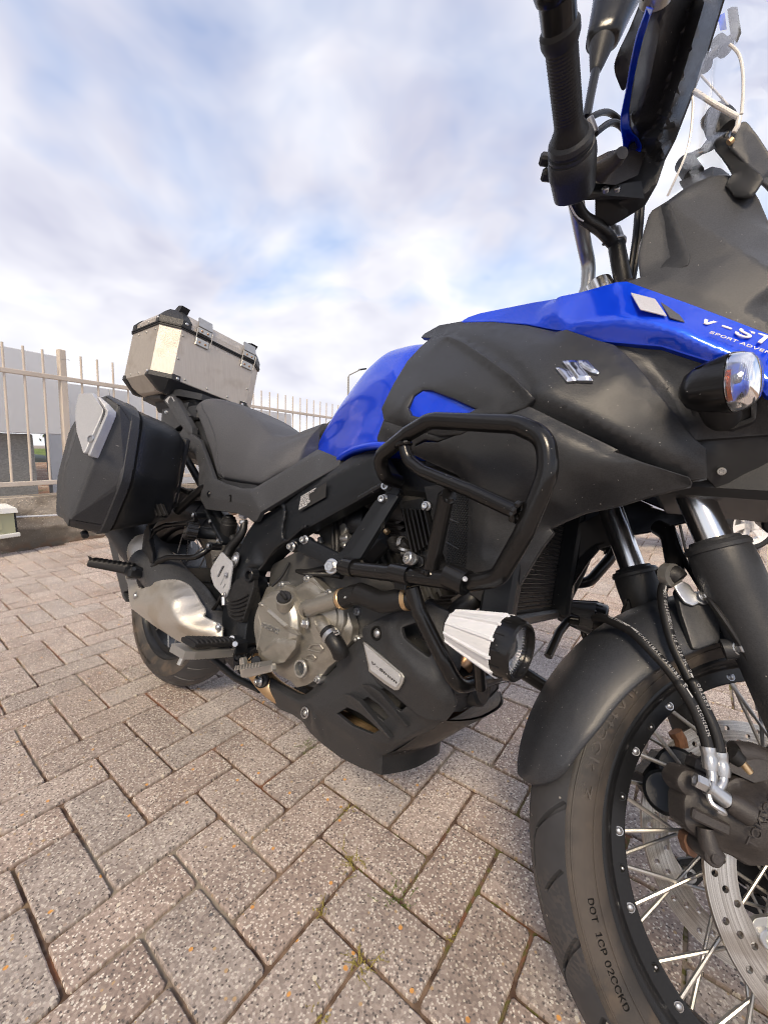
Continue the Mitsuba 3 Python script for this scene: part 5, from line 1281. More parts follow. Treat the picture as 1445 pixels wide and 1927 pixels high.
def seat_sec(x):
    zt, zb, wb, wt = s_top(x), s_bot(x), s_wb(x), s_wt(x)
    h = zt - zb
    half = [(wb - .006, zb), (wb, zb + .10 * h), (wb - .10 * (wb - wt), zb + .35 * h), (wb - .45 * (wb - wt), zb + .62 * h), (wt, zt - .17 * h), (wt * .84, zt - .05 * h), (wt * .5, zt - .008 * h), (0, zt)]
    pts = [(-y, z) for y, z in half] + [(y, z) for y, z in half[::-1][1:]]
    p = arr(pts); d = np.r_[0, np.cumsum(np.linalg.norm(np.diff(p, axis=0), axis=1) + 1e-6)]
    q = PchipInterpolator(d, p)(np.linspace(0, d[-1], 49))
    return np.c_[np.full(len(q), x), q]


xs_ = np.r_[np.linspace(-.005, .05, 14), np.linspace(.06, .606, 58)]
mk('seat__cushion', loft([seat_sec(x) for x in xs_]), 'm_seat', smooth=50)
pip = []
for x in np.linspace(.09, .355, 30):
    z = s_bot(x) + (s_top(x) - s_bot(x)) * np.interp(x, [.09, .14, .20, .27, .33, .355], [.52, .42, .38, .30, .12, .02])
    q = seat_sec(x); q = q[:25]
    pip.append([x, np.interp(z, q[:, 2], q[:, 1]) - .0006, z])
mk('seat__piping', tube(pip, .0017, 8, smooth_n=50), 'm_black_soft')
side = []
mk('seat__base', hull([(x, s * y, z) for s in (-1, 1) for x, y, z in ((.0, .10, .91), (.15, .13, .84), (.30, .14, .715), (.50, .135, .70), (.58, .09, .755), (.20, .10, .90), (.5, .1, .80))]), 'm_dark')

# ---------------------------------------------------------------- tail side cover
tp = [(0.5417,-0.168,0.7057),(0.6267,-0.152,0.7598),(0.6843,-0.128,0.8104),(0.7822,-0.146,0.7862),(0.7852,-0.15,0.7723),(0.707,-0.166,0.7216),(0.583,-0.178,0.6449),(0.5647,-0.172,0.6238),(0.5449,-0.168,0.6191),(0.5181,-0.168,0.6279),(0.4699,-0.17,0.6324),(0.3151,-0.168,0.6258),(0.2808,-0.168,0.6478),(0.2482,-0.166,0.6889),(0.2191,-0.162,0.7434),(0.1734,-0.158,0.7827),(0.0814,-0.15,0.8298),(0.016,-0.146,0.8447),(0.0328,-0.146,0.8664),(0.1824,-0.158,0.8231),(0.2483,-0.166,0.7768),(0.3346,-0.174,0.7091),(0.3979,-0.178,0.6982),(0.4891,-0.179,0.6916),(0.5345,-0.178,0.6958)]
tp_c = [[(0.3386,-0.176,0.7079),(0.4414,-0.181,0.6909),(0.5345,-0.184,0.6873),(0.5884,-0.182,0.6458)], [(0.5345,-0.184,0.6873),(0.5603,-0.176,0.7023),(0.7059,-0.14,0.802)], [(0.288,-0.176,0.6684),(0.3595,-0.18,0.6583),(0.518,-0.18,0.6587),(0.5603,-0.179,0.645)], [(0.2661,-0.172,0.7323),(0.3332,-0.178,0.6925)]]
both('tail_cover__shell', panel(tp, tp_c, t=.012, res=.006, sm=2, lip=.003), 'm_black_soft', smooth=28)
mk('tail_cover__screw', cat(ring((0.3387,-0.1795,0.6668), (0, -1, 0), .0062, .0085, .002, 24), allen((0.3351,-0.1775,0.6668), (0, -1, 0), .0058, .004)), 'm_frame')
mk('tail_cover__slot', cat(beam((0.4514,-0.1815,0.6722), (0.4545,-0.1815,0.656), .003, .005, (0, -1, 0), .001), beam((0.4438,-0.1815,0.6715), (0.4523,-0.1815,0.6722), .003, .004, (0, -1, 0), .001)), 'm_groove', smooth=False)
both('tail_cover__inner_panel', panel([(0.3047,-0.15,0.7149),(0.3822,-0.15,0.7145),(0.5055,-0.15,0.708),(0.5133,-0.158,0.6951),(0.4076,-0.16,0.6888),(0.321,-0.158,0.6956)], (), t=.006, res=.01), 'm_dark')
# passenger grab handle and rack
gh = [(-0.1996,-0.13,0.9844),(-0.1735,-0.128,1.0037),(-0.1333,-0.128,0.9989),(-0.0827,-0.132,0.9697),(0.0979,-0.15,0.868),(0.1115,-0.152,0.8441),(0.0916,-0.152,0.8467),(-0.0136,-0.146,0.8943),(-0.1351,-0.136,0.9571)]
both('grab_rail__handle', panel(gh, [[(-0.1368,-0.136,0.9784),(-0.0007,-0.148,0.9065),(0.1011,-0.155,0.8539)]], t=.020, res=.005, sm=2, rnd=.004, lip=.003), 'm_silver' if False else 'm_black_soft', smooth=30)
mk('grab_rail__inlay', panel([(-0.1813,-0.1325,0.9809),(-0.1596,-0.131,0.9945),(-0.1306,-0.131,0.9905),(-0.0979,-0.134,0.9713),(-0.1389,-0.136,0.9658)], (), t=.012, res=.005, rnd=.002), 'm_silver')
mk('luggage_rack__plate', cat(hull([(x, s * y, z) for s in (-1, 1) for x, y, z in ((-.42, .12, 1.000), (-.10, .125, .996), (-.02, .08, .992), (-.42, .12, 1.022), (-.10, .125, 1.020), (-.02, .08, 1.014), (-.46, .06, 1.0), (-.46, .06, 1.022))]), hull([(x, s * y, z) for s in (-1, 1) for x, y, z in ((-.38, .07, .965), (-.05, .07, .955), (-.05, .09, 1.0), (-.38, .09, 1.0))])), 'm_black')
mk('luggage_rack__rail', tube([(-0.3763,-0.12,1.0025),(-0.3135,-0.125,1.0083),(-0.2128,-0.13,0.9961)], .010, 10), 'm_black')
mk('luggage_rack__rail', tube([(0.0217,-0.12,0.9084),(-0.0703,-0.11,0.9492),(-0.1273,-0.1,0.966)], .012, 10), 'm_black')
mk('luggage_rack__block', box((.0, -.10, .935), (.10, .03, .05), ch=.006), 'm_black')
mk('luggage_rack__bolt', hexbolt((-0.1789,-0.12,0.9397), (.5, -1, 0), .0045), 'm_zinc', smooth=False)
mk('luggage_rack__bolt', hexbolt((0.0795,-0.125,0.8697), (.2, -.6, .8), .0045), 'm_zinc', smooth=False)
mk('rear_subframe', cat(*[tube([(.62, s * .12, .66), (.35, s * .125, .70), (.05, s * .12, .82), (-.22, s * .10, .86)], .013, 12) for s in (-1, 1)], *[tube([(.50, s * .12, .50), (.30, s * .125, .62), (.0, s * .12, .80)], .012, 12) for s in (-1, 1)], box((-.02, 0, .83), (.42, .20, .10), ch=.02), box((.36, 0, .70), (.30, .18, .10), ch=.02)), 'm_dark')
mk('tail_unit', cat(hull([(-.36, s * y, z) for s in (-1, 1) for y, z in ((.05, .86), (.06, .94))] + [(-.05, s * .11, .90) for s in (-1, 1)] + [(-.02, s * .12, .97) for s in (-1, 1)] + [(-.32, s * .08, .97) for s in (-1, 1)])), 'm_black')
mk('rear_mudguard', loft([[(-.02 - .36 * math.cos(a) * k, y, .321 + .36 * math.sin(a) * k) for (y, k) in ((-.075, .985), (-.04, 1), (.04, 1), (.075, .985), (.075, .97), (-.075, .97))] for a in np.radians(np.linspace(12, 96, 24))]), 'm_dark')
mk('rear_mudguard', panel([(-0.6107,-0.08,0.4182),(-0.2053,-0.08,0.4786),(0.0858,-0.08,0.4081),(-0.3453,-0.08,0.2341),(-0.2824,-0.08,0.2026),(-0.3384,-0.08,0.2212),(-0.4497,-0.08,0.3008)], (), t=.16, res=.03, rnd=.01, lip=.003), 'm_black_soft')

# ---------------------------------------------------------------- frame
spar = [(0.7865,-0.15,0.7716),(0.8294,-0.158,0.7902),(0.8745,-0.166,0.8),(0.9075,-0.172,0.8017),(0.9245,-0.176,0.7813),(0.9599,-0.178,0.7476),(0.9494,-0.178,0.7365),(0.8864,-0.176,0.7051),(0.7934,-0.174,0.654),(0.7408,-0.172,0.6255),(0.6826,-0.168,0.5918),(0.6405,-0.16,0.6654),(0.6981,-0.156,0.7123)]
spar_c = [[(0.7957,-0.16,0.7609),(0.9093,-0.178,0.7947)], [(0.692,-0.168,0.6486),(0.7969,-0.176,0.691),(0.8854,-0.182,0.7312),(0.9414,-0.184,0.7538)], [(0.6483,-0.164,0.6678),(0.8054,-0.168,0.7537),(0.9164,-0.18,0.7908)]]
both('frame__spar', panel(spar, spar_c, t=.035, res=.008, sm=2, lip=.003), 'm_frame', smooth=25)
leg = [(0.6291,-0.15,0.668),(0.6801,-0.166,0.5916),(0.6651,-0.164,0.5776),(0.6354,-0.16,0.5556),(0.6055,-0.158,0.5272),(0.596,-0.16,0.5075),(0.5768,-0.162,0.5059),(0.5764,-0.166,0.49),(0.6007,-0.17,0.4687),(0.6219,-0.186,0.3759),(0.6337,-0.192,0.3464),(0.6106,-0.192,0.3266),(0.5483,-0.19,0.3373),(0.5238,-0.186,0.3746),(0.5129,-0.18,0.4352),(0.5089,-0.172,0.4804),(0.5023,-0.16,0.5406),(0.5116,-0.156,0.5802),(0.5362,-0.152,0.6216),(0.5663,-0.15,0.6395)]
leg_c = [[(0.5315,-0.164,0.5452),(0.5962,-0.164,0.5829),(0.6479,-0.162,0.6257)], [(0.5411,-0.176,0.5006),(0.602,-0.174,0.517)], [(0.539,-0.184,0.4503),(0.5744,-0.184,0.4627),(0.5974,-0.193,0.3694)]]
both('frame__rear_leg', panel(leg, leg_c, t=.04, res=.008, sm=3, lip=.004), 'm_frame', smooth=30)
mk('frame__weld', tube([(0.6479,-0.165,0.6689),(0.6641,-0.17,0.6492),(0.6674,-0.172,0.6154),(0.6812,-0.172,0.5913),(0.7144,-0.176,0.6051),(0.7466,-0.178,0.6297),(0.755,-0.178,0.6316)], .0042 * (1 + .18 * np.sin(np.linspace(0, 60, 70))), 8, smooth_n=70), 'm_frame')
mk('frame__weld', tube([(0.89,-0.18,0.7047),(0.9164,-0.182,0.7192),(0.9496,-0.184,0.7371)], .0060 * (1 + .1 * np.sin(np.linspace(0, 40, 30))), 8, smooth_n=30), 'm_frame')
# printed caution plate
lb = [(0.7189,-0.1785,0.6605),(0.7153,-0.1765,0.6912),(0.7883,-0.1805,0.7304),(0.7969,-0.1825,0.6996)]
ln = on_plane(lb[0], lb[2], lb[1]); lu = unit(arr(lb[3]) - arr(lb[0])); lv = np.cross(ln, lu)
mk('frame__caution_plate', plate([p + ln * .0022 for p in arr(lb)], .0008, (lu, lv, ln), lip=.0002), 'm_decal', smooth=False)
for i_ in range(9):
    o = arr(lb[0]) + (arr(lb[1]) - arr(lb[0])) * ((8.2 - i_) / 9) + lu * .006 + ln * .0031
    words = ['CAUTION READ THE MANUAL', 'CHAIN SLACK 20-30 mm', 'TIRE 110/80 R19', 'TIRE 150/70 R17', 'COLD kPa 225 250', 'REPLACE AT LIMIT', 'USE UNLEADED FUEL', 'MAX LOAD SEE BOOK', 'MADE IN JAPAN'][i_]
    mk('frame__caution_print', text_on(words, .0026, o, lu, ln, .0003), 'm_white_print', smooth=False)
# heel guard with ribs
hg = [(0.5314,-0.192,0.4396),(0.5571,-0.19,0.4721),(0.6094,-0.184,0.5051),(0.6233,-0.188,0.4695),(0.6205,-0.198,0.3911),(0.5697,-0.2,0.3922),(0.5523,-0.198,0.4093)]
mk('heel_guard__plate', panel(hg, (), t=.012, res=.006, rnd=.004, lip=.003), 'm_rubber')
for k_ in range(6):
    a = arr((0.5613,-0.1995,0.4248)) * (1 - k_ / 5) + arr((0.5778,-0.203,0.3945)) * (k_ / 5); b = arr((0.6185,-0.1935,0.4536)) * (1 - k_ / 5) + arr((0.6235,-0.2015,0.3984)) * (k_ / 5)
    mk('heel_guard__rib', tube([a, (a + b) / 2 + [0, -.001, -.004], b], .0022, 6, smooth_n=8), 'm_rubber')
mk('frame__bolt_eye', cat(ring((0.6065,-0.175,0.4961), (0, -1, 0), .010, .016, .02, 24)), 'm_frame')
mk('breather_hose', tube([(0.6737,-0.165,0.5862),(0.65,-0.168,0.5651),(0.6229,-0.166,0.5301),(0.6123,-0.172,0.5104)], .0028, 8, smooth_n=20), 'm_hose')
mk('breather_hose', tube([(0.6876,-0.15,0.5434),(0.6808,-0.16,0.508),(0.6675,-0.17,0.484)], .0030, 8, smooth_n=20), 'm_hose')

# V-shaped engine bracket with bolts
br = [(0.7707,-0.196,0.5943),(0.7649,-0.196,0.6026),(0.773,-0.196,0.6108),(0.7855,-0.196,0.6092),(0.7965,-0.197,0.604),(0.8822,-0.204,0.5927),(0.8924,-0.204,0.5987),(0.9415,-0.196,0.6973),(0.9509,-0.195,0.7096),(0.9636,-0.194,0.7179),(0.9888,-0.192,0.7155),(0.985,-0.193,0.7081),(0.9375,-0.204,0.5965),(0.9248,-0.206,0.589),(0.8748,-0.208,0.568),(0.8613,-0.207,0.5697),(0.7634,-0.198,0.579),(0.7613,-0.196,0.5904)]
mk('engine_bracket__plate', panel(br, [[(0.7819,-0.2,0.5957),(0.8802,-0.208,0.5816),(0.9107,-0.208,0.5975),(0.9687,-0.197,0.7058)]], t=.012, res=.005, sm=2, rnd=.004, lip=.0025), 'm_frame', smooth=30)
for p_, r_ in zip([(0.7783,-0.199,0.6044),(0.9609,-0.1955,0.7069),(0.7316,-0.19,0.5832)], (.0068, .0070, .0068)):
    mk('engine_bracket__bolt', cat(allen(arr(p_), (.15, -1, .05), r_, .009), ring(arr(p_) + [0, .002, 0], (0, -1, 0), r_, r_ * 1.45, .002)), 'm_zinc', smooth=30)
mk('engine_bracket__bolt', cat(allen((0.9623,-0.192,0.7303), (.2, -1, .05), .0078, .012), ), 'm_zinc', smooth=30)
mk('engine_bracket__bolt', hexbolt((0.8815,-0.212,0.5692), (.25, -1, .05), .0095, .010), 'm_zinc', smooth=False)
mk('engine_bracket__boss', cat(cyl((0.9709,-0.186,0.7261), (0.9478,-0.14,0.7242), .014), cyl((0.7315,-0.185,0.5835), (0.7236,-0.15,0.5965), .014)), 'm_frame')

# ---------------------------------------------------------------- engine
mk('engine__crankcase', cat(hull([(x, s * y, z) for s in (-1, 1) for x, y, z in ((.62, .13, .36), (.60, .13, .52), (.72, .15, .58), (.98, .15, .56), (1.06, .12, .46), (1.02, .12, .34), (.80, .13, .30))]), box((.84, 0, .31), (.34, .2, .09), ch=.02)), 'm_cast_dark', smooth=30)
for nm_, a_, L_ in (('front', 52, .30), ('rear', -38, .26)):
    d_ = np.array([math.sin(math.radians(a_)), 0, math.cos(math.radians(a_))]); s_ = np.array([d_[2], 0, -d_[0]]); o_ = np.array([.86, .0, .50])
    for k_ in range(7):
        c_ = o_ + d_ * (.07 + k_ * .018)
        mk('engine__cooling_fin', hull([c_ + s_ * u_ * .075 + np.array([0, v_ * .082, 0]) + d_ * w_ * .003 for u_ in (-1, 1) for v_ in (-1, 1) for w_ in (-1, 1)]), 'm_cast_dark', smooth=False)
    mk('engine__cylinder', hull([o_ + s_ * u_ * .062 + np.array([0, v_ * .07, 0]) + d_ * w_ for u_ in (-1, 1) for v_ in (-1, 1) for w_ in (.02, .20)]), 'm_cast_dark', smooth=False)
    mk('engine__cylinder_head', hull([o_ + s_ * u_ * .070 + np.array([0, v_ * .085, 0]) + d_ * w_ for u_ in (-1, 1) for v_ in (-1, 1) for w_ in (.20, L_)] + [o_ + s_ * u_ * .05 + np.array([0, v_ * .075, 0]) + d_ * (L_ + .025) for u_ in (-1, 1) for v_ in (-1, 1)]), 'm_cast_dark', smooth=30)
mk('airbox', cat(box((.88, 0, .77), (.30, .20, .10), ch=.02), box((1.06, 0, .84), (.2, .22, .14), ch=.02)), 'm_dark')
mk('throttle_body', cat(cyl((.80, -.09, .70), (.82, .09, .72), .035), cyl((.95, -.09, .72), (.95, .09, .72), .035)), 'm_cast_dark')
mk('engine_mount__plate', panel([(0.71,-0.1,0.6238),(0.8121,-0.1,0.6826),(0.8334,-0.1,0.622),(0.7956,-0.1,0.5864),(0.7797,-0.1,0.5811),(0.7325,-0.1,0.596)], (), t=.02, res=.02), 'm_cast_dark')
mk('engine__cam_plug', cat(lathe([(0, .004), (.012, .004), (.0135, .002), (.0135, -.01)], (0.799,-0.112,0.6388), (-.2, -1, .1), 24)), 'm_cast')
mk('engine__hose_clamp', cat(cyl((0.7961,-0.115,0.6148), (0.8238,-0.115,0.6239), .010), cyl((0.805,-0.115,0.6065), (0.8235,-0.12,0.6043), .006)), 'm_zinc')
mk('engine__fitting', cat(cyl((0.7283,-0.11,0.6099), (0.7369,-0.11,0.5984), .006)), 'm_zinc')
mk('engine__cam_cover_bulge', cat(lathe([(0, .02), (.02, .018), (.034, .008), (.036, 0), (.036, -.03)], (0.8117,-0.095,0.6659), (-.2, -1, .1), 28)), 'm_frame')
mk('engine__loom', cat(tube([(0.7669,-0.11,0.6559),(0.7968,-0.125,0.6237),(0.8116,-0.13,0.5849)], .006, 10, smooth_n=20), tube([(0.7682,-0.115,0.6429),(0.7923,-0.12,0.5821)], .005, 8)), 'm_hose')
mk('engine__loom', cat(tube([(0.7089,-0.14,0.5282),(0.749,-0.15,0.5336),(0.7983,-0.16,0.548),(0.8447,-0.17,0.5603)], .0065, 10, smooth_n=20), tube([(0.7469,-0.15,0.5283),(0.8058,-0.165,0.5401),(0.8468,-0.175,0.5472),(0.8814,-0.18,0.5511)], .0050 * (1 + .22 * np.sin(np.linspace(0, 190, 120))), 8, smooth_n=120)), 'm_hose')
mk('engine__ignition_coil', cat(beam((0.8783,-0.12,0.5859), (0.9279,-0.12,0.6481), .045, .04, (0, 1, 0), .015)), 'm_dark')
mk('engine__ignition_coil_tip', cat(cyl((0.9313,-0.135,0.6536), (0.9391,-0.135,0.6493), .006)), 'm_gold')
mk('engine__coolant_fitting', cat(tube([(0.9563,-0.14,0.6374),(0.9727,-0.145,0.627),(0.9909,-0.15,0.6297),(0.9993,-0.15,0.6371)], .012, 12, smooth_n=16), tube([(0.9935,-0.15,0.6179),(0.9954,-0.15,0.6263)], .010, 10), cyl((0.9914,-0.155,0.6151), (1.0034,-0.15,0.6176), .008)), 'm_hose')
mk('engine__coolant_clip', cat(ring((0.9809,-0.148,0.6344), (1, 0, .1), .012, .0135, .008), ring((0.9952,-0.152,0.6221), (.1, 0, 1), .010, .0118, .006)), 'm_zinc')
# rectifier with upright fins
rc0 = arr((0.9741,-0.15,0.708)); rcu = unit(arr((1.0531,-0.16,0.6238)) - rc0)
mk('rectifier__body', panel([(0.9613,-0.135,0.7123),(1.0068,-0.14,0.7211),(1.0504,-0.146,0.6515),(1.0525,-0.148,0.6186),(1.0206,-0.145,0.6119),(0.9912,-0.14,0.6429)], (), t=.02, res=.01, lip=.002), 'm_dark')
for k_ in range(6):
    t_ = k_ / 5
    a_ = arr((0.9775,-0.15,0.6979)) * (1 - t_) + arr((1.0319,-0.16,0.7003)) * t_; b_ = arr((1.0211,-0.155,0.6184)) * (1 - t_) + arr((1.0589,-0.162,0.6457)) * t_
    if k_ in (3,):
        a_ = a_ * .4 + b_ * .6 if False else a_
    mk('rectifier__fin', beam(a_, b_, .0032, .016, (0, -1, 0), .0006), 'm_tube', smooth=False)
mk('rectifier__bolt', cat(allen((1.0318,-0.165,0.7074), (.2, -1, 0), .0058), lathe([(.0058, 0), (.009, -.002), (.009, -.006)], (1.0318,-0.165,0.7074), (.2, -1, 0), 20)), 'm_zinc')

# clutch cover
cc = arr((0.7222,-0.18,0.4119)); n_ = np.array([0, -1.0, 0])
import_r = .0705
prof = [(.0725, -.075), (.0725, .004), (.0715, .008), (.0690, .0105), (.064, .0118), (.058, .0128), (0, .0128)]
mk('clutch_cover__rim', lathe([(.0740, -.09), (.0740, .0000), (.0732, .0040), (.0715, .0065), (.0640, .0130), (.0610, .0146), (.0570, .0150), (0, .0150)], cc, n_, 72), 'm_cast', smooth=30)
# lettered face: a bevelled plate with the diagonal rib
fu, fv = np.array([1.0, 0, 0]), np.array([0, 0, 1.0])
fc = cc + n_ * .0168
P2 = lambda s: arr(s)
mk('clutch_cover__rib', panel([(0.6649,-0.1965,0.4439),(0.6722,-0.1965,0.4502),(0.8082,-0.1965,0.42),(0.8114,-0.1965,0.4185),(0.7865,-0.1965,0.4154),(0.7615,-0.1965,0.4195)], [[(0.677,-0.203,0.4491),(0.7518,-0.2045,0.4354),(0.8106,-0.1985,0.4199)], [(0.7075,-0.203,0.439),(0.7664,-0.201,0.4222)]], t=.008, res=.003, sm=0, lip=.0006), 'm_cast', smooth=25)
mk('clutch_cover__lower_facet', panel([(0.6891,-0.196,0.3508),(0.6917,-0.1965,0.3975),(0.6703,-0.1965,0.4218),(0.6719,-0.1965,0.4009),(0.6783,-0.1962,0.3745)], [[(0.6855,-0.1985,0.3889)]], t=.003, res=.004, sm=2, lip=.001), 'm_cast', smooth=30)
mk('clutch_cover__lower_facet', panel([(0.7066,-0.1955,0.3464),(0.7197,-0.1965,0.3664),(0.7441,-0.197,0.3928),(0.8069,-0.1965,0.4049),(0.8052,-0.1962,0.3896),(0.7824,-0.1955,0.3552),(0.7581,-0.195,0.3432),(0.7234,-0.195,0.3431)], [[(0.7515,-0.2025,0.3923),(0.8056,-0.1975,0.4037)], [(0.7108,-0.1965,0.3479),(0.7514,-0.202,0.3903)], [(0.7269,-0.199,0.3699),(0.7566,-0.2,0.3699),(0.7803,-0.197,0.3585)], [(0.7669,-0.1995,0.3638),(0.7959,-0.1985,0.3916)]], t=.003, res=.004, sm=2, lip=.001), 'm_cast', smooth=25)
tx = arr((0.7707,-0.198,0.4052)) - arr((0.6949,-0.198,0.4045))
mk('clutch_cover__lettering', text_on('SUZUKI', .0088, arr((0.6914,-0.1955,0.4024)), tx, n_, .0034, stretch=1.27, bold=True), 'm_zinc', smooth=False)
fill = arr((0.7553,-0.203,0.4783))
mk('clutch_cover__filler_boss', tube([(0.751,-0.192,0.4615),(0.7573,-0.204,0.4778)], [.0190, .0168], 28), 'm_cast')
fn_ = unit(arr((0.7606,-0.207,0.4796)) - arr((0.751,-0.192,0.4615)))
fa = fill + fn_ * .003
mk('clutch_cover__filler_cap', cat(lathe([(0, .004), (.0135, .004), (.0152, .002), (.0155, -.006)], fa, fn_, 28), beam(fa + fn_ * .007 - unit(np.cross(fn_, [.5, .2, 1])) * .012, fa + fn_ * .007 + unit(np.cross(fn_, [.5, .2, 1])) * .012, .0065, .010, fn_, .002)), 'm_rubber')
# right crankcase cover around it
cs = [(0.6249,-0.15,0.4695),(0.671,-0.155,0.4895),(0.729,-0.16,0.4912),(0.7638,-0.168,0.51),(0.7698,-0.168,0.5202),(0.791,-0.168,0.5277),(0.834,-0.17,0.5097),(0.8529,-0.17,0.5086),(0.8839,-0.17,0.4873),(0.9001,-0.168,0.4843),(0.9145,-0.164,0.4599),(0.914,-0.162,0.435),(0.9002,-0.16,0.4146),(0.8886,-0.16,0.3913),(0.8666,-0.158,0.3692),(0.8519,-0.154,0.3489),(0.8369,-0.152,0.3358),(0.8108,-0.148,0.3124),(0.7782,-0.146,0.2942),(0.7601,-0.148,0.3015),(0.7183,-0.15,0.3008),(0.6858,-0.152,0.3061),(0.6537,-0.152,0.3078),(0.6235,-0.152,0.3452),(0.6006,-0.15,0.3952)]
cs_c = [[(0.7427,-0.172,0.4944),(0.7755,-0.178,0.5097),(0.8397,-0.182,0.5056),(0.8563,-0.184,0.4807),(0.889,-0.182,0.4645),(0.9105,-0.168,0.452)], [(0.8187,-0.176,0.4184),(0.8178,-0.176,0.4015),(0.8045,-0.172,0.3819),(0.7915,-0.168,0.3601)], [(0.8308,-0.18,0.4206),(0.8834,-0.176,0.4147),(0.8918,-0.166,0.402),(0.8645,-0.166,0.3787),(0.8265,-0.16,0.3353),(0.7904,-0.156,0.314),(0.7419,-0.156,0.3122)], [(0.776,-0.17,0.4748),(0.7894,-0.172,0.4456),(0.8127,-0.172,0.4238)], [(0.8507,-0.178,0.3992),(0.8377,-0.168,0.3571)]]
mk('engine__right_cover', panel(cs, cs_c, t=.02, res=.004, sm=4, lip=.003), 'm_cast', smooth=30)
for pts in ([(0.827,-0.181,0.3938),(0.8372,-0.182,0.4054),(0.8594,-0.182,0.4123),(0.8688,-0.181,0.4071),(0.86,-0.179,0.3978),(0.8407,-0.18,0.3945)], [(0.8166,-0.176,0.3705),(0.827,-0.178,0.3815),(0.8408,-0.178,0.3861),(0.8508,-0.177,0.3829),(0.842,-0.175,0.3746),(0.8277,-0.175,0.3716)]):
    mk('engine__cover_relief', tube(fillet(pts + pts[:1], .002, 3), .0013, 6), 'm_cast')
og = arr((0.8111,-0.172,0.3485))
mk('engine__oil_window', cat(ring(og, (0, -1, 0), .0135, .0180, .006, 32), lathe([(.0135, .003), (.0125, -.004), (0, -.004)], og, (0, -1, 0), 28)), 'm_satin')
mk('engine__oil_glass', lathe([(.0118, -.002), (.010, .0005), (0, .0012)], og, (0, -1, 0), 28), 'm_glass_dark')
for p_ in [(0.7775,-0.172,0.5247),(0.8503,-0.176,0.5117),(0.9082,-0.15,0.4882),(0.9198,-0.148,0.438),(0.8462,-0.158,0.3356),(0.6868,-0.16,0.492)]:
    mk('engine__cover_bolt', cat(allen(arr(p_), (0, -1, .05), .0048, .006), lathe([(0, 0), (.0075, 0), (.0085, -.006), (.0085, -.02)], p_, (0, -1, 0), 18)), 'm_zinc', smooth=30)
# gasket ribs on top of the pump cover
for pts in ([(0.7857,-0.17,0.5236),(0.8096,-0.17,0.5192),(0.8321,-0.168,0.5092),(0.8516,-0.166,0.5082)], [(0.7826,-0.162,0.5234),(0.8066,-0.162,0.519),(0.8293,-0.16,0.5089),(0.8489,-0.158,0.5079)], [(0.7796,-0.154,0.5233),(0.8038,-0.154,0.5188),(0.8266,-0.152,0.5086),(0.8463,-0.15,0.5075)]):
    mk('engine__cover_flange', tube(pts, .0024, 8, smooth_n=20), 'm_cast')
# water pump: outlet stub, hose with clamps, drain bolt and lower hose
mk('water_pump__cover', cat(lathe([(.050, -.03), (.050, .002), (.046, .008), (.036, .010), (.034, .014), (.020, .016), (0, .016)], (0.8557,-0.172,0.4655), (.1, -1, 0), 48)), 'm_cast', smooth=35)
mk('water_pump__elbow', cat(tube([(0.8117,-0.19,0.4703),(0.8301,-0.196,0.4781),(0.8602,-0.198,0.4921),(0.9,-0.198,0.5116),(0.9087,-0.198,0.5154)], [.0165, .0160, .0150, .0150, .0155], 28), dome((0.8193,-0.196,0.4726), (-1, -.4, -.2), .0175, .008), lathe([(0, .012), (.013, .011), (.017, .006), (.0175, 0)], (0.818,-0.192,0.4739), (-.6, -1, 0), 28)), 'm_cast', smooth=50)
mk('coolant_hose__hose', tube([(0.9046,-0.198,0.5124),(0.9224,-0.199,0.5205),(0.9394,-0.2,0.5296),(0.9579,-0.202,0.534),(0.9505,-0.202,0.5354),(0.9791,-0.205,0.5345),(1.0064,-0.208,0.5336),(1.0326,-0.208,0.542),(1.0539,-0.206,0.5508),(1.0731,-0.2,0.5535)], .0185, 24, smooth_n=70), 'm_hose')
mk('coolant_hose__clamp', ring((0.9065,-0.198,0.5128), arr((0.9203,-0.199,0.5196)) - arr((0.9065,-0.198,0.5128)), .0178, .0200, .009, 36), 'm_gold')
mk('coolant_hose__clamp', ring((1.0508,-0.206,0.55), arr((1.0581,-0.206,0.5518)) - arr((1.0508,-0.206,0.55)), .0182, .0200, .009, 36), 'm_gold')
mk('coolant_hose__clamp_screw', cyl((0.9338,-0.219,0.5244), (0.9361,-0.219,0.5225), .003), 'm_zinc')
mk('water_pump__bolt', hexbolt((0.8212,-0.188,0.4432), (-.6, -1, -.05), .0072, .010), 'm_zinc', smooth=False)
mk('water_pump__outlet', tube([(0.8505,-0.18,0.4572),(0.8756,-0.195,0.4511),(0.8942,-0.198,0.4446)], [.016, .0135, .0125], 22, smooth_n=12), 'm_cast', smooth=50)
mk('drain_hose__hose', tube([(0.8862,-0.197,0.4474),(0.9024,-0.199,0.4404),(0.9185,-0.198,0.43),(0.9242,-0.19,0.414)], .0155, 20, smooth_n=20), 'm_hose')
mk('drain_hose__clamp', cat(ring((0.8953,-0.199,0.4442), arr((0.906,-0.2,0.4398)) - arr((0.8953,-0.199,0.4442)), .0155, .0172, .009, 32), tube([(0.9101,-0.205,0.4525),(0.9219,-0.207,0.4603),(0.9263,-0.207,0.4567),(0.9164,-0.206,0.4503)], .0022, 6)), 'm_zinc')


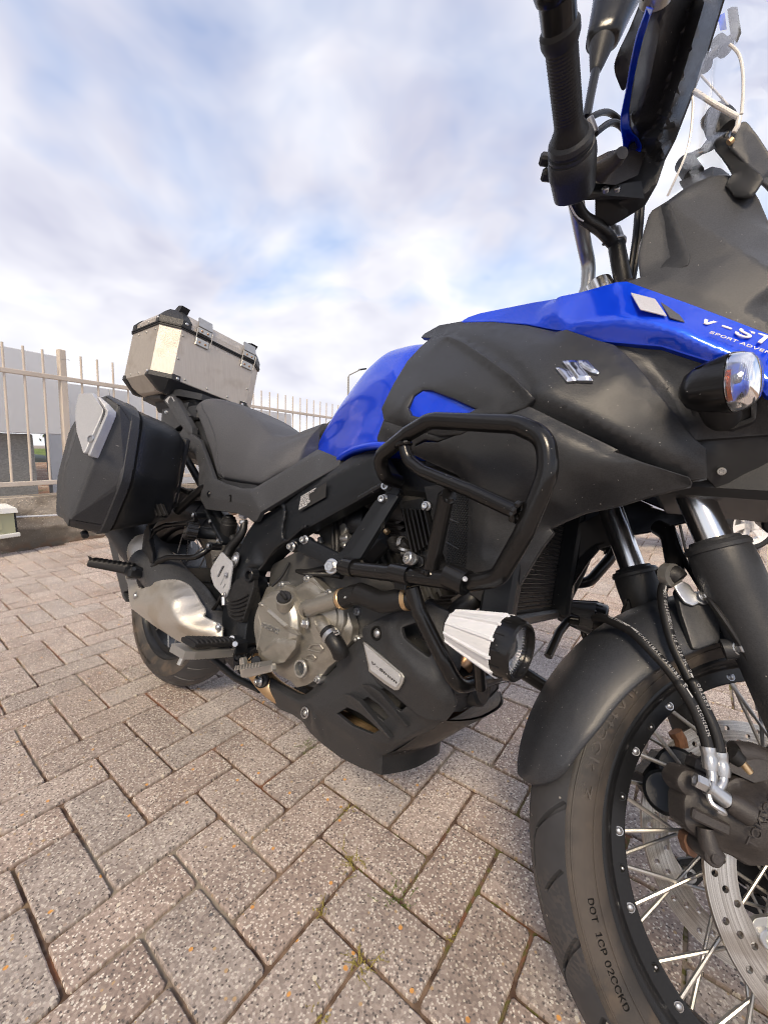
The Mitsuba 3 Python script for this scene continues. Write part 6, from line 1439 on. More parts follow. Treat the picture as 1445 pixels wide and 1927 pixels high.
# ---------------------------------------------------------------- exhaust with its shields
can = spline([(.62, -.15, .30), (.50, -.17, .335), (.36, -.19, .375), (.18, -.20, .425), (-.02, -.205, .485), (-.20, -.205, .54)], 60)
mk('exhaust__silencer', tube(can, np.interp(np.linspace(0, 1, 60), [0, .18, .35, .9, 1], [.030, .036, .056, .060, .050]), 32), 'm_black_soft', smooth=40)
mk('exhaust__link_pipe', tube([(.98, -.02, .30), (.90, -.04, .235), (.75, -.08, .225), (.66, -.12, .25), (.60, -.15, .305)], .024, 24, smooth_n=40), 'm_gold', smooth=40)
shd = [(0.0438,-0.232,0.3742),(0.0659,-0.236,0.3675),(0.128,-0.232,0.3804),(0.2017,-0.246,0.3686),(0.2366,-0.25,0.3837),(0.2835,-0.252,0.4068),(0.3175,-0.25,0.4199),(0.3449,-0.24,0.4276),(0.3676,-0.232,0.4307),(0.3862,-0.226,0.4284),(0.4092,-0.222,0.424),(0.4426,-0.222,0.4119),(0.4709,-0.222,0.3982),(0.4977,-0.224,0.3905),(0.5074,-0.226,0.3832),(0.5072,-0.228,0.3744),(0.5202,-0.224,0.3716),(0.5395,-0.218,0.3696),(0.5505,-0.212,0.3668),(0.5616,-0.208,0.3621),(0.5692,-0.21,0.3452),(0.5769,-0.214,0.3373),(0.504,-0.222,0.3026),(0.4561,-0.228,0.2927),(0.4201,-0.234,0.2937),(0.3705,-0.24,0.298),(0.318,-0.246,0.3013),(0.2559,-0.25,0.3065),(0.1771,-0.252,0.3113),(0.1351,-0.246,0.3285),(0.0965,-0.24,0.3575)]
shd_c = [[(0.2152,-0.262,0.3279),(0.2986,-0.268,0.3614),(0.3732,-0.268,0.3891),(0.4323,-0.262,0.4067),(0.4669,-0.248,0.4114),(0.4745,-0.238,0.4108)], [(0.3867,-0.27,0.3924),(0.447,-0.272,0.3783),(0.4797,-0.268,0.3584),(0.4942,-0.256,0.34),(0.4924,-0.236,0.3224)],
         [(0.2549,-0.258,0.3754),(0.3564,-0.26,0.4085),(0.4192,-0.25,0.4228)], [(0.3316,-0.258,0.3108),(0.4879,-0.268,0.3499),(0.5235,-0.25,0.347),(0.5657,-0.222,0.3622)], [(0.4923,-0.25,0.3368),(0.4787,-0.23,0.3155)], [(0.2511,-0.2665,0.3422),(0.3394,-0.266,0.3359),(0.4083,-0.264,0.3361)],
         [(0.5002,-0.238,0.3907),(0.5207,-0.244,0.379),(0.5419,-0.238,0.3716)]]
mk('exhaust__heat_shield', panel(shd, shd_c, t=.005, res=.005, sm=9, lip=.0018), 'm_shield', smooth=40)
mk('exhaust__end_shield', panel([(-0.0059,-0.25,0.4681),(0.0055,-0.25,0.4749),(0.0503,-0.252,0.4775),(0.0713,-0.252,0.4781),(0.0856,-0.25,0.4939),(0.1013,-0.248,0.5062),(0.1367,-0.24,0.5196),(0.1586,-0.238,0.5036),(0.1541,-0.242,0.4809),(0.1426,-0.246,0.4463),(0.1413,-0.248,0.4265),(0.1001,-0.25,0.4184),(0.0435,-0.25,0.4109),(0.0092,-0.25,0.4331)], [[(0.0945,-0.262,0.4804),(0.1096,-0.264,0.4555),(0.1193,-0.262,0.4222)], [(0.0312,-0.253,0.471),(0.0586,-0.253,0.4193)], [(0.1157,-0.258,0.4842),(0.148,-0.256,0.436)]], t=.005, res=.006, sm=3, lip=.0018), 'm_shield', smooth=35)
mk('exhaust__shield_bolt', cat(dome((0.2032,-0.258,0.353), (-.1, -1, .1), .0078, .006), ring((0.1985,-0.256,0.3518), (-.1, -1, .1), .008, .0118, .002)), 'm_zinc')
mk('exhaust__shield_bolt', cat(dome((0.5608,-0.216,0.3635), (0, -1, .1), .0078, .006), ring((0.5552,-0.213,0.3611), (0, -1, .1), .008, .0118, .002)), 'm_zinc')

# swing arm, shock, chain side
mk('swing_arm__arm', cat(loft([[(x, y0 + dy * w, z + dz * h) for dy, dz in ((-1, -.7), (-1, .7), (-.7, 1), (.7, 1), (1, .7), (1, -.7), (.7, -1), (-.7, -1))] for x, y0, z, w, h in ((.56, -.115, .40, .02, .045), (.30, -.112, .365, .018, .045), (.05, -.105, .33, .016, .035), (-.06, -.105, .315, .016, .03))]), loft([[(x, y0 + dy * w, z + dz * h) for dy, dz in ((-1, -.7), (-1, .7), (-.7, 1), (.7, 1), (1, .7), (1, -.7), (.7, -1), (-.7, -1))] for x, y0, z, w, h in ((.56, .115, .40, .02, .045), (.30, .112, .365, .018, .045), (.05, .105, .33, .016, .035), (-.06, .105, .315, .016, .03))]), box((.52, 0, .40), (.10, .25, .10), ch=.02)), 'm_frame', smooth=30)
mk('chain_guard', cat(hull([(0.12,-0.1,0.4191),(0.287,-0.1,0.4535),(0.289,-0.1,0.4484),(0.1223,-0.1,0.4136)] + [(0.0422,-0.06,0.4051),(0.2193,-0.06,0.4416),(0.2213,-0.06,0.4362),(0.0447,-0.06,0.3993)]), hull([(0.1223,-0.1,0.4136),(0.289,-0.1,0.4484),(0.3164,-0.1,0.3754),(0.2113,-0.1,0.3502),(0.1354,-0.1,0.3822)] + [(0.1029,-0.09,0.41),(0.272,-0.09,0.4453),(0.2999,-0.09,0.3713),(0.1932,-0.09,0.3457),(0.1162,-0.09,0.3781)])), 'm_dark', smooth=False)
mk('chain_guard__edge', tube([(0.1432,-0.102,0.3809),(0.3047,-0.102,0.4161)], .0022, 6), 'm_frame')
mk('rear_shock__spring', tube([(.50 - .05 * t + .030 * math.cos(t * 44), -.02 + .030 * math.sin(t * 44), .36 + .26 * t) for t in np.linspace(0, 1, 150)], .006, 8), 'm_dark')
mk('shock_adjuster__knob', cat(lathe([(0, .012), (.012, .012), (.013, .0135), (.0215, .0135), (.0235, .011), (.0235, -.016), (.020, -.018)], (0.3284,-0.205,0.5583), (-.35, -1, .05), 40), *[beam(arr((0.3284,-0.205,0.5583)) + unit([-.35, -1, .05]) * -.015 + q_ * .0238, arr((0.3284,-0.205,0.5583)) + unit([-.35, -1, .05]) * .011 + q_ * .0238, .004, .003, q_, .001) for q_ in [frame_of([-.35, -1, .05])[0] * math.cos(a) + frame_of([-.35, -1, .05])[1] * math.sin(a) for a in np.linspace(0, 2 * np.pi, 14, endpoint=False)]]), 'm_tube', smooth=30)
mk('shock_adjuster__body', cat(tube([(0.3339,-0.195,0.5589),(0.3326,-0.165,0.558),(0.351,-0.14,0.5607)], [.0165, .0165, .017], 24), allen(arr((0.3518,-0.218,0.5597)), (-.35, -1, .05), .004, .002)), 'm_frame')

# passenger peg bracket: two bent tubes, peg, pegs' rubber
mk('passenger_peg__tube', tube(fillet([q + (.03,) for q in [(0.1768,-0.242,0.5061),(0.1828,-0.236,0.5343),(0.2186,-0.225,0.5565),(0.3097,-0.21,0.5781),(0.3353,-0.2,0.5928)]], .03, 6), .0075, 14), 'm_tube')
mk('passenger_peg__tube', tube(fillet([q + (.035,) for q in [(0.2334,-0.24,0.44),(0.2455,-0.235,0.458),(0.2792,-0.226,0.4763),(0.3787,-0.205,0.4955),(0.3919,-0.19,0.5123),(0.3933,-0.178,0.5257)]], .035, 6), .0082, 14), 'm_tube')
mk('passenger_peg__bracket', panel([(0.1405,-0.244,0.5329),(0.1655,-0.244,0.5337),(0.2219,-0.242,0.4559),(0.245,-0.242,0.432),(0.2111,-0.242,0.4147),(0.1954,-0.242,0.3957),(0.1854,-0.242,0.3646),(0.1592,-0.244,0.3826),(0.1307,-0.244,0.4197),(0.1532,-0.244,0.4537)], (), t=.012, res=.008, rnd=.005, lip=.002), 'm_frame')
mk('passenger_peg__hinge', cat(box((0.1882,-0.265,0.4172), (.05, .05, .030), ch=.006), cyl((0.2302,-0.287,0.4326), (0.18,-0.265,0.4208), .006), cyl((0.2022,-0.28,0.4069), (0.1963,-0.28,0.4184), .004)), 'm_frame')
pr, pt = arr((0.1788,-0.268,0.4204)), arr((0.1103,-0.35,0.4244))
def peg(part, pr, pt, w0, w1, h, ribs, mat, up=(0, 0, 1)):
    x = unit(pt - pr); L = np.linalg.norm(pt - pr); z = unit(arr(up) - x * (arr(up) @ x)); y = np.cross(z, x)
    secs = []
    for t in np.linspace(0, 1, 8 * ribs):
        w = w0 + (w1 - w0) * t
        bump = .0034 * (1 if int(t * ribs * 2 - .01) % 2 == 0 else 0)
        a = np.linspace(0, 2 * np.pi, 24, endpoint=False)
        sy = np.sign(np.cos(a)) * np.abs(np.cos(a)) ** .6 * w / 2
        sz = np.sign(np.sin(a)) * np.abs(np.sin(a)) ** .6 * h / 2 * (1 - .25 * t) + bump * np.clip(np.sin(a), 0, 1)
        secs.append(pr + x * (L * t) + sy[:, None] * y + sz[:, None] * z)
    mk(part, loft(secs), mat, smooth=25)
    return x, y, z
peg('passenger_peg__rubber', pr, pt, .030, .042, .030, 9, 'm_rubber')
mk('passenger_peg__tip', hull([pt + o for o in arr([(.014, 0, .012), (-.014, 0, .014), (.018, -.012, .012), (.02, .03, -.016), (-.012, .03, -.014), (-.012, -.008, .016)])]), 'm_rubber', smooth=False)
# small box clamped over the tube under the pannier
mk('lock_bracket__block', cat(hull([(0.186,-0.262,0.611),(0.2702,-0.262,0.6182),(0.3105,-0.262,0.5914),(0.2363,-0.262,0.5801)] + [(0.0959,-0.225,0.6079),(0.1863,-0.225,0.6156),(0.2295,-0.225,0.5869),(0.1499,-0.225,0.5748)]), hull([(0.1563,-0.256,0.5632),(0.1912,-0.256,0.5491),(0.2891,-0.256,0.5822),(0.2278,-0.256,0.5799),(0.1633,-0.256,0.5882)] + [(0.08,-0.225,0.5579),(0.1169,-0.225,0.5429),(0.2207,-0.225,0.5779),(0.1558,-0.225,0.5755),(0.0873,-0.225,0.5843)])), 'm_rubber', smooth=False)
for k_ in range(3):
    pass
for a_, b_ in zip([(0.2071,-0.2645,0.6114),(0.2328,-0.2645,0.6132),(0.2572,-0.2645,0.6162)], [(0.2519,-0.2645,0.5841),(0.2761,-0.2645,0.587),(0.2994,-0.2645,0.5902)]):
    mk('lock_bracket__rib', beam(a_, b_, .006, .004, (0, -1, 0), .001), 'm_rubber', smooth=False)
mk('lock_bracket__strap', panel([(0.1621,-0.25,0.5459),(0.1768,-0.25,0.5479),(0.1909,-0.25,0.5313),(0.1928,-0.25,0.5078),(0.2285,-0.25,0.4773),(0.2423,-0.25,0.4541),(0.2314,-0.25,0.4521),(0.1744,-0.25,0.4943)], (), t=.004, res=.008), 'm_rubber')
mk('lock_bracket__bolt', cyl((0.1817,-0.262,0.5682), (0.1538,-0.25,0.5659), .005), 'm_zinc')
mk('peg_bracket__stud', cat(cyl((0.3163,-0.2,0.602), (0.2966,-0.155,0.6032), .0095)), 'm_frame')
mk('peg_bracket__stud', cat(cyl((0.4146,-0.195,0.5328), (0.3939,-0.15,0.5305), .0100)), 'm_frame')
for p_ in [(0.3231,-0.203,0.6023),(0.4212,-0.198,0.5337),(0.347,-0.165,0.5924),(0.4045,-0.165,0.5473)]:
    mk('peg_bracket__bolt', allen(p_, (-.35, -1, .05), .0060, .004), 'm_zinc', smooth=30)
mk('peg_bracket__arm', cat(beam((0.2783,-0.14,0.6195), (0.422,-0.15,0.5426), .012, .030, (0, -1, 0), .003)), 'm_frame', smooth=False)
# brake fluid bottle, master cylinder, heel plate, pedal
mk('brake_fluid_bottle', lathe([(0, .040), (.010, .040), (.012, .036), (.017, .034), (.0175, .028), (.020, .026), (.0205, .019), (.0225, .017), (.023, .006), (.0215, .002), (.021, -.02), (0, -.02)], (0.387,-0.13,0.5799), (.15, -.25, 1), 32), 'm_rubber', smooth=25)
mk('brake_hose_rear__hose', tube([(0.4823,-0.15,0.6151),(0.489,-0.152,0.5917),(0.4825,-0.155,0.5688),(0.4623,-0.16,0.5386),(0.4581,-0.165,0.5182)], [.0085, .0095, .0110, .0125, .013], 16, smooth_n=30), 'm_hose')
mk('brake_hose_rear__clamp', ring((0.4806,-0.15,0.6137), (.1, 0, -1), .009, .0115, .009, 24), 'm_zinc')
mk('brake_hose_rear__clamp', cyl((0.464,-0.15,0.6251), (0.4848,-0.15,0.6263), .008), 'm_silver')
hp_ = [(0.4812,-0.196,0.5274),(0.5007,-0.196,0.5205),(0.5309,-0.196,0.5113),(0.5377,-0.196,0.5036),(0.5409,-0.197,0.4819),(0.5458,-0.198,0.4497),(0.5377,-0.198,0.4267),(0.5218,-0.198,0.4307),(0.4817,-0.197,0.4419),(0.4594,-0.197,0.4602),(0.4507,-0.197,0.4772),(0.4567,-0.196,0.4925)]
mk('heel_plate__plate', panel(hp_, [[(0.4624,-0.199,0.4795),(0.5263,-0.199,0.4923)]], [[(0.4982,-0.198,0.4958),(0.5075,-0.198,0.4995),(0.51,-0.198,0.4959),(0.496,-0.198,0.4668),(0.4857,-0.198,0.4653),(0.4864,-0.198,0.4694)], [(0.5153,-0.198,0.472),(0.5187,-0.198,0.4716),(0.5108,-0.198,0.4495),(0.5057,-0.198,0.4495)], [(0.5244,-0.198,0.4582),(0.5305,-0.198,0.4584),(0.5246,-0.198,0.4459),(0.5195,-0.198,0.4463)]], t=.004, res=.004, rnd=.004, lip=.001), 'm_silver', smooth=30)
mk('heel_plate__bolt', hexbolt((0.5285,-0.2,0.4792), (-.4, -1, .1), .0042), 'm_zinc', smooth=False)
mk('heel_plate__bolt', cat(hexbolt((0.5364,-0.2,0.4342), (-.2, -1, .1), .0038), cyl((0.5267,-0.195,0.4262), (0.5356,-0.195,0.4072), .006)), 'm_zinc', smooth=False)
mk('heel_plate__pivot_bolt', cat(dome((0.5212,-0.18,0.5175), (-.3, -1, .1), .0120, .009), ring((0.5214,-0.176,0.5162), (-.3, -1, .1), .010, .020, .006)), 'm_zinc')
mk('brake_switch_rod', tube([(0.5005,-0.185,0.422),(0.4868,-0.185,0.3945),(0.4648,-0.185,0.3702)], [.004, .0045, .005], 10, smooth_n=10), 'm_hose')
mk('brake_switch_rod__tip', tube([(0.473,-0.185,0.3782),(0.4544,-0.185,0.3557)], [.0085, .0085], 14), 'm_bronze')

# rider's peg
pr, pt = arr((0.6184,-0.215,0.3462)), arr((0.6258,-0.318,0.3594))
x_, y_, z_ = peg('footpeg__rubber', pr, pt, .030, .052, .016, 9, 'm_rubber')
mk('footpeg__step', loft([[pr + x_ * L_ + y_ * (s * w / 2) + z_ * h for s, h in ((-1, -.010), (1, -.010), (1, -.026), (-1, -.026))] for L_, w in ((0, .040), (.05, .050), (.10, .058), (.122, .050))]), 'm_satin', smooth=False)
mk('footpeg__feeler', tube([pt + z_ * -.02, pt + z_ * -.045 + x_ * .004], .0055, 10), 'm_satin')
mk('footpeg__hinge', cat(box((0.6164,-0.198,0.3375), (.045, .04, .035), ch=.006), hull([(0.5738,-0.19,0.2888),(0.6167,-0.19,0.278),(0.6317,-0.18,0.3193),(0.6228,-0.175,0.3455),(0.6069,-0.2,0.3306)] + [(0.5373,-0.165,0.2731),(0.5819,-0.165,0.2618),(0.5915,-0.15,0.3024),(0.5892,-0.15,0.3325),(0.564,-0.17,0.3136)])), 'm_frame', smooth=30)
mk('footpeg__pin', cat(cyl((0.6464,-0.222,0.3516), (0.6019,-0.19,0.3338), .0062), cyl((0.6208,-0.215,0.3564), (0.5886,-0.19,0.3408), .006)), 'm_zinc')
mk('footpeg__spring', cat(tube([arr((0.6216,-0.2,0.3103)) + [.010 * math.cos(t), -.0, .010 * math.sin(t)] + np.array([0, .0016, 0]) * t for t in np.linspace(0, 30, 120)], .0018, 6)), 'm_frame')
mk('brake_pedal__arm', panel([(0.6354,-0.196,0.3122),(0.6459,-0.196,0.3178),(0.6619,-0.2,0.2994),(0.761,-0.21,0.3448),(0.7674,-0.21,0.334),(0.6737,-0.2,0.2855),(0.6567,-0.198,0.2803),(0.6456,-0.197,0.2913)], (), t=.010, res=.006, rnd=.003, lip=.002), 'm_satin')
ba, bb = arr((0.6703,-0.205,0.3079)), arr((0.7661,-0.214,0.3497))
for k_ in range(9):
    q_ = ba + (bb - ba) * (k_ + .5) / 9
    mk('brake_pedal__tread', hull([q_ + unit(bb - ba) * u_ + np.array([0, v_, 0]) + np.array([0, 0, w_]) for u_, w_ in ((-.0030, -.004), (.0030, -.004), (.0012, .006), (-.0012, .006)) for v_ in (-.026, .004)]), 'm_satin', smooth=False)
mk('brake_pedal__pivot', cat(cyl((0.7001,-0.2,0.3304), (0.6462,-0.16,0.3067), .010), tube([(0.6433,-0.19,0.2873),(0.6125,-0.18,0.2876)], .008, 10)), 'm_frame')
mk('side_stand', tube([(.66, .13, .26), (.60, .22, .12), (.56, .30, -.055)], [.015, .013, .012], 14), 'm_frame')
mk('side_stand__foot', lathe([(0, 0), (.03, 0), (.032, .004), (.03, .008), (0, .008)], (.56, .30, -.072), MB.T @ np.array([0, 0, 1.0]), 24), 'm_frame')
mk('lower_brace', tube([(0.2978,-0.06,0.1895),(0.4506,-0.06,0.1787),(0.5592,-0.06,0.1893)], .010, 12), 'm_frame')

# ---------------------------------------------------------------- belly guard
bg = [(0.6251,-0.126,0.2429),(0.6371,-0.128,0.2607),(0.6624,-0.13,0.2693),(0.7064,-0.132,0.2698),(0.772,-0.134,0.2727),(0.7967,-0.136,0.2788),(0.8168,-0.138,0.2984),(0.8816,-0.146,0.3716),(0.8745,-0.148,0.3786),(0.891,-0.152,0.3972),(0.9355,-0.158,0.4454),(0.9464,-0.16,0.4455),(0.9632,-0.163,0.414),(0.9743,-0.16,0.394),(1.0291,-0.157,0.3827),(1.0573,-0.153,0.3662),(1.092,-0.14,0.3559),(1.1117,-0.126,0.3592),(1.0926,-0.116,0.3345),(1.0574,-0.11,0.3015),(1.0058,-0.103,0.2487),(0.991,-0.102,0.2369),(0.9926,-0.094,0.1981),(0.9453,-0.096,0.1886),(0.8946,-0.1,0.1852),(0.8431,-0.104,0.1905),(0.8047,-0.108,0.1995),(0.7811,-0.112,0.214),(0.7538,-0.116,0.2176),(0.712,-0.118,0.2131),(0.6804,-0.12,0.2177),(0.6637,-0.122,0.2414),(0.639,-0.124,0.2368)]
bg_c = [[(0.6885,-0.142,0.2608),(0.7903,-0.148,0.2673),(0.8237,-0.15,0.2809),(0.9023,-0.156,0.3679),(0.9388,-0.166,0.4131)], [(0.8304,-0.142,0.265),(0.8749,-0.142,0.2614),(0.9409,-0.138,0.2625),(0.9964,-0.13,0.2683),(1.0384,-0.124,0.2857),(1.0865,-0.124,0.334)],
        [(0.8407,-0.15,0.26),(0.9145,-0.158,0.3273),(0.9637,-0.162,0.3706),(0.9891,-0.162,0.393)], [(0.8954,-0.126,0.2407),(0.9588,-0.118,0.232),(0.9957,-0.112,0.2373)]]
slots_ = [[(0.9026,-0.15,0.2892),(0.9279,-0.152,0.3132),(0.9569,-0.152,0.3155),(1.0102,-0.142,0.3057),(0.9879,-0.14,0.2835),(0.942,-0.144,0.2801)], [(0.9589,-0.155,0.3372),(0.975,-0.157,0.3522),(1.0017,-0.154,0.3473),(1.0226,-0.147,0.3323),(1.0098,-0.145,0.3177),(0.978,-0.151,0.3272)], [(0.9961,-0.16,0.3708),(1.0107,-0.16,0.3837),(1.0567,-0.152,0.3657),(1.0451,-0.15,0.3497),(1.0136,-0.156,0.3573)]]
mk('belly_guard__side', panel(bg, bg_c, slots_, t=.008, res=.004, sm=3, lip=.0012), 'm_black', smooth=35)
for a_, b_, c_ in (("0", 0, 0),):
    pass
rib1 = [(0.9195,-0.16,0.3345),(0.942,-0.166,0.343),(0.9665,-0.17,0.3418),(1.0324,-0.15,0.3004),(1.0268,-0.148,0.2986),(0.9916,-0.152,0.3101),(0.9595,-0.156,0.3192),(0.9356,-0.16,0.3274)]
rib2 = [(0.9614,-0.163,0.3689),(0.9865,-0.17,0.3772),(1.0097,-0.172,0.3751),(1.0593,-0.146,0.3321),(1.0543,-0.144,0.3292),(1.024,-0.152,0.343),(1.0015,-0.158,0.353),(0.9768,-0.162,0.3622)]
mk('belly_guard__fin', panel(rib1, [[(0.9438,-0.168,0.3434),(1.0247,-0.166,0.3247),(1.0321,-0.152,0.3015)]], t=.012, res=.003, sm=0, lip=.0008), 'm_black', smooth=25)
mk('belly_guard__fin', panel(rib2, [[(0.9883,-0.172,0.3767),(1.0539,-0.164,0.3551),(1.0594,-0.148,0.333)]], t=.012, res=.003, sm=0, lip=.0008), 'm_black', smooth=25)
mk('belly_guard__bolt', cat(allen((0.8242,-0.15,0.2587), (-.1, -1, .1), .0055, .004), ring((0.8183,-0.146,0.2553), (-.1, -1, .1), .0085, .0115, .003)), 'm_zinc')
mk('belly_guard__mount', cat(cyl((0.6688,-0.152,0.2679), (0.649,-0.125,0.2559), .016)), 'm_rubber')
mk('belly_guard__mount_bolt', cat(lathe([(0, .003), (.0105, .003), (.0125, .0), (.0125, -.002)], (0.6665,-0.154,0.2666), (-.3, -1, 0), 28), hexbolt((0.6659,-0.157,0.2661), (-.3, -1, 0), .0058, .008, False)), 'm_zinc', smooth=25)
edge_ = spline([(0.9928,-0.0935,0.1977),(0.9919,-0.098,0.2173),(0.9917,-0.1015,0.2361),(1.0083,-0.1035,0.2493),(1.0294,-0.106,0.2679),(1.0577,-0.11,0.3003),(1.0824,-0.115,0.3267),(1.1115,-0.124,0.3577)], 12)
front = []
for t, q in zip(np.linspace(0, 1, 12), edge_):
    bul = .050 - .012 * t
    front.append([(q[0] + bul * (1 - abs(s) ** 2.6), q[1] * s, q[2] + .024 * (1 - s * s) * (1 - t)) for s in np.linspace(-1, 1, 41)])
fo = arr(front); fi = fo - arr([.006, 0, 0])
mk('belly_guard__front', (np.vstack([fo.reshape(-1, 3), fi.reshape(-1, 3)]), np.vstack([grid_faces(12, 41)[:, ::-1], grid_faces(12, 41) + 12 * 41])), 'm_case', smooth=50)
mk('belly_guard__keel', hull([(x, s * y, z) for s in (-1, 1) for x, y, z in ((.70, .09, .235), (.92, .092, .200), (.99, .085, .203), (1.02, .06, .21), (.70, .08, .25), (1.0, .06, .23))]), 'm_dark', smooth=30)
# upper shroud with the badge
us = [(0.9463,-0.168,0.4624),(0.949,-0.17,0.4695),(1.0003,-0.176,0.506),(1.0514,-0.18,0.5333),(1.079,-0.18,0.5482),(1.0996,-0.178,0.5435),(1.123,-0.172,0.5406),(1.1282,-0.166,0.5276),(1.136,-0.166,0.5021),(1.1406,-0.166,0.4622),(1.1352,-0.168,0.4401),(1.1325,-0.17,0.4343),(1.1373,-0.166,0.4234),(1.1409,-0.158,0.4077),(1.1351,-0.15,0.3897),(1.1236,-0.146,0.3699),(1.0992,-0.152,0.363),(1.0799,-0.156,0.364),(1.0522,-0.162,0.3753),(1.03,-0.166,0.3825),(0.9976,-0.167,0.3877),(0.9776,-0.168,0.4002),(0.9573,-0.168,0.4353)]
us_c = [[(1.0108,-0.182,0.5015),(1.0141,-0.188,0.4858),(1.0343,-0.194,0.4683),(1.0798,-0.196,0.4493),(1.1183,-0.186,0.4321)], [(1.0246,-0.186,0.485),(1.0415,-0.188,0.468),(1.0913,-0.188,0.4503),(1.1125,-0.184,0.4553)],
        [(1.0133,-0.181,0.4546),(1.0327,-0.188,0.4449),(1.0901,-0.192,0.4279),(1.1264,-0.178,0.408),(1.1364,-0.166,0.4026)], [(0.9554,-0.17,0.445),(1.0094,-0.175,0.4297),(1.0536,-0.178,0.4212),(1.0776,-0.18,0.4088)], [(1.0246,-0.178,0.5013),(1.0557,-0.182,0.5194),(1.0834,-0.182,0.5323)]]
win = [(1.0392,-0.186,0.4911),(1.0374,-0.185,0.4979),(1.0446,-0.184,0.5039),(1.085,-0.183,0.5274),(1.0983,-0.182,0.5204),(1.108,-0.184,0.478),(1.1023,-0.186,0.4668),(1.098,-0.187,0.4655),(1.0701,-0.189,0.4735),(1.0478,-0.188,0.4809)]
mk('belly_guard__upper_shroud', panel(us, us_c, [win], t=.008, res=.005, sm=5, lip=.003), 'm_black', smooth=35)
mk('belly_guard__shroud_front', panel([(1.1342,-0.166,0.4394),(1.139,-0.16,0.4539),(1.15,-0.155,0.4226),(1.1772,-0.02,0.4289),(1.1413,0.02,0.4045),(1.1349,0.04,0.3877),(1.129,0.02,0.3725),(1.1239,-0.04,0.3672),(1.1266,-0.09,0.3703),(1.1336,-0.14,0.385),(1.1395,-0.157,0.4069)], [[(1.1491,-0.11,0.4131),(1.1486,-0.04,0.4084)]], t=.006, res=.008, sm=4), 'm_case', smooth=40)
mk('belly_guard__shroud_bolt', cat(ring((0.9848,-0.175,0.4713), (0, -1, 0), .0098, .0125, .004, 28), lathe([(0, -.004), (.0098, -.004)], (0.9848,-0.175,0.4713), (0, -1, 0), 24)), 'm_groove')
mk('belly_guard__shroud_bolt', cat(dome((0.9856,-0.176,0.4716), (-.1, -1, .1), .0072, .005), ring((0.9841,-0.174,0.471), (-.1, -1, .1), .007, .0084, .002)), 'm_zinc')
bp_ = [(0.9585,-0.1765,0.4467),(0.9638,-0.177,0.4464),(1.0127,-0.181,0.4355),(1.0547,-0.184,0.4253),(1.0591,-0.184,0.4215),(1.0582,-0.184,0.4112),(1.052,-0.183,0.3982),(1.0445,-0.183,0.3954),(1.0188,-0.181,0.398),(0.9834,-0.1775,0.4038),(0.9797,-0.177,0.4122)]
mk('belly_guard__badge', panel(bp_, (), t=.004, res=.006, sm=1, lip=.0012), 'm_satin', smooth=30)
bq_ = [(0.9635,-0.1785,0.4441),(1.012,-0.1822,0.432),(1.0494,-0.1854,0.4231),(1.0536,-0.1854,0.4192),(1.0534,-0.1854,0.4101),(1.049,-0.1848,0.4022),(1.0458,-0.1848,0.401),(1.021,-0.1822,0.4031),(0.9872,-0.179,0.4073),(0.9839,-0.1788,0.4139)]
mk('belly_guard__badge_field', panel(bq_, (), t=.002, res=.006, sm=1, lip=.0004), 'm_silver', smooth=False)
bx_ = arr((1.0513,-0.187,0.4092)) - arr((0.9854,-0.18,0.4204))
mk('belly_guard__badge_lettering', text_span('V-Strom', 'V-Strom', (0.9864,-0.1812,0.4205), (1.0496,-0.1868,0.4082), (0.9849,-0.1812,0.4247), (0, -1, 0), .0006, shear=.3, bold=True), 'm_decal', smooth=False)
# exhaust headers behind the guard
mk('exhaust__header', cat(tube([(1.08, -.01, .62), (1.135, -.02, .56), (1.14, -.03, .46), (1.08, -.035, .35), (.97, -.03, .29)], .021, 20, smooth_n=30)), 'm_bronze')
mk('exhaust__header', tube([(1.1172,-0.1,0.4478),(1.122,-0.09,0.4631),(1.1182,-0.07,0.4768)], .019, 16, smooth_n=12), 'm_bronze')
mk('oil_filter', cat(cyl((1.08, -.07, .40), (1.15, -.07, .42), .034)), 'm_dark')
mk('engine__front_bolt', cat(cyl((1.0279,-0.12,0.4711), (1.0359,-0.12,0.4735), .008)), 'm_zinc')
mk('engine__front_bolt', cat(cyl((1.0463,-0.12,0.4806), (1.0529,-0.12,0.4826), .007)), 'm_zinc')
mk('engine__starter_cover', cyl((1.0917,-0.14,0.5044), (1.0754,-0.1,0.4944), .016), 'm_cast_dark')
mk('coolant_hose__lower', tube([(1.0517,-0.13,0.5346),(1.1092,-0.15,0.5228),(1.1238,-0.16,0.5452),(1.1398,-0.16,0.564),(1.1444,-0.15,0.5826)], .016, 16, smooth_n=20), 'm_hose')
mk('frame__front_lug', hull([(1.102,-0.15,0.5604),(1.131,-0.15,0.5854),(1.1536,-0.15,0.5847),(1.158,-0.15,0.5596),(1.1189,-0.15,0.5435)] + [(1.0814,-0.11,0.5545),(1.1122,-0.11,0.5811),(1.1362,-0.11,0.5803),(1.141,-0.11,0.5536),(1.0993,-0.11,0.5364)]), 'm_caliper', smooth=30)

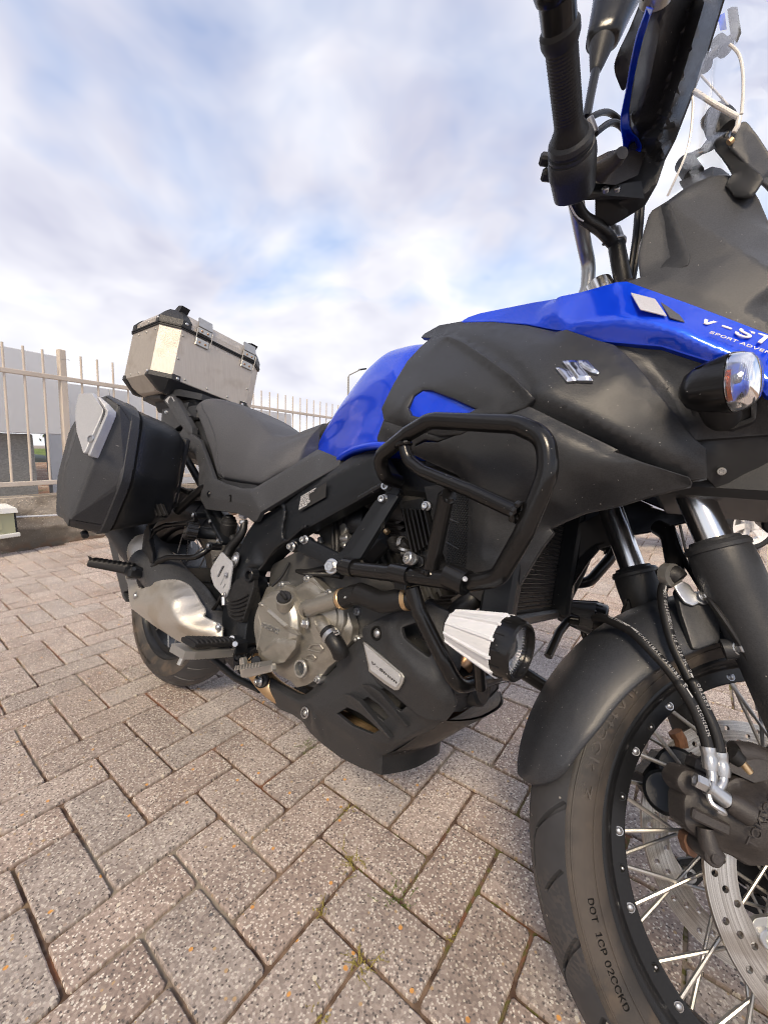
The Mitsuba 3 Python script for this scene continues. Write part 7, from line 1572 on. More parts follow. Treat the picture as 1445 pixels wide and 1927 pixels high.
# ---------------------------------------------------------------- radiator
mk('radiator__core', box((1.172, 0, .675), (.012, .30, .25), ch=.002), 'm_dark', smooth=False)
for k_ in range(30):
    z0 = .556 + k_ * .0082
    mk('radiator__tube', beam((1.180, -.148, z0), (1.180, .148, z0), .006, .0022, (0, 0, 1), .0005), 'm_frame', smooth=False)
fins = []
for k_ in range(29):
    z0 = .560 + k_ * .0082
    for j_ in range(76):
        y0 = -.146 + j_ * .00388
        if rng.random() < .86:
            fins.append(hull([(1.1785 + a, y0 + b + rng.normal(0, .0002), z0 + c * .0029) for a in (-.003, .003) for b in (-.0003, .0003) for c in (-1, 1)]))
k = mk('radiator__fins', cat(*fins), 'm_caliper', smooth=False)
labels[k] = {'kind': 'stuff'}
mk('radiator__side_frame', cat(box((1.19, .165, .675), (.05, .03, .27), ch=.006), box((1.19, -.165, .675), (.05, .03, .27), ch=.006), box((1.18, 0, .545), (.04, .34, .02), ch=.005), box((1.16, 0, .81), (.05, .34, .03), ch=.005)), 'm_frame', smooth=False)
mk('radiator__shield', panel([(1.1973,0.15,0.7284),(1.2266,0.15,0.7477),(1.2696,0.13,0.7761),(1.2867,0.16,0.7121),(1.2413,0.17,0.6904),(1.2261,0.18,0.6338),(1.2069,0.19,0.5743),(1.1956,0.19,0.5495),(1.1641,0.17,0.5642),(1.1761,0.16,0.6547)], (), t=.006, res=.012), 'm_dark')
mk('radiator__shield_bolt', allen((1.1856,0.18,0.5773), (-.2, -1, 0), .005), 'm_zinc', smooth=30)
mk('cooling_fan', lathe([(0, 0), (.10, 0), (.11, .01), (.11, .03), (0, .03)], (1.12, 0, .67), (1, 0, 0), 30), 'm_dark')

# ---------------------------------------------------------------- crash bars
def crash(sgn):
    f = (lambda m: m) if sgn < 0 else mir
    nm = 'crash_bar'
    loop_ = [q + (r,) for q, r in zip([(1.1806,-0.25,0.6038),(1.2232,-0.268,0.6193),(1.2529,-0.288,0.6787),(1.2734,-0.3,0.7497),(1.2651,-0.302,0.7896),(1.2259,-0.298,0.8072),(1.0939,-0.288,0.8187),(1.0517,-0.278,0.8026),(0.9856,-0.258,0.7688),(0.9846,-0.228,0.7395),(0.9892,-0.196,0.7416)], (0, .035, .06, .06, .05, .05, .05, .03, .035, .03, 0))]
    r_ = .0120
    mk(nm + '__loop', f(tube(fillet(loop_, .04, 9), r_, 22)), 'm_tube', smooth=45)
    bar2 = [q + (.035,) for q in [(1.0462,-0.276,0.786),(1.058,-0.272,0.7617),(1.0919,-0.276,0.7456),(1.1735,-0.29,0.7236),(1.2438,-0.296,0.7016)]]
    mk(nm + '__inner_bar', f(tube(fillet(bar2, .04, 8), .0098, 20)), 'm_tube', smooth=45)
    mk(nm + '__upright', f(tube([(1.1433,-0.284,0.7148),(1.1362,-0.28,0.7138),(1.1125,-0.246,0.603)], [.0115, .0115], 20)), 'm_tube', smooth=45)
    mk(nm + '__lower_rail', f(tube([(0.9063,-0.212,0.574),(0.9544,-0.218,0.5773),(1.0695,-0.238,0.5911),(1.131,-0.248,0.5982),(1.1748,-0.252,0.6036)], .0132, 22)), 'm_tube', smooth=45)
    for sl_ in (tube([(0.9143,-0.212,0.5756),(0.942,-0.216,0.5778)], .0165, 22), ring((1.0079,-0.226,0.5841), (.9, -.1, .05), .0132, .0142, .003), tube([(1.0363,-0.23,0.5888),(1.077,-0.24,0.5918)], .0158, 22), tube([(1.1432,-0.25,0.6066),(1.1751,-0.252,0.6019)], .0180, 22)):
        mk(nm + '__rail_sleeve', f(sl_), 'm_tube', smooth=40)
    mk(nm + '__clamp_lug', f(cat(beam((1.0483,-0.238,0.571), (1.0713,-0.24,0.5744), .012, .004, (0, -1, 0), .001), panel([(1.0569,-0.236,0.6042),(1.0578,-0.232,0.6168),(1.0742,-0.23,0.6225),(1.0849,-0.23,0.6201),(1.0884,-0.234,0.6104),(1.0816,-0.236,0.6056)], (), t=.012, res=.006, rnd=.005, lip=.002))), 'm_tube', smooth=30)
    mk(nm + '__bolt', f(cat(allen((1.0852,-0.262,0.6184), (-.4, -1, .2), .0098, .008), cyl((1.0839,-0.26,0.618), (1.0695,-0.232,0.6163), .0092))), 'm_zinc', smooth=30)
    mk(nm + '__bolt', f(cat(allen((1.1811,-0.272,0.6086), (.3, -1, .1), .0035, .003))), 'm_zinc', smooth=30)
    mk(nm + '__weld', f(weld((1.2442,-0.297,0.7015), arr((1.2438,-0.296,0.7016)) - arr((1.1735,-0.29,0.7236)), .0105, .0035)), 'm_tube')
    mk(nm + '__weld', f(weld((1.047,-0.277,0.7858), (.3, .1, -1), .0100, .0035)), 'm_tube')
    mk(nm + '__weld', f(weld((1.1131,-0.247,0.6031), (.1, 0, 1), .0120, .0038)), 'm_tube')
    low_ = [q + (.05,) for q in [(1.0792,-0.236,0.5738),(1.0943,-0.228,0.5407),(1.1357,-0.206,0.4791),(1.1568,-0.186,0.4423)]] + [q + (.04,) for q in [(1.1661,-0.1,0.4429),(1.183,-0.02,0.4545)]] + [(1.245, .05, .415, .03)]
    if sgn < 0:
      mk(nm + '__lower_hoop', f(tube(fillet(low_, .05, 8), .0118, 22)), 'm_tube', smooth=45)
    if sgn < 0:
      mk(nm + '__end_cap', f(dome((1.1955,-0.02,0.4926), (1, 0, .2), .012, .004)), 'm_tube')


crash(-1)
crash(1)


# ---------------------------------------------------------------- auxiliary lamps
def aux(sgn, body_mat, lab, nm):
    f = (lambda m: m) if sgn < 0 else mir
    a, b = arr([1.172, -.268, .541]), arr([1.262, -.272, .542])
    ax = unit(arr([1.0, -.10, -.015])); u, v, _ = frame_of(ax)
    L = .098; c = arr([1.170, -.262, .542])
    n = 352; th = np.linspace(0, 2 * np.pi, n, endpoint=False)
    def sec(h, r, rib):
        k = np.clip((np.cos(th * 11) - .80) * 9, 0, 1)
        rr = r + rib * k
        return c + ax * h + u * (rr * np.cos(th))[:, None] + v * (rr * np.sin(th))[:, None]
    body = loft([sec(0, .0205, .001), sec(.002, .0225, .0020), sec(.018, .0258, .0026), sec(.045, .0312, .0030), sec(.066, .0350, .0034), sec(.074, .0362, .0038), sec(.078, .0365, .0012), sec(.079, .034, 0)])
    mk(nm + '__housing', f(body), body_mat, smooth=30, label=lab)
    mk(nm + '__back', f(lathe([(0, -.006), (.014, -.006), (.020, -.001), (.021, .003)], c, ax, 36)), 'm_rubber')
    bez = lathe([(.0335, .074), (.0368, .0755), (.0372, .085), (.0358, .0960), (.0335, .0985), (.0308, .0975), (.0300, .091), (.0290, .084)], c, ax, 48)
    mk(nm + '__bezel', f(cat(bez, *[beam(c + ax * .0755 + q * .0368, c + ax * .088 + q * .0372, .0018, .0026, q, .0006) for q in [u * math.cos(t) + v * math.sin(t) for t in np.linspace(0, 2 * np.pi, 12, endpoint=False)]])), 'm_tube', smooth=30)
    gl = f(lathe([(.0312, .0885), (.0302, .0905), (.022, .0925), (.010, .0934), (0, .0936)], c, ax, 48)); gi = f(lathe([(.0312, .0875), (.0300, .0885), (.022, .0905), (.010, .0914), (0, .0916)], c, ax, 48))
    mk(nm + '__lens', cat(gl, (gi[0], gi[1][:, ::-1]), ), 'm_lens', smooth=50)
    refl = [lathe([(.0305, .087), (.026, .076), (.0165, .068)], c, ax, 60)]
    mk(nm + '__reflector', f(cat(*refl)), 'm_silver', smooth=False)
    mk(nm + '__reflector_ribs', f(cat(*[tube([c + ax * .0865 + q * .0300, c + ax * .0735 + q * .0205], .0007, 5) for q in [u * math.cos(t) + v * math.sin(t) for t in np.linspace(0, 2 * np.pi, 48, endpoint=False)]])), 'm_silver')
    mk(nm + '__projector', f(lathe([(.0180, .068), (.0180, .079), (.0165, .082), (.0120, .0855), (.006, .0872), (0, .0878)], c, ax, 36)), 'm_glass_dark', smooth=50)
    mk(nm + '__projector_ring', f(ring(c + ax * .074, ax, .0178, .0200, .007, 40)), 'm_badge')
    mk(nm + '__bracket', f(cat(tube([c + ax * .035 + [0, .02, 0], arr([1.19, -.21, .50]), arr([1.185, -.17, .45])], .009, 12), cyl(c + ax * .03 + [0, .036, -.01], c + ax * .05 + [0, .03, -.01], .012))), 'm_tube')


aux(-1, 'm_white', 'white ribbed housing of the right auxiliary lamp', 'auxiliary_lamp')
aux(1, 'm_grey', 'dark grey ribbed housing of the left auxiliary lamp', 'auxiliary_lamp_001')
mk('auxiliary_lamp_001__cable', tube([(1.2358,0.25,0.543),(1.2259,0.26,0.5189),(1.2329,0.26,0.4962),(1.2494,0.24,0.4872)], .006, 10, smooth_n=16), 'm_hose')


# ---------------------------------------------------------------- handlebar (frame f)
hb = [(1.091,-0.226,1.1369),(1.1009,-0.212,1.1325),(1.1249,-0.168,1.1391),(1.147,-0.128,1.1456),(1.1609,-0.11,1.1368),(1.1698,-0.096,1.098)]
mk('handlebar__bar', tube(np.vstack([fillet([tuple(arr((1.0161,-0.4,1.1026))) + (0,), tuple((1.0622,-0.3,1.1142)) + (.05,)] + [q + (.05,) for q in hb] + [(1.155, -.07, 1.055, .03), (1.155, .07, 1.055, .03), (1.10, .22, 1.09, .05), (1.02, .405, 1.10, 0)], .05, 9)]), .0112, 18), 'm_satin', 'f', smooth=45)
g0, g1 = arr((1.0622,-0.3,1.1142)), arr((1.0161,-0.4,1.1026))
gd = unit(g1 - g0); GL = np.linalg.norm(g1 - g0)
prof = [(.0118, -.006), (.0205, -.004), (.0225, 0), (.0215, .006), (.0180, .012), (.0168, .02)] + [(.0168 + .00022 * math.cos(k * math.pi), .022 + k * .0018) for k in range(50)] + [(.0168, .115), (.0182, GL - .014), (.0205, GL - .008), (.0205, GL), (.0178, GL + .004)]
mk('handlebar__grip', lathe(prof, g0, gd, 32), 'm_rubber', 'f', smooth=25)
mk('handlebar__grip_end', lathe([(.0178, GL + .003), (.0178, GL + .026), (.0200, GL + .028), (.0215, GL + .034), (.0205, GL + .040), (.0175, GL + .042), (.0175, GL + .075), (0, GL + .075)], g0, gd, 32), 'm_tube', 'f', smooth=30)
mk('handlebar__left_grip', mir(lathe(prof, g0, gd, 24)), 'm_rubber', 'f', smooth=25)
# switch pod and throttle housing
s0 = g0 - gd * .004
def podsec(h, rx, rz, e=.75, off=(0, 0, 0)):
    th = np.linspace(0, 2 * np.pi, 40, endpoint=False); u, v, w = frame_of(gd)
    x = unit(np.array([1, 0, 0]) - gd * gd[0]); z = np.cross(gd, x)
    return s0 - gd * h + arr(off) + x * (rx * np.sign(np.cos(th)) * np.abs(np.cos(th)) ** e)[:, None] + z * (rz * np.sign(np.sin(th)) * np.abs(np.sin(th)) ** e)[:, None]
mk('switch_pod__throttle_collar', loft([podsec(-.006, .0215, .0215, 1), podsec(-.002, .0265, .0265, 1), podsec(.004, .0280, .0280, 1), podsec(.007, .0262, .0262, 1), podsec(.010, .0262, .0262, 1), podsec(.0105, .0285, .0285, 1), podsec(.016, .0290, .0290, 1)]), 'm_black', 'f', smooth=30)
mk('switch_pod__housing', loft([podsec(.0150, .0285, .0300, .9), podsec(.020, .0295, .0320, .8), podsec(.032, .0295, .0335, .7), podsec(.036, .0285, .0325, .7), podsec(.066, .0270, .0300, .7), podsec(.072, .020, .024, .8)]), 'm_black', 'f', smooth=30)
for p_ in [(1.0409,-0.262,1.1295),(1.0489,-0.25,1.1184)]:
    mk('switch_pod__button', cat(box(p_, (.016, .014, .014), ch=.003)), 'm_dark', 'f', smooth=False)
mk('switch_pod__screw', cyl((1.0805,-0.238,1.0962), (1.09,-0.23,1.1079), .0065), 'm_frame', 'f')
mk('switch_pod__throttle_cable', tube([(1.0889,-0.262,1.2265),(1.1066,-0.25,1.2648),(1.1265,-0.235,1.2924),(1.1449,-0.225,1.2925),(1.1642,-0.21,1.2835)], .0042, 10, smooth_n=24), 'm_hose', 'f')
mk('switch_pod__throttle_cable', tube([(1.1017,-0.256,1.2054),(1.1162,-0.245,1.2463),(1.1312,-0.235,1.2737),(1.1489,-0.225,1.2801),(1.1685,-0.21,1.267)], .0046, 10, smooth_n=24), 'm_hose', 'f')
mk('switch_pod__cable_elbow', cat(cyl((1.0862,-0.27,1.2111), (1.0994,-0.26,1.1998), .006)), 'm_zinc', 'f')
# brake master cylinder, lever pivot
mk('brake_master__reservoir', hull([(1.1091,-0.235,1.1638),(1.1132,-0.238,1.1871),(1.128,-0.235,1.2074),(1.1501,-0.225,1.2364),(1.1562,-0.222,1.2287),(1.1453,-0.222,1.1838),(1.1233,-0.228,1.1532),(1.1104,-0.232,1.1427)] + [tuple(arr(q) + [.035, .0, 0]) for q in [(1.1091,-0.235,1.1638),(1.1132,-0.238,1.1871),(1.1503,-0.225,1.2344),(1.1449,-0.222,1.1876),(1.1126,-0.232,1.145)]]), 'm_caliper', 'f', smooth=30)
mk('brake_master__clamp', cat(hull([(1.0963,-0.222,1.1367),(1.1115,-0.225,1.1575),(1.1482,-0.215,1.1877),(1.1601,-0.205,1.167),(1.1297,-0.205,1.161),(1.1111,-0.215,1.1314)] + [tuple(arr(q) + [.04, 0, 0]) for q in [(1.0963,-0.222,1.1367),(1.1115,-0.225,1.1575),(1.1482,-0.215,1.1877),(1.1601,-0.205,1.167)]])), 'm_dark', 'f', smooth=30)
mk('brake_master__lever_root', tube([(1.1183,-0.25,1.1361),(1.1236,-0.26,1.1336),(1.1329,-0.27,1.1349),(1.1353,-0.28,1.1308)], [.014, .011, .010, .008], 14), 'm_caliper', 'f')
for p_ in [(1.137,-0.222,1.1437),(1.1535,-0.218,1.1538)]:
    mk('brake_master__bolt', allen(p_, (-.3, -1, .1), .0052, .006), 'm_zinc', 'f', smooth=30)
# wiring bundle, hose stub, cables dropping from the bar
mk('wiring_bundle', tube([(1.0899,-0.225,1.1285),(1.1023,-0.21,1.1279),(1.1204,-0.19,1.1323),(1.1434,-0.17,1.1483),(1.168,-0.15,1.1594),(1.1847,-0.14,1.1551)], [.0088, .0092, .0098, .0105, .0105, .0095], 16, smooth_n=30), 'm_hose', 'f')
mk('wiring_bundle__tie', cat(ring((1.1265,-0.183,1.1392), (.3, .5, -.6), .0102, .0118, .0035, 20), ring((1.1799,-0.14,1.1583), (.3, .5, -.6), .0102, .0118, .0035, 20)), 'm_dark', 'f')
mk('wiring_bundle__strap', tube([(1.0822,-0.235,1.114),(1.0899,-0.226,1.1062),(1.1052,-0.21,1.1055),(1.1202,-0.195,1.1177)], .0012, 6, smooth_n=14), 'm_white_print', 'f')
mk('front_brake_line__upper', tube([(1.1692,-0.15,1.1888),(1.1783,-0.148,1.1808),(1.1863,-0.145,1.1739),(1.1899,-0.142,1.1578)], .0055, 12, smooth_n=14), 'm_zinc', 'f')
mk('front_brake_line__ferrule', cat(tube([(1.1836,-0.144,1.1809),(1.1911,-0.141,1.1676),(1.1946,-0.139,1.1543)], [.0085, .0090, .0085], 14), ring((1.1938,-0.14,1.157), (0, 0, 1), .008, .0115, .006)), 'm_zinc', 'f')
mk('front_brake_line__sleeve', tube([(1.1915,-0.138,1.155),(1.2044,-0.13,1.1227),(1.2174,-0.12,1.0985)], [.0125, .0130, .0135], 18), 'm_hose', 'f')
mk('control_cable', tube([(1.212,-0.15,1.2315),(1.2182,-0.14,1.1703),(1.2214,-0.13,1.1263),(1.2255,-0.12,1.1042)], .0040, 10, smooth_n=20), 'm_hose', 'f')
mk('control_cable', tube([(1.2189,-0.15,1.2372),(1.2253,-0.14,1.1718),(1.2285,-0.13,1.1278),(1.2312,-0.12,1.1055)], .0044, 10, smooth_n=20), 'm_hose', 'f')
mk('handlebar__riser', cat(cyl((1.155, -.05, .98), (1.155, -.05, 1.075), .02), cyl((1.155, .05, .98), (1.155, .05, 1.075), .02), box((1.15, 0, 1.0), (.08, .2, .03), ch=.008)), 'm_frame', 'f')

# hand guard: blue alloy spine and black deflector
spn = [(1.0961,-0.414,1.1151),(1.0979,-0.406,1.1226),(1.1033,-0.374,1.1641),(1.1136,-0.332,1.203),(1.1244,-0.294,1.2266),(1.131,-0.266,1.2345),(1.1373,-0.252,1.2332),(1.1474,-0.238,1.2314),(1.1552,-0.226,1.2247),(1.1774,-0.226,1.2288),(1.175,-0.23,1.238),(1.1672,-0.236,1.2405),(1.1536,-0.246,1.2347),(1.1457,-0.254,1.2351),(1.1378,-0.268,1.24),(1.1277,-0.299,1.2288),(1.118,-0.336,1.2061),(1.109,-0.374,1.1684),(1.1031,-0.404,1.1284),(1.1023,-0.412,1.1179)]
mk('hand_guard__spine', panel(spn, (), [[(1.1646,-0.213,1.2633),(1.166,-0.214,1.2674),(1.1697,-0.214,1.2689),(1.1721,-0.213,1.2659),(1.1714,-0.212,1.2607),(1.1678,-0.212,1.2583)], [(1.1529,-0.224,1.2603),(1.1538,-0.225,1.263),(1.1565,-0.225,1.2635),(1.1578,-0.224,1.2612),(1.1563,-0.223,1.2593)]], t=.006, res=.006, rnd=0, lip=.0015, basis=facing(-.15, -.43, -.89)), 'm_blue', 'f', smooth=30)
mk('hand_guard__end_bolt', cat(ring((1.1051,-0.408,1.1411), (-.2, -1, -.1), .0105, .0150, .012, 30), lathe([(0, 0), (.0105, 0)], (1.1064,-0.404,1.1517), (-.2, -1, -.1), 24)), 'm_cast', 'f')
shell = [(1.1029,-0.396,1.1605),(1.0843,-0.43,1.1036),(1.2028,-0.365,1.2945),(1.205,-0.352,1.3053),(1.2173,-0.3,1.2975),(1.2184,-0.262,1.2695),(1.2178,-0.238,1.2442),(1.2138,-0.222,1.228),(1.2104,-0.212,1.1892),(1.206,-0.19,1.1753),(1.1829,-0.172,1.1657),(1.1695,-0.166,1.1582),(1.147,-0.172,1.1584),(1.1518,-0.18,1.1849),(1.1566,-0.198,1.2209),(1.1607,-0.208,1.2433),(1.1648,-0.22,1.2534),(1.1736,-0.226,1.2572),(1.1544,-0.24,1.2581),(1.1433,-0.256,1.2639),(1.1312,-0.297,1.2536),(1.1168,-0.35,1.2117)]
shell_c = [[(1.1557,-0.38,1.2253),(1.1698,-0.322,1.2415),(1.1829,-0.266,1.2435),(1.1948,-0.252,1.2394),(1.2046,-0.226,1.2339),(1.1731,-0.208,1.2289),(1.1567,-0.196,1.2157)], [(1.1578,-0.402,1.168),(1.1748,-0.34,1.1952),(1.1845,-0.278,1.1942),(1.1983,-0.246,1.1912)], [(1.127,-0.372,1.1688),(1.1457,-0.312,1.2128),(1.1561,-0.26,1.2421)], [(1.1576,-0.19,1.1676),(1.201,-0.204,1.1796)]]
mk('hand_guard__deflector', panel(shell, shell_c, [[(1.1449,-0.262,1.2425),(1.1468,-0.262,1.244),(1.1536,-0.256,1.2409),(1.1555,-0.254,1.2368),(1.1535,-0.254,1.2373),(1.1481,-0.258,1.2403)]], t=.006, res=.005, sm=1, lip=.002, basis=facing(-.15, -.43, -.89)), 'm_black', 'f', smooth=18)
mk('hand_guard__outer_lip', panel([(1.1085,-0.36,1.2875),(1.1043,-0.34,1.2609),(1.1028,-0.31,1.2821),(1.1016,-0.3,1.2731),(1.1095,-0.285,1.2837),(1.1282,-0.268,1.2798),(1.1251,-0.285,1.2779),(1.1149,-0.34,1.2426),(1.1055,-0.38,1.2337)], (), t=.010, res=.01, rnd=.01, basis=facing(-.15, -.43, -.89)), 'm_dark', 'f')
mk('hand_guard__mount', cat(hull([(1.1275,-0.205,1.1682),(1.1532,-0.2,1.1807),(1.1583,-0.19,1.1636),(1.1397,-0.18,1.1547),(1.1382,-0.19,1.1654)] + [tuple(arr(q) + [.03, .01, 0]) for q in [(1.1275,-0.205,1.1682),(1.1532,-0.2,1.1807),(1.1583,-0.19,1.1636),(1.1397,-0.18,1.1547)]])), 'm_dark', 'f', smooth=30)

# mirror on its stem
ms0 = [(1.0866,-0.25,1.2486),(1.0853,-0.256,1.2881),(1.084,-0.264,1.3342)]
mk('mirror__stem', tube(ms0, [.0062, .0062, .0066], 14), 'm_tube', 'f')
m0, m1 = arr((1.0841,-0.264,1.3333)), arr((1.084,-0.272,1.3799))
md = unit(m1 - m0); ML = np.linalg.norm(m1 - m0)
mk('mirror__boot', lathe([(.0066, -.002), (.0085, .002), (.0170, ML - .004), (.0178, ML), (.0150, ML + .002)], m0, md, 28), 'm_rubber', 'f')
x_ = unit(np.array([.85, -.2, 0.0]) - md * (np.array([.85, -.2, 0.0]) @ md)); y_ = np.cross(md, x_)
def msec(h, wx, wy, sh=0):
    th = np.linspace(0, 2 * np.pi, 36, endpoint=False)
    return m1 + md * h + x_ * (sh + wx * np.sign(np.cos(th)) * np.abs(np.cos(th)) ** .7)[:, None] + y_ * (wy * np.sign(np.sin(th)) * np.abs(np.sin(th)) ** .8)[:, None]
mk('mirror__housing', loft([msec(-.002, .012, .010), msec(.004, .018, .014), msec(.008, .0235, .018), msec(.02, .0255, .020, .001), msec(.06, .030, .024, .004), msec(.12, .040, .026, .010), msec(.16, .03, .02, .012)]), 'm_tube', 'f', smooth=40)


# ================================================================ luggage (lifts off the machine)
labels['top_case'] = {'label': 'silver aluminium top case with black corners on the rear rack', 'category': 'luggage case'}


def tk(part, mesh, mat, smooth=30, label=None):
    k = put('top_case__' + part, mesh, mat, 'b', smooth)
    if label:
        labels[k] = {'label': label}


XF, XB, YH = -.118, -.455, .205          # front face, back face, half width
CHX, CHY = .050, .055                    # corner chamfers
zb0, zb1, zl0, zl1 = 1.052, 1.232, 1.243, 1.296


def oct_(inset=0.0, dz=0, z=0.0, tx=0.0):
    a, b, h = XF - inset, XB + inset, YH - inset
    return [(a, -h + CHY, z), (a, h - CHY, z), (a - CHX, h, z), (b + CHX, h, z), (b, h - CHY, z), (b, -h + CHY, z), (b + CHX, -h, z), (a - CHX, -h, z)]


body = loft([oct_(.045, z=zb0 - .045), oct_(.0, z=zb0), oct_(.0, z=zb1)])
tk('body', body, 'm_alu', smooth=False)
tk('seal', loft([oct_(-.004, z=zb1), oct_(-.004, z=zb1 + .0045)]), 'm_rubber', smooth=False)
tk('seal', loft([oct_(-.005, z=zb1 + .0065), oct_(-.005, z=zl0 + .001)]), 'm_rubber', smooth=False)
tk('lid', loft([oct_(.0, z=zl0), oct_(.0, z=zl0 + .022), oct_(.022, z=zl1)]), 'm_alu', smooth=False)
# black lower skirt under the front face
tk('lower_skirt', loft([[(XF - .004, -YH + CHY - .01, zb0 - .002), (XF - .004, YH - CHY + .01, zb0 - .002), (XF - .046, YH - CHY, zb0 - .047), (XF - .046, -YH + CHY, zb0 - .047)], [(XF + .003, -YH + CHY - .01, zb0 - .004), (XF + .003, YH - CHY + .01, zb0 - .004), (XF - .044, YH - CHY, zb0 - .051), (XF - .044, -YH + CHY, zb0 - .051)]]), 'm_black', smooth=False)


def corner(sx, sy, lowc):
    ax_, bx_ = (XF, XF - CHX) if sx > 0 else (XB, XB + CHX)
    s = 1 if sx > 0 else -1
    e = .004
    if lowc:
        P = lambda d, z, i=0.0: [(ax_ + s * (e - i), sy * (YH - CHY - d), z), (ax_ + s * (e - i), sy * (YH - CHY + .002), z), (bx_, sy * (YH + e - i), z), (bx_ - s * d, sy * (YH + e - i), z), (bx_ - s * d, sy * (YH - .03 - i), z), (ax_ - s * (.03 + i), sy * (YH - CHY - d), z)]
        return cat(hull(P(.018, zb0 + .012) + P(.030, zb0 - .004) + P(.014, zb0 - .046, .046)), hull(P(.028, zb0 + .016)[:2] + P(.028, zb0 - .004)[:2] + [tuple(arr(q) - [s * .006, 0, 0]) for q in P(.028, zb0 + .016)[:2] + P(.028, zb0 - .004)[:2]]))
    P = lambda d, z, i=0.0: [(ax_ + s * (e - i), sy * (YH - CHY - d), z), (ax_ + s * (e - i), sy * (YH - CHY + .002), z), (bx_, sy * (YH + e - i), z), (bx_ - s * d, sy * (YH + e - i), z), (bx_ - s * d, sy * (YH - .05), z), (ax_ - s * .05, sy * (YH - CHY - d), z)]
    return hull(P(.030, zl0 + .001) + P(.030, zl0 + .022) + P(.020, zl1 - .008, .016) + P(.006, zl1 + .004, .028))


for sx in (1, -1):
    for sy in (-1, 1):
        tk('lower_corner', corner(sx, sy, True), 'm_black', smooth=20)
        tk('lid_corner', corner(sx, sy, False), 'm_black', smooth=20)
# carrying rails on the lid
for sy in (-1, 1):
    for X0, dx in ((XF, -1), (XB, 1)):
        tk('lid_rail', hull([(X0 + dx * a_, sy * (YH - b_), zl1 + c_) for a_, c_ in ((.03, -.004), (.10, .0), (.01, .020), (.04, .026)) for b_ in (.045, .075)]), 'm_black', smooth=20)
    tk('carry_bar', tube([(XF - .03, sy * (YH - .06), zl1 + .022), (XB + .03, sy * (YH - .06), zl1 + .022)], .0065, 14), 'm_satin')
# latches on the front face
for yc in (-.072, .118):
    w = .026
    f_ = XF + .003
    tk('latch__base', hull([(f_, yc + s * w, z) for s in (-1, 1) for z in (zb1 - .030, zb1 - .004)] + [(f_ + .003, yc + s * (w - .003), z) for s in (-1, 1) for z in (zb1 - .028, zb1 - .004)]), 'm_satin', smooth=False)
    tk('latch__lever', hull([(f_ + .002, yc + s * w, z) for s in (-1, 1) for z in (zl0 + .002, zl0 + .024)] + [(f_ + .008, yc + s * (w - .002), z) for s in (-1, 1) for z in (zl0 + .004, zl0 + .022)]), 'm_satin', smooth=False)
    tk('latch__catch', hull([(f_ + .004, yc + s * (w + .001), zl0 + .024) for s in (-1, 1)] + [(f_ + .009, yc + s * (w + .001), zl0 + .026) for s in (-1, 1)] + [(f_ - .010, yc + s * w, zl1 + .006) for s in (-1, 1)] + [(f_ - .004, yc + s * w, zl1 + .008) for s in (-1, 1)]), 'm_steel', smooth=False)
    for s in (-1, 1):
        tk('latch__wire', tube([(f_ + .006, yc + s * (w + .002), zb1 - .024), (f_ + .009, yc + s * (w + .003), zb1 + .01), (f_ + .009, yc + s * (w + .002), zl0 + .02)], .0016, 6), 'm_steel')
    for s in (-1, 1):
        for z in (zb1 - .017, zl0 + .012):
            tk('latch__rivet', dome((f_ + .003 + (.005 if z > zl0 else 0), yc + s * .011, z), (1, 0, 0), .0042, .003), 'm_bronze')
# rivets
rv = [(XF + .0005, y, zb0 + .012) for y in (-.105, -.02, .065, .135)] + [(XF + .0005, y, z) for y in (-.142, .142) for z in (zb0 + .075, zb1 - .02)] + [(XF + .0005, .142, zb0 + .02)]
for p_ in rv:
    tk('rivet', dome(p_, (1, 0, 0), .0042, .0028), 'm_satin')
for x_ in (XF - .075, XF - .15, XF - .22):
    for z in (zb1 - .015, zb0 + .012, zl0 + .012):
        tk('rivet', dome((x_, -YH - .0005, z), (0, -1, 0), .0042, .0028), 'm_satin')
for sx, p_ in ((1, (XF + .0045, -YH + CHY + .012, zl0 + .012)), (1, (XF + .0045, YH - CHY - .012, zl0 + .012)), (1, (XF + .0045, -YH + CHY + .018, zb0 + .004)), (1, (XF + .0045, YH - CHY - .018, zb0 + .004))):
    tk('corner_bolt', cat(dome(p_, (1, 0, 0), .0062, .004)), 'm_zinc')
for p_ in ((XF - CHX - .014, -YH - .0045, zl0 + .014), (XF - CHX - .012, -YH - .0045, zb0 + .008)):
    tk('corner_bolt', dome(p_, (0, -1, 0), .0062, .004), 'm_zinc')

# ---------------------------------------------------------------- right pannier
labels['side_pannier'] = {'label': 'black plastic side pannier with a silver insert beside the seat', 'category': 'pannier'}


def pk(part, mesh, mat, smooth=35, label=None):
    k = put('side_pannier__' + part, mesh, mat, 'b', smooth)
    if label:
        labels[k] = {'label': label}


def pan_sec(y, xf_top, xf_mid, xf_bot, xb, zt, zb, n=64, r=.04):
    """Outline of the case across x-z at one lateral position."""
    pts = [(xf_bot, zb + .00), (xf_mid, zb + (zt - zb) * .42), (xf_top, zt - .03), (xf_top - .05, zt), (xb + .08, zt - .006), (xb, zt - .07), (xb - .02, zb + .12), (xb + .05, zb + .005)]
    q = fillet([(x, y, z) for x, z in pts], r, 6, True)
    d = np.r_[0, np.cumsum(np.linalg.norm(np.diff(np.vstack([q, q[:1]]), axis=0), axis=1))]
    qq = np.vstack([q, q[:1]])
    t = np.linspace(0, d[-1], n, endpoint=False)
    return np.stack([np.interp(t, d, qq[:, k]) for k in range(3)], 1)


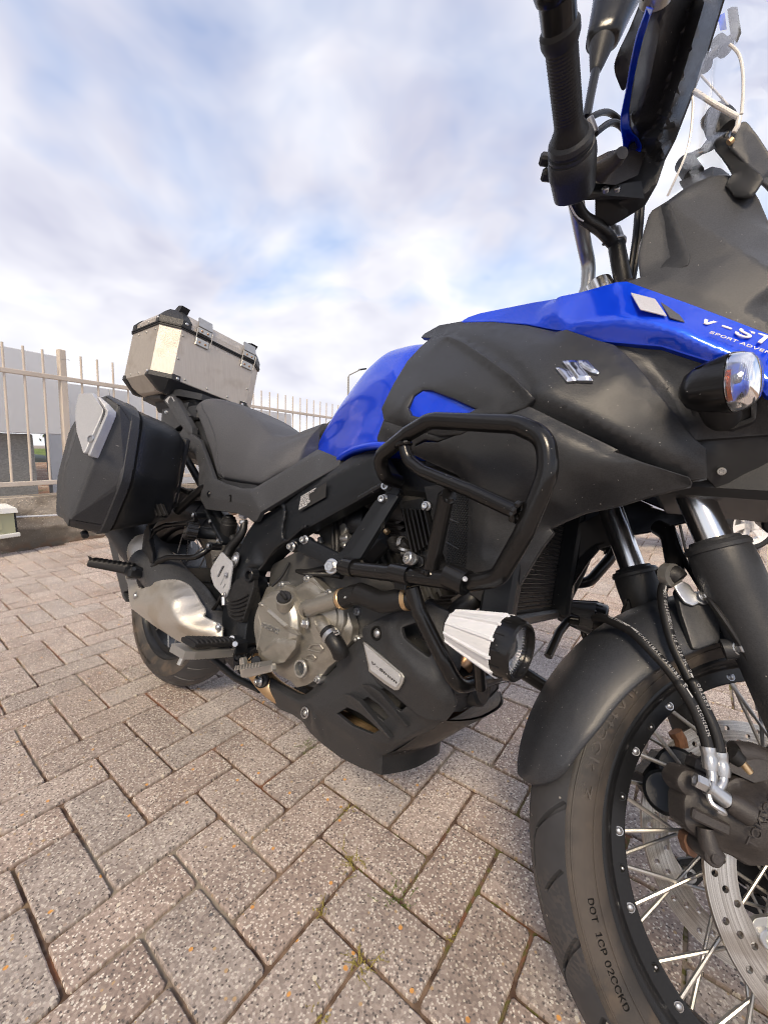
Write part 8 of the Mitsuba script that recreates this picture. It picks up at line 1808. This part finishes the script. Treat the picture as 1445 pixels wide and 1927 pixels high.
inner = [pan_sec(-.205, .190, .210, .200, -.20, .826, .590), pan_sec(-.215, .205, .225, .215, -.20, .838, .572), pan_sec(-.28, .232, .252, .210, -.205, .849, .545), pan_sec(-.346, .252, .270, .200, -.21, .853, .523), pan_sec(-.350, .249, .267, .198, -.208, .850, .526)]
pk('body', loft(inner, nu=40), 'm_case', smooth=45)
pk('seam', loft([pan_sec(-.346, .2535, .2725, .2015, -.212, .8550, .5205), pan_sec(-.353, .2535, .2725, .2015, -.212, .8550, .5205)]), 'm_groove', smooth=False)
rimA = pan_sec(-.352, .256, .276, .205, -.214, .858, .516); rimB = pan_sec(-.372, .261, .281, .212, -.216, .862, .514)
lid_pts = [tuple(q) for q in np.vstack([rimA, rimB])] + [(.268, -.410, .842), (.262, -.441, .686), (.234, -.452, .545), (.215, -.446, .528), (.20, -.415, .868), (.225, -.428, .860), (.10, -.447, .67), (.10, -.438, .79), (.10, -.440, .57), (.10, -.410, .868), (-.17, -.372, .80), (-.19, -.376, .66), (-.17, -.372, .56), (-.14, -.36, .85), (.10, -.425, .535)]
hm = trimesh.convex.convex_hull(arr(lid_pts))
vv, ff = trimesh.remesh.subdivide_to_size(hm.vertices, hm.faces, .014, max_iter=12)
hm = trimesh.Trimesh(vv, ff); hm.merge_vertices()
trimesh.smoothing.filter_humphrey(hm, alpha=.08, beta=.4, iterations=6)
pk('lid', (arr(hm.vertices), np.asarray(hm.faces)), 'm_black_soft', smooth=30)
pk('lid_band', loft([pan_sec(-.356, .2585, .2785, .2085, -.215, .8605, .5140), pan_sec(-.376, .2635, .2835, .2145, -.217, .8635, .5120), pan_sec(-.382, .2605, .2800, .2110, -.215, .8600, .5155)]), 'm_black_soft', smooth=30)
# silver insert wrapped over the front outer edge
fx = facing(1, 0, 0)
ins_f = [(0.24,-0.4528,0.8522),(0.266,-0.4321,0.8334),(0.271,-0.4161,0.8196),(0.272,-0.4158,0.8084),(0.268,-0.432,0.7029),(0.27,-0.449,0.7047),(0.276,-0.4334,0.8077),(0.275,-0.4335,0.8176)]
pk('insert', panel([arr(q) + [.003, 0, 0] for q in ins_f], [], t=.012, res=.006, sm=2, rnd=.003, basis=fx), 'm_silver', smooth=40)
side_ins = [(0.2331,-0.421,0.8143),(0.23,-0.421,0.8238),(0.1298,-0.424,0.8705),(0.0591,-0.432,0.8695),(0.081,-0.438,0.8326),(0.1141,-0.442,0.7981),(0.1665,-0.446,0.7606),(0.2534,-0.446,0.7067)]
pk('insert', panel([arr(q) + [0, -.011, 0] for q in side_ins], [], t=.010, res=.008, sm=2, rnd=.003), 'm_silver', smooth=40)
pk('lock', cat(ring((0.2906,-0.458,0.7415), (.4, -1, .1), .0065, .0095, .004, 24), lathe([(0, .002), (.006, .002), (.0065, 0)], (0.2906,-0.458,0.7415), (.4, -1, .1), 20)), 'm_zinc')
pk('hinge_foot', cyl((0.1759,-0.4,0.5122), (0.1913,-0.4,0.5045), .008), 'm_dark')
pk('mount_plate', box((.02, -.195, .72), (.34, .02, .20), ch=.006), 'm_dark', smooth=False)
pk('mount_arm', cat(tube([(.20, -.19, .60), (.28, -.17, .68), (.34, -.14, .71)], .012, 12), tube([(-.12, -.17, .70), (.22, -.17, .66)], .009, 10)), 'm_tube')


# ================================================================ scooter parked behind, seen under the front fairing
labels['scooter'] = {'label': 'grey scooter with white cast wheels parked behind the motorcycle at the right edge', 'category': 'scooter'}
G0 = arr([(4.5693,-1.6923,0)][0])
hx_ = unit([.62, -.78, 0.0]); hy_ = np.array([-hx_[1], hx_[0], 0])
FR['s'] = (np.stack([hx_, hy_, [0, 0, 1.0]], 1), np.array([G0[0], G0[1], 0]))


def sk(part, m, mat, smooth=35):
    put('scooter__' + part, m, mat, 's', smooth)


def scoot_wheel(nm, x):
    C = np.array([x, 0, .238])
    sk(nm + '__tyre', ring_profile(C, [(.178, -.040), (.205, -.050), (.225, -.042), (.236, -.020), (.238, 0), (.236, .020), (.225, .042), (.205, .050), (.178, .040), (.178, -.040)], 72), 'm_rubber')
    sk(nm + '__rim', ring_profile(C, [(.160, -.036), (.176, -.040), (.181, -.036), (.178, -.028), (.166, -.02), (.166, .02), (.178, .028), (.181, .036), (.176, .040), (.160, .036), (.158, 0), (.160, -.036)], 72), 'm_wheel_white')
    sk(nm + '__hub', cat(cyl(C + [0, -.045, 0], C + [0, .045, 0], .042)), 'm_wheel_white')
    for k in range(6):
        t = math.radians(60 * k + 20)
        for d in (-.10, .10):
            a = C + np.array([math.cos(t + d * 2.2), 0, math.sin(t + d * 2.2)]) * .035; b = C + np.array([math.cos(t + d), 0, math.sin(t + d)]) * .162
            sk(nm + '__spoke', beam(a, b, .030, .014, (0, 1, 0), .003), 'm_wheel_white', False)
    sk(nm + '__brake_disc', ring(C + [0, .03, 0], (0, 1, 0), .05, .095, .004, 40), 'm_steel')


scoot_wheel('front_wheel', 0.0)
scoot_wheel('rear_wheel', -1.26)
for s in (-1, 1):
    sk('fork_leg', tube([(-.135, s * .075, .60), (-.02, s * .075, .25)], [.026, .021], 18), 'm_wheel_white')
    sk('axle_lug', box((-.010, s * .078, .235), (.05, .03, .07), ch=.008), 'm_wheel_white', False)
fn_ = []
for t in np.radians(np.linspace(20, 165, 24)):
    er = np.array([math.cos(t), 0, math.sin(t)]); c = np.array([0, 0, .238])
    fn_.append([c + er * (.285 - .012 * abs(y / .07) ** 2) + [0, y, 0] for y in np.linspace(-.075, .075, 9)] + [c + er * (.268 - .012 * abs(y / .07) ** 2) + [0, y, 0] for y in np.linspace(.07, -.07, 9)])
sk('front_mudguard', loft(fn_), 'm_scooter')
sk('leg_shield', hull([(x, y, z) for x, y, z in ((-.20, -.19, .50), (-.20, .19, .50), (-.30, -.20, .34), (-.30, .20, .34), (-.10, -.09, .62), (-.10, .09, .62), (-.16, -.16, .98), (-.16, .16, .98), (-.26, -.16, .98), (-.26, .16, .98), (-.36, -.18, .36), (-.36, .18, .36))]), 'm_scooter')
sk('headset', hull([(-.10, y, z) for y in (-.12, .12) for z in (1.0, 1.08)] + [(-.26, y, z) for y in (-.16, .16) for z in (.99, 1.06)]), 'm_scooter')
sk('handlebar', tube([(-.24, -.36, 1.04), (-.20, 0, 1.02), (-.24, .36, 1.04)], .014, 12), 'm_dark')
sk('floorboard', hull([(x, y, z) for x in (-.32, -.82) for y in (-.18, .18) for z in (.27, .33)]), 'm_dark')
sk('rear_body', hull([(x, y, z) for x, y, z in ((-.80, -.15, .34), (-.80, .15, .34), (-.86, -.17, .66), (-.86, .17, .66), (-1.55, -.14, .78), (-1.55, .14, .78), (-1.40, -.16, .52), (-1.40, .16, .52), (-1.68, 0, .76))]), 'm_scooter')
sk('seat', hull([(x, y, z) for x, y, z in ((-.84, -.12, .68), (-.84, .12, .68), (-.90, -.10, .76), (-.90, .10, .76), (-1.50, -.12, .86), (-1.50, .12, .86), (-1.56, -.12, .78), (-1.56, .12, .78))]), 'm_seat')
sk('engine', hull([(x, y, z) for x, y, z in ((-.84, -.10, .20), (-.84, .14, .20), (-1.30, .10, .18), (-1.30, .17, .18), (-1.30, .10, .32), (-1.30, .17, .32), (-.84, .10, .36), (-.84, -.10, .36))]), 'm_cast_dark')
sk('centre_stand', tube([(-.70, -.10, .26), (-.64, -.14, .01), (-.60, -.15, .005)], .011, 10), 'm_dark')
sk('centre_stand', tube([(-.70, .10, .26), (-.64, .14, .01), (-.60, .15, .005)], .011, 10), 'm_dark')

# ================================================================ weeds in the joints


def weed(p, n, h, seed, mat, spread, lab):
    rg = np.random.default_rng(seed); p = arr(p); ms = []
    for k in range(n):
        a = rg.uniform(0, 6.283); lean = rg.uniform(.3, 1.3); L = h * rg.uniform(.5, 1.1)
        o = p + np.array([rg.normal(0, spread), rg.normal(0, spread), -.006])
        d = np.array([math.cos(a) * lean, math.sin(a) * lean, 1.0]); d /= np.linalg.norm(d)
        side = unit(np.cross(d, [0, 0, 1.0])); bend = np.array([math.cos(a + rg.normal(0, .8)), math.sin(a), -.35]) * L * .5
        c = [o + d * L * t + bend * t * t for t in np.linspace(0, 1, 4)]
        w = .0009 * rg.uniform(.7, 1.3)
        V = np.vstack([[q - side * w * (1 - .7 * t), q + side * w * (1 - .7 * t)] for q, t in zip(c, np.linspace(0, 1, 4))])
        ms.append((V, grid_faces(4, 2)))
        for q in c[1:]:                                   # tiny leaves along the stalk
            for _ in range(2):
                e = unit(rg.normal(0, 1, 3) + [0, 0, .6]) * rg.uniform(.002, .0042); f_ = unit(np.cross(e, rg.normal(0, 1, 3))) * np.linalg.norm(e) * .38
                ms.append((arr([q, q + e * .5 + f_, q + e, q + e * .5 - f_]), np.array([[0, 1, 2], [0, 2, 3]])))
    k = put('weed', cat(*ms), mat, 'w', smooth=False)
    labels[k] = {'label': lab, 'category': 'weed'}


WG = [(0.3162,-0.8271,0),(0.3165,-0.94,0),(0.2154,-0.8447,0),(0.2022,-0.9477,0),(0.4003,-0.7369,0),(0.1212,-0.9389,0),(0.4843,-0.5089,0),(0.327,-1.0477,0),(0.1228,0.3065,-0)]
weed(WG[0], 26, .022, 1, 'm_weed', .012, 'largest yellow weed tuft in the paving joints, below the belly guard')
weed(WG[1], 22, .022, 2, 'm_weed_green', .011, 'green and straw-coloured weed tuft right of the largest yellow one')
weed(WG[2], 9, .024, 3, 'm_weed', .007, 'thin curled yellow weed at the paving corner left of the large tufts')
weed(WG[3], 20, .020, 4, 'm_weed', .010, 'yellow weed tuft in the joint lowest but one in the photo')
weed(WG[4], 8, .014, 5, 'm_weed', .006, 'small dry weed in the paving joint just below the belly guard')
weed(WG[5], 10, .016, 6, 'm_weed', .010, 'dry weed in the paving joint at the bottom edge of the photo')
weed(WG[6], 18, .022, 7, 'm_weed_green', .009, 'dark green weed sprouting beside the lower edge of the belly guard')
weed(WG[7], 5, .014, 8, 'm_weed', .006, 'few pale weed blades in the joint left of the front tyre')
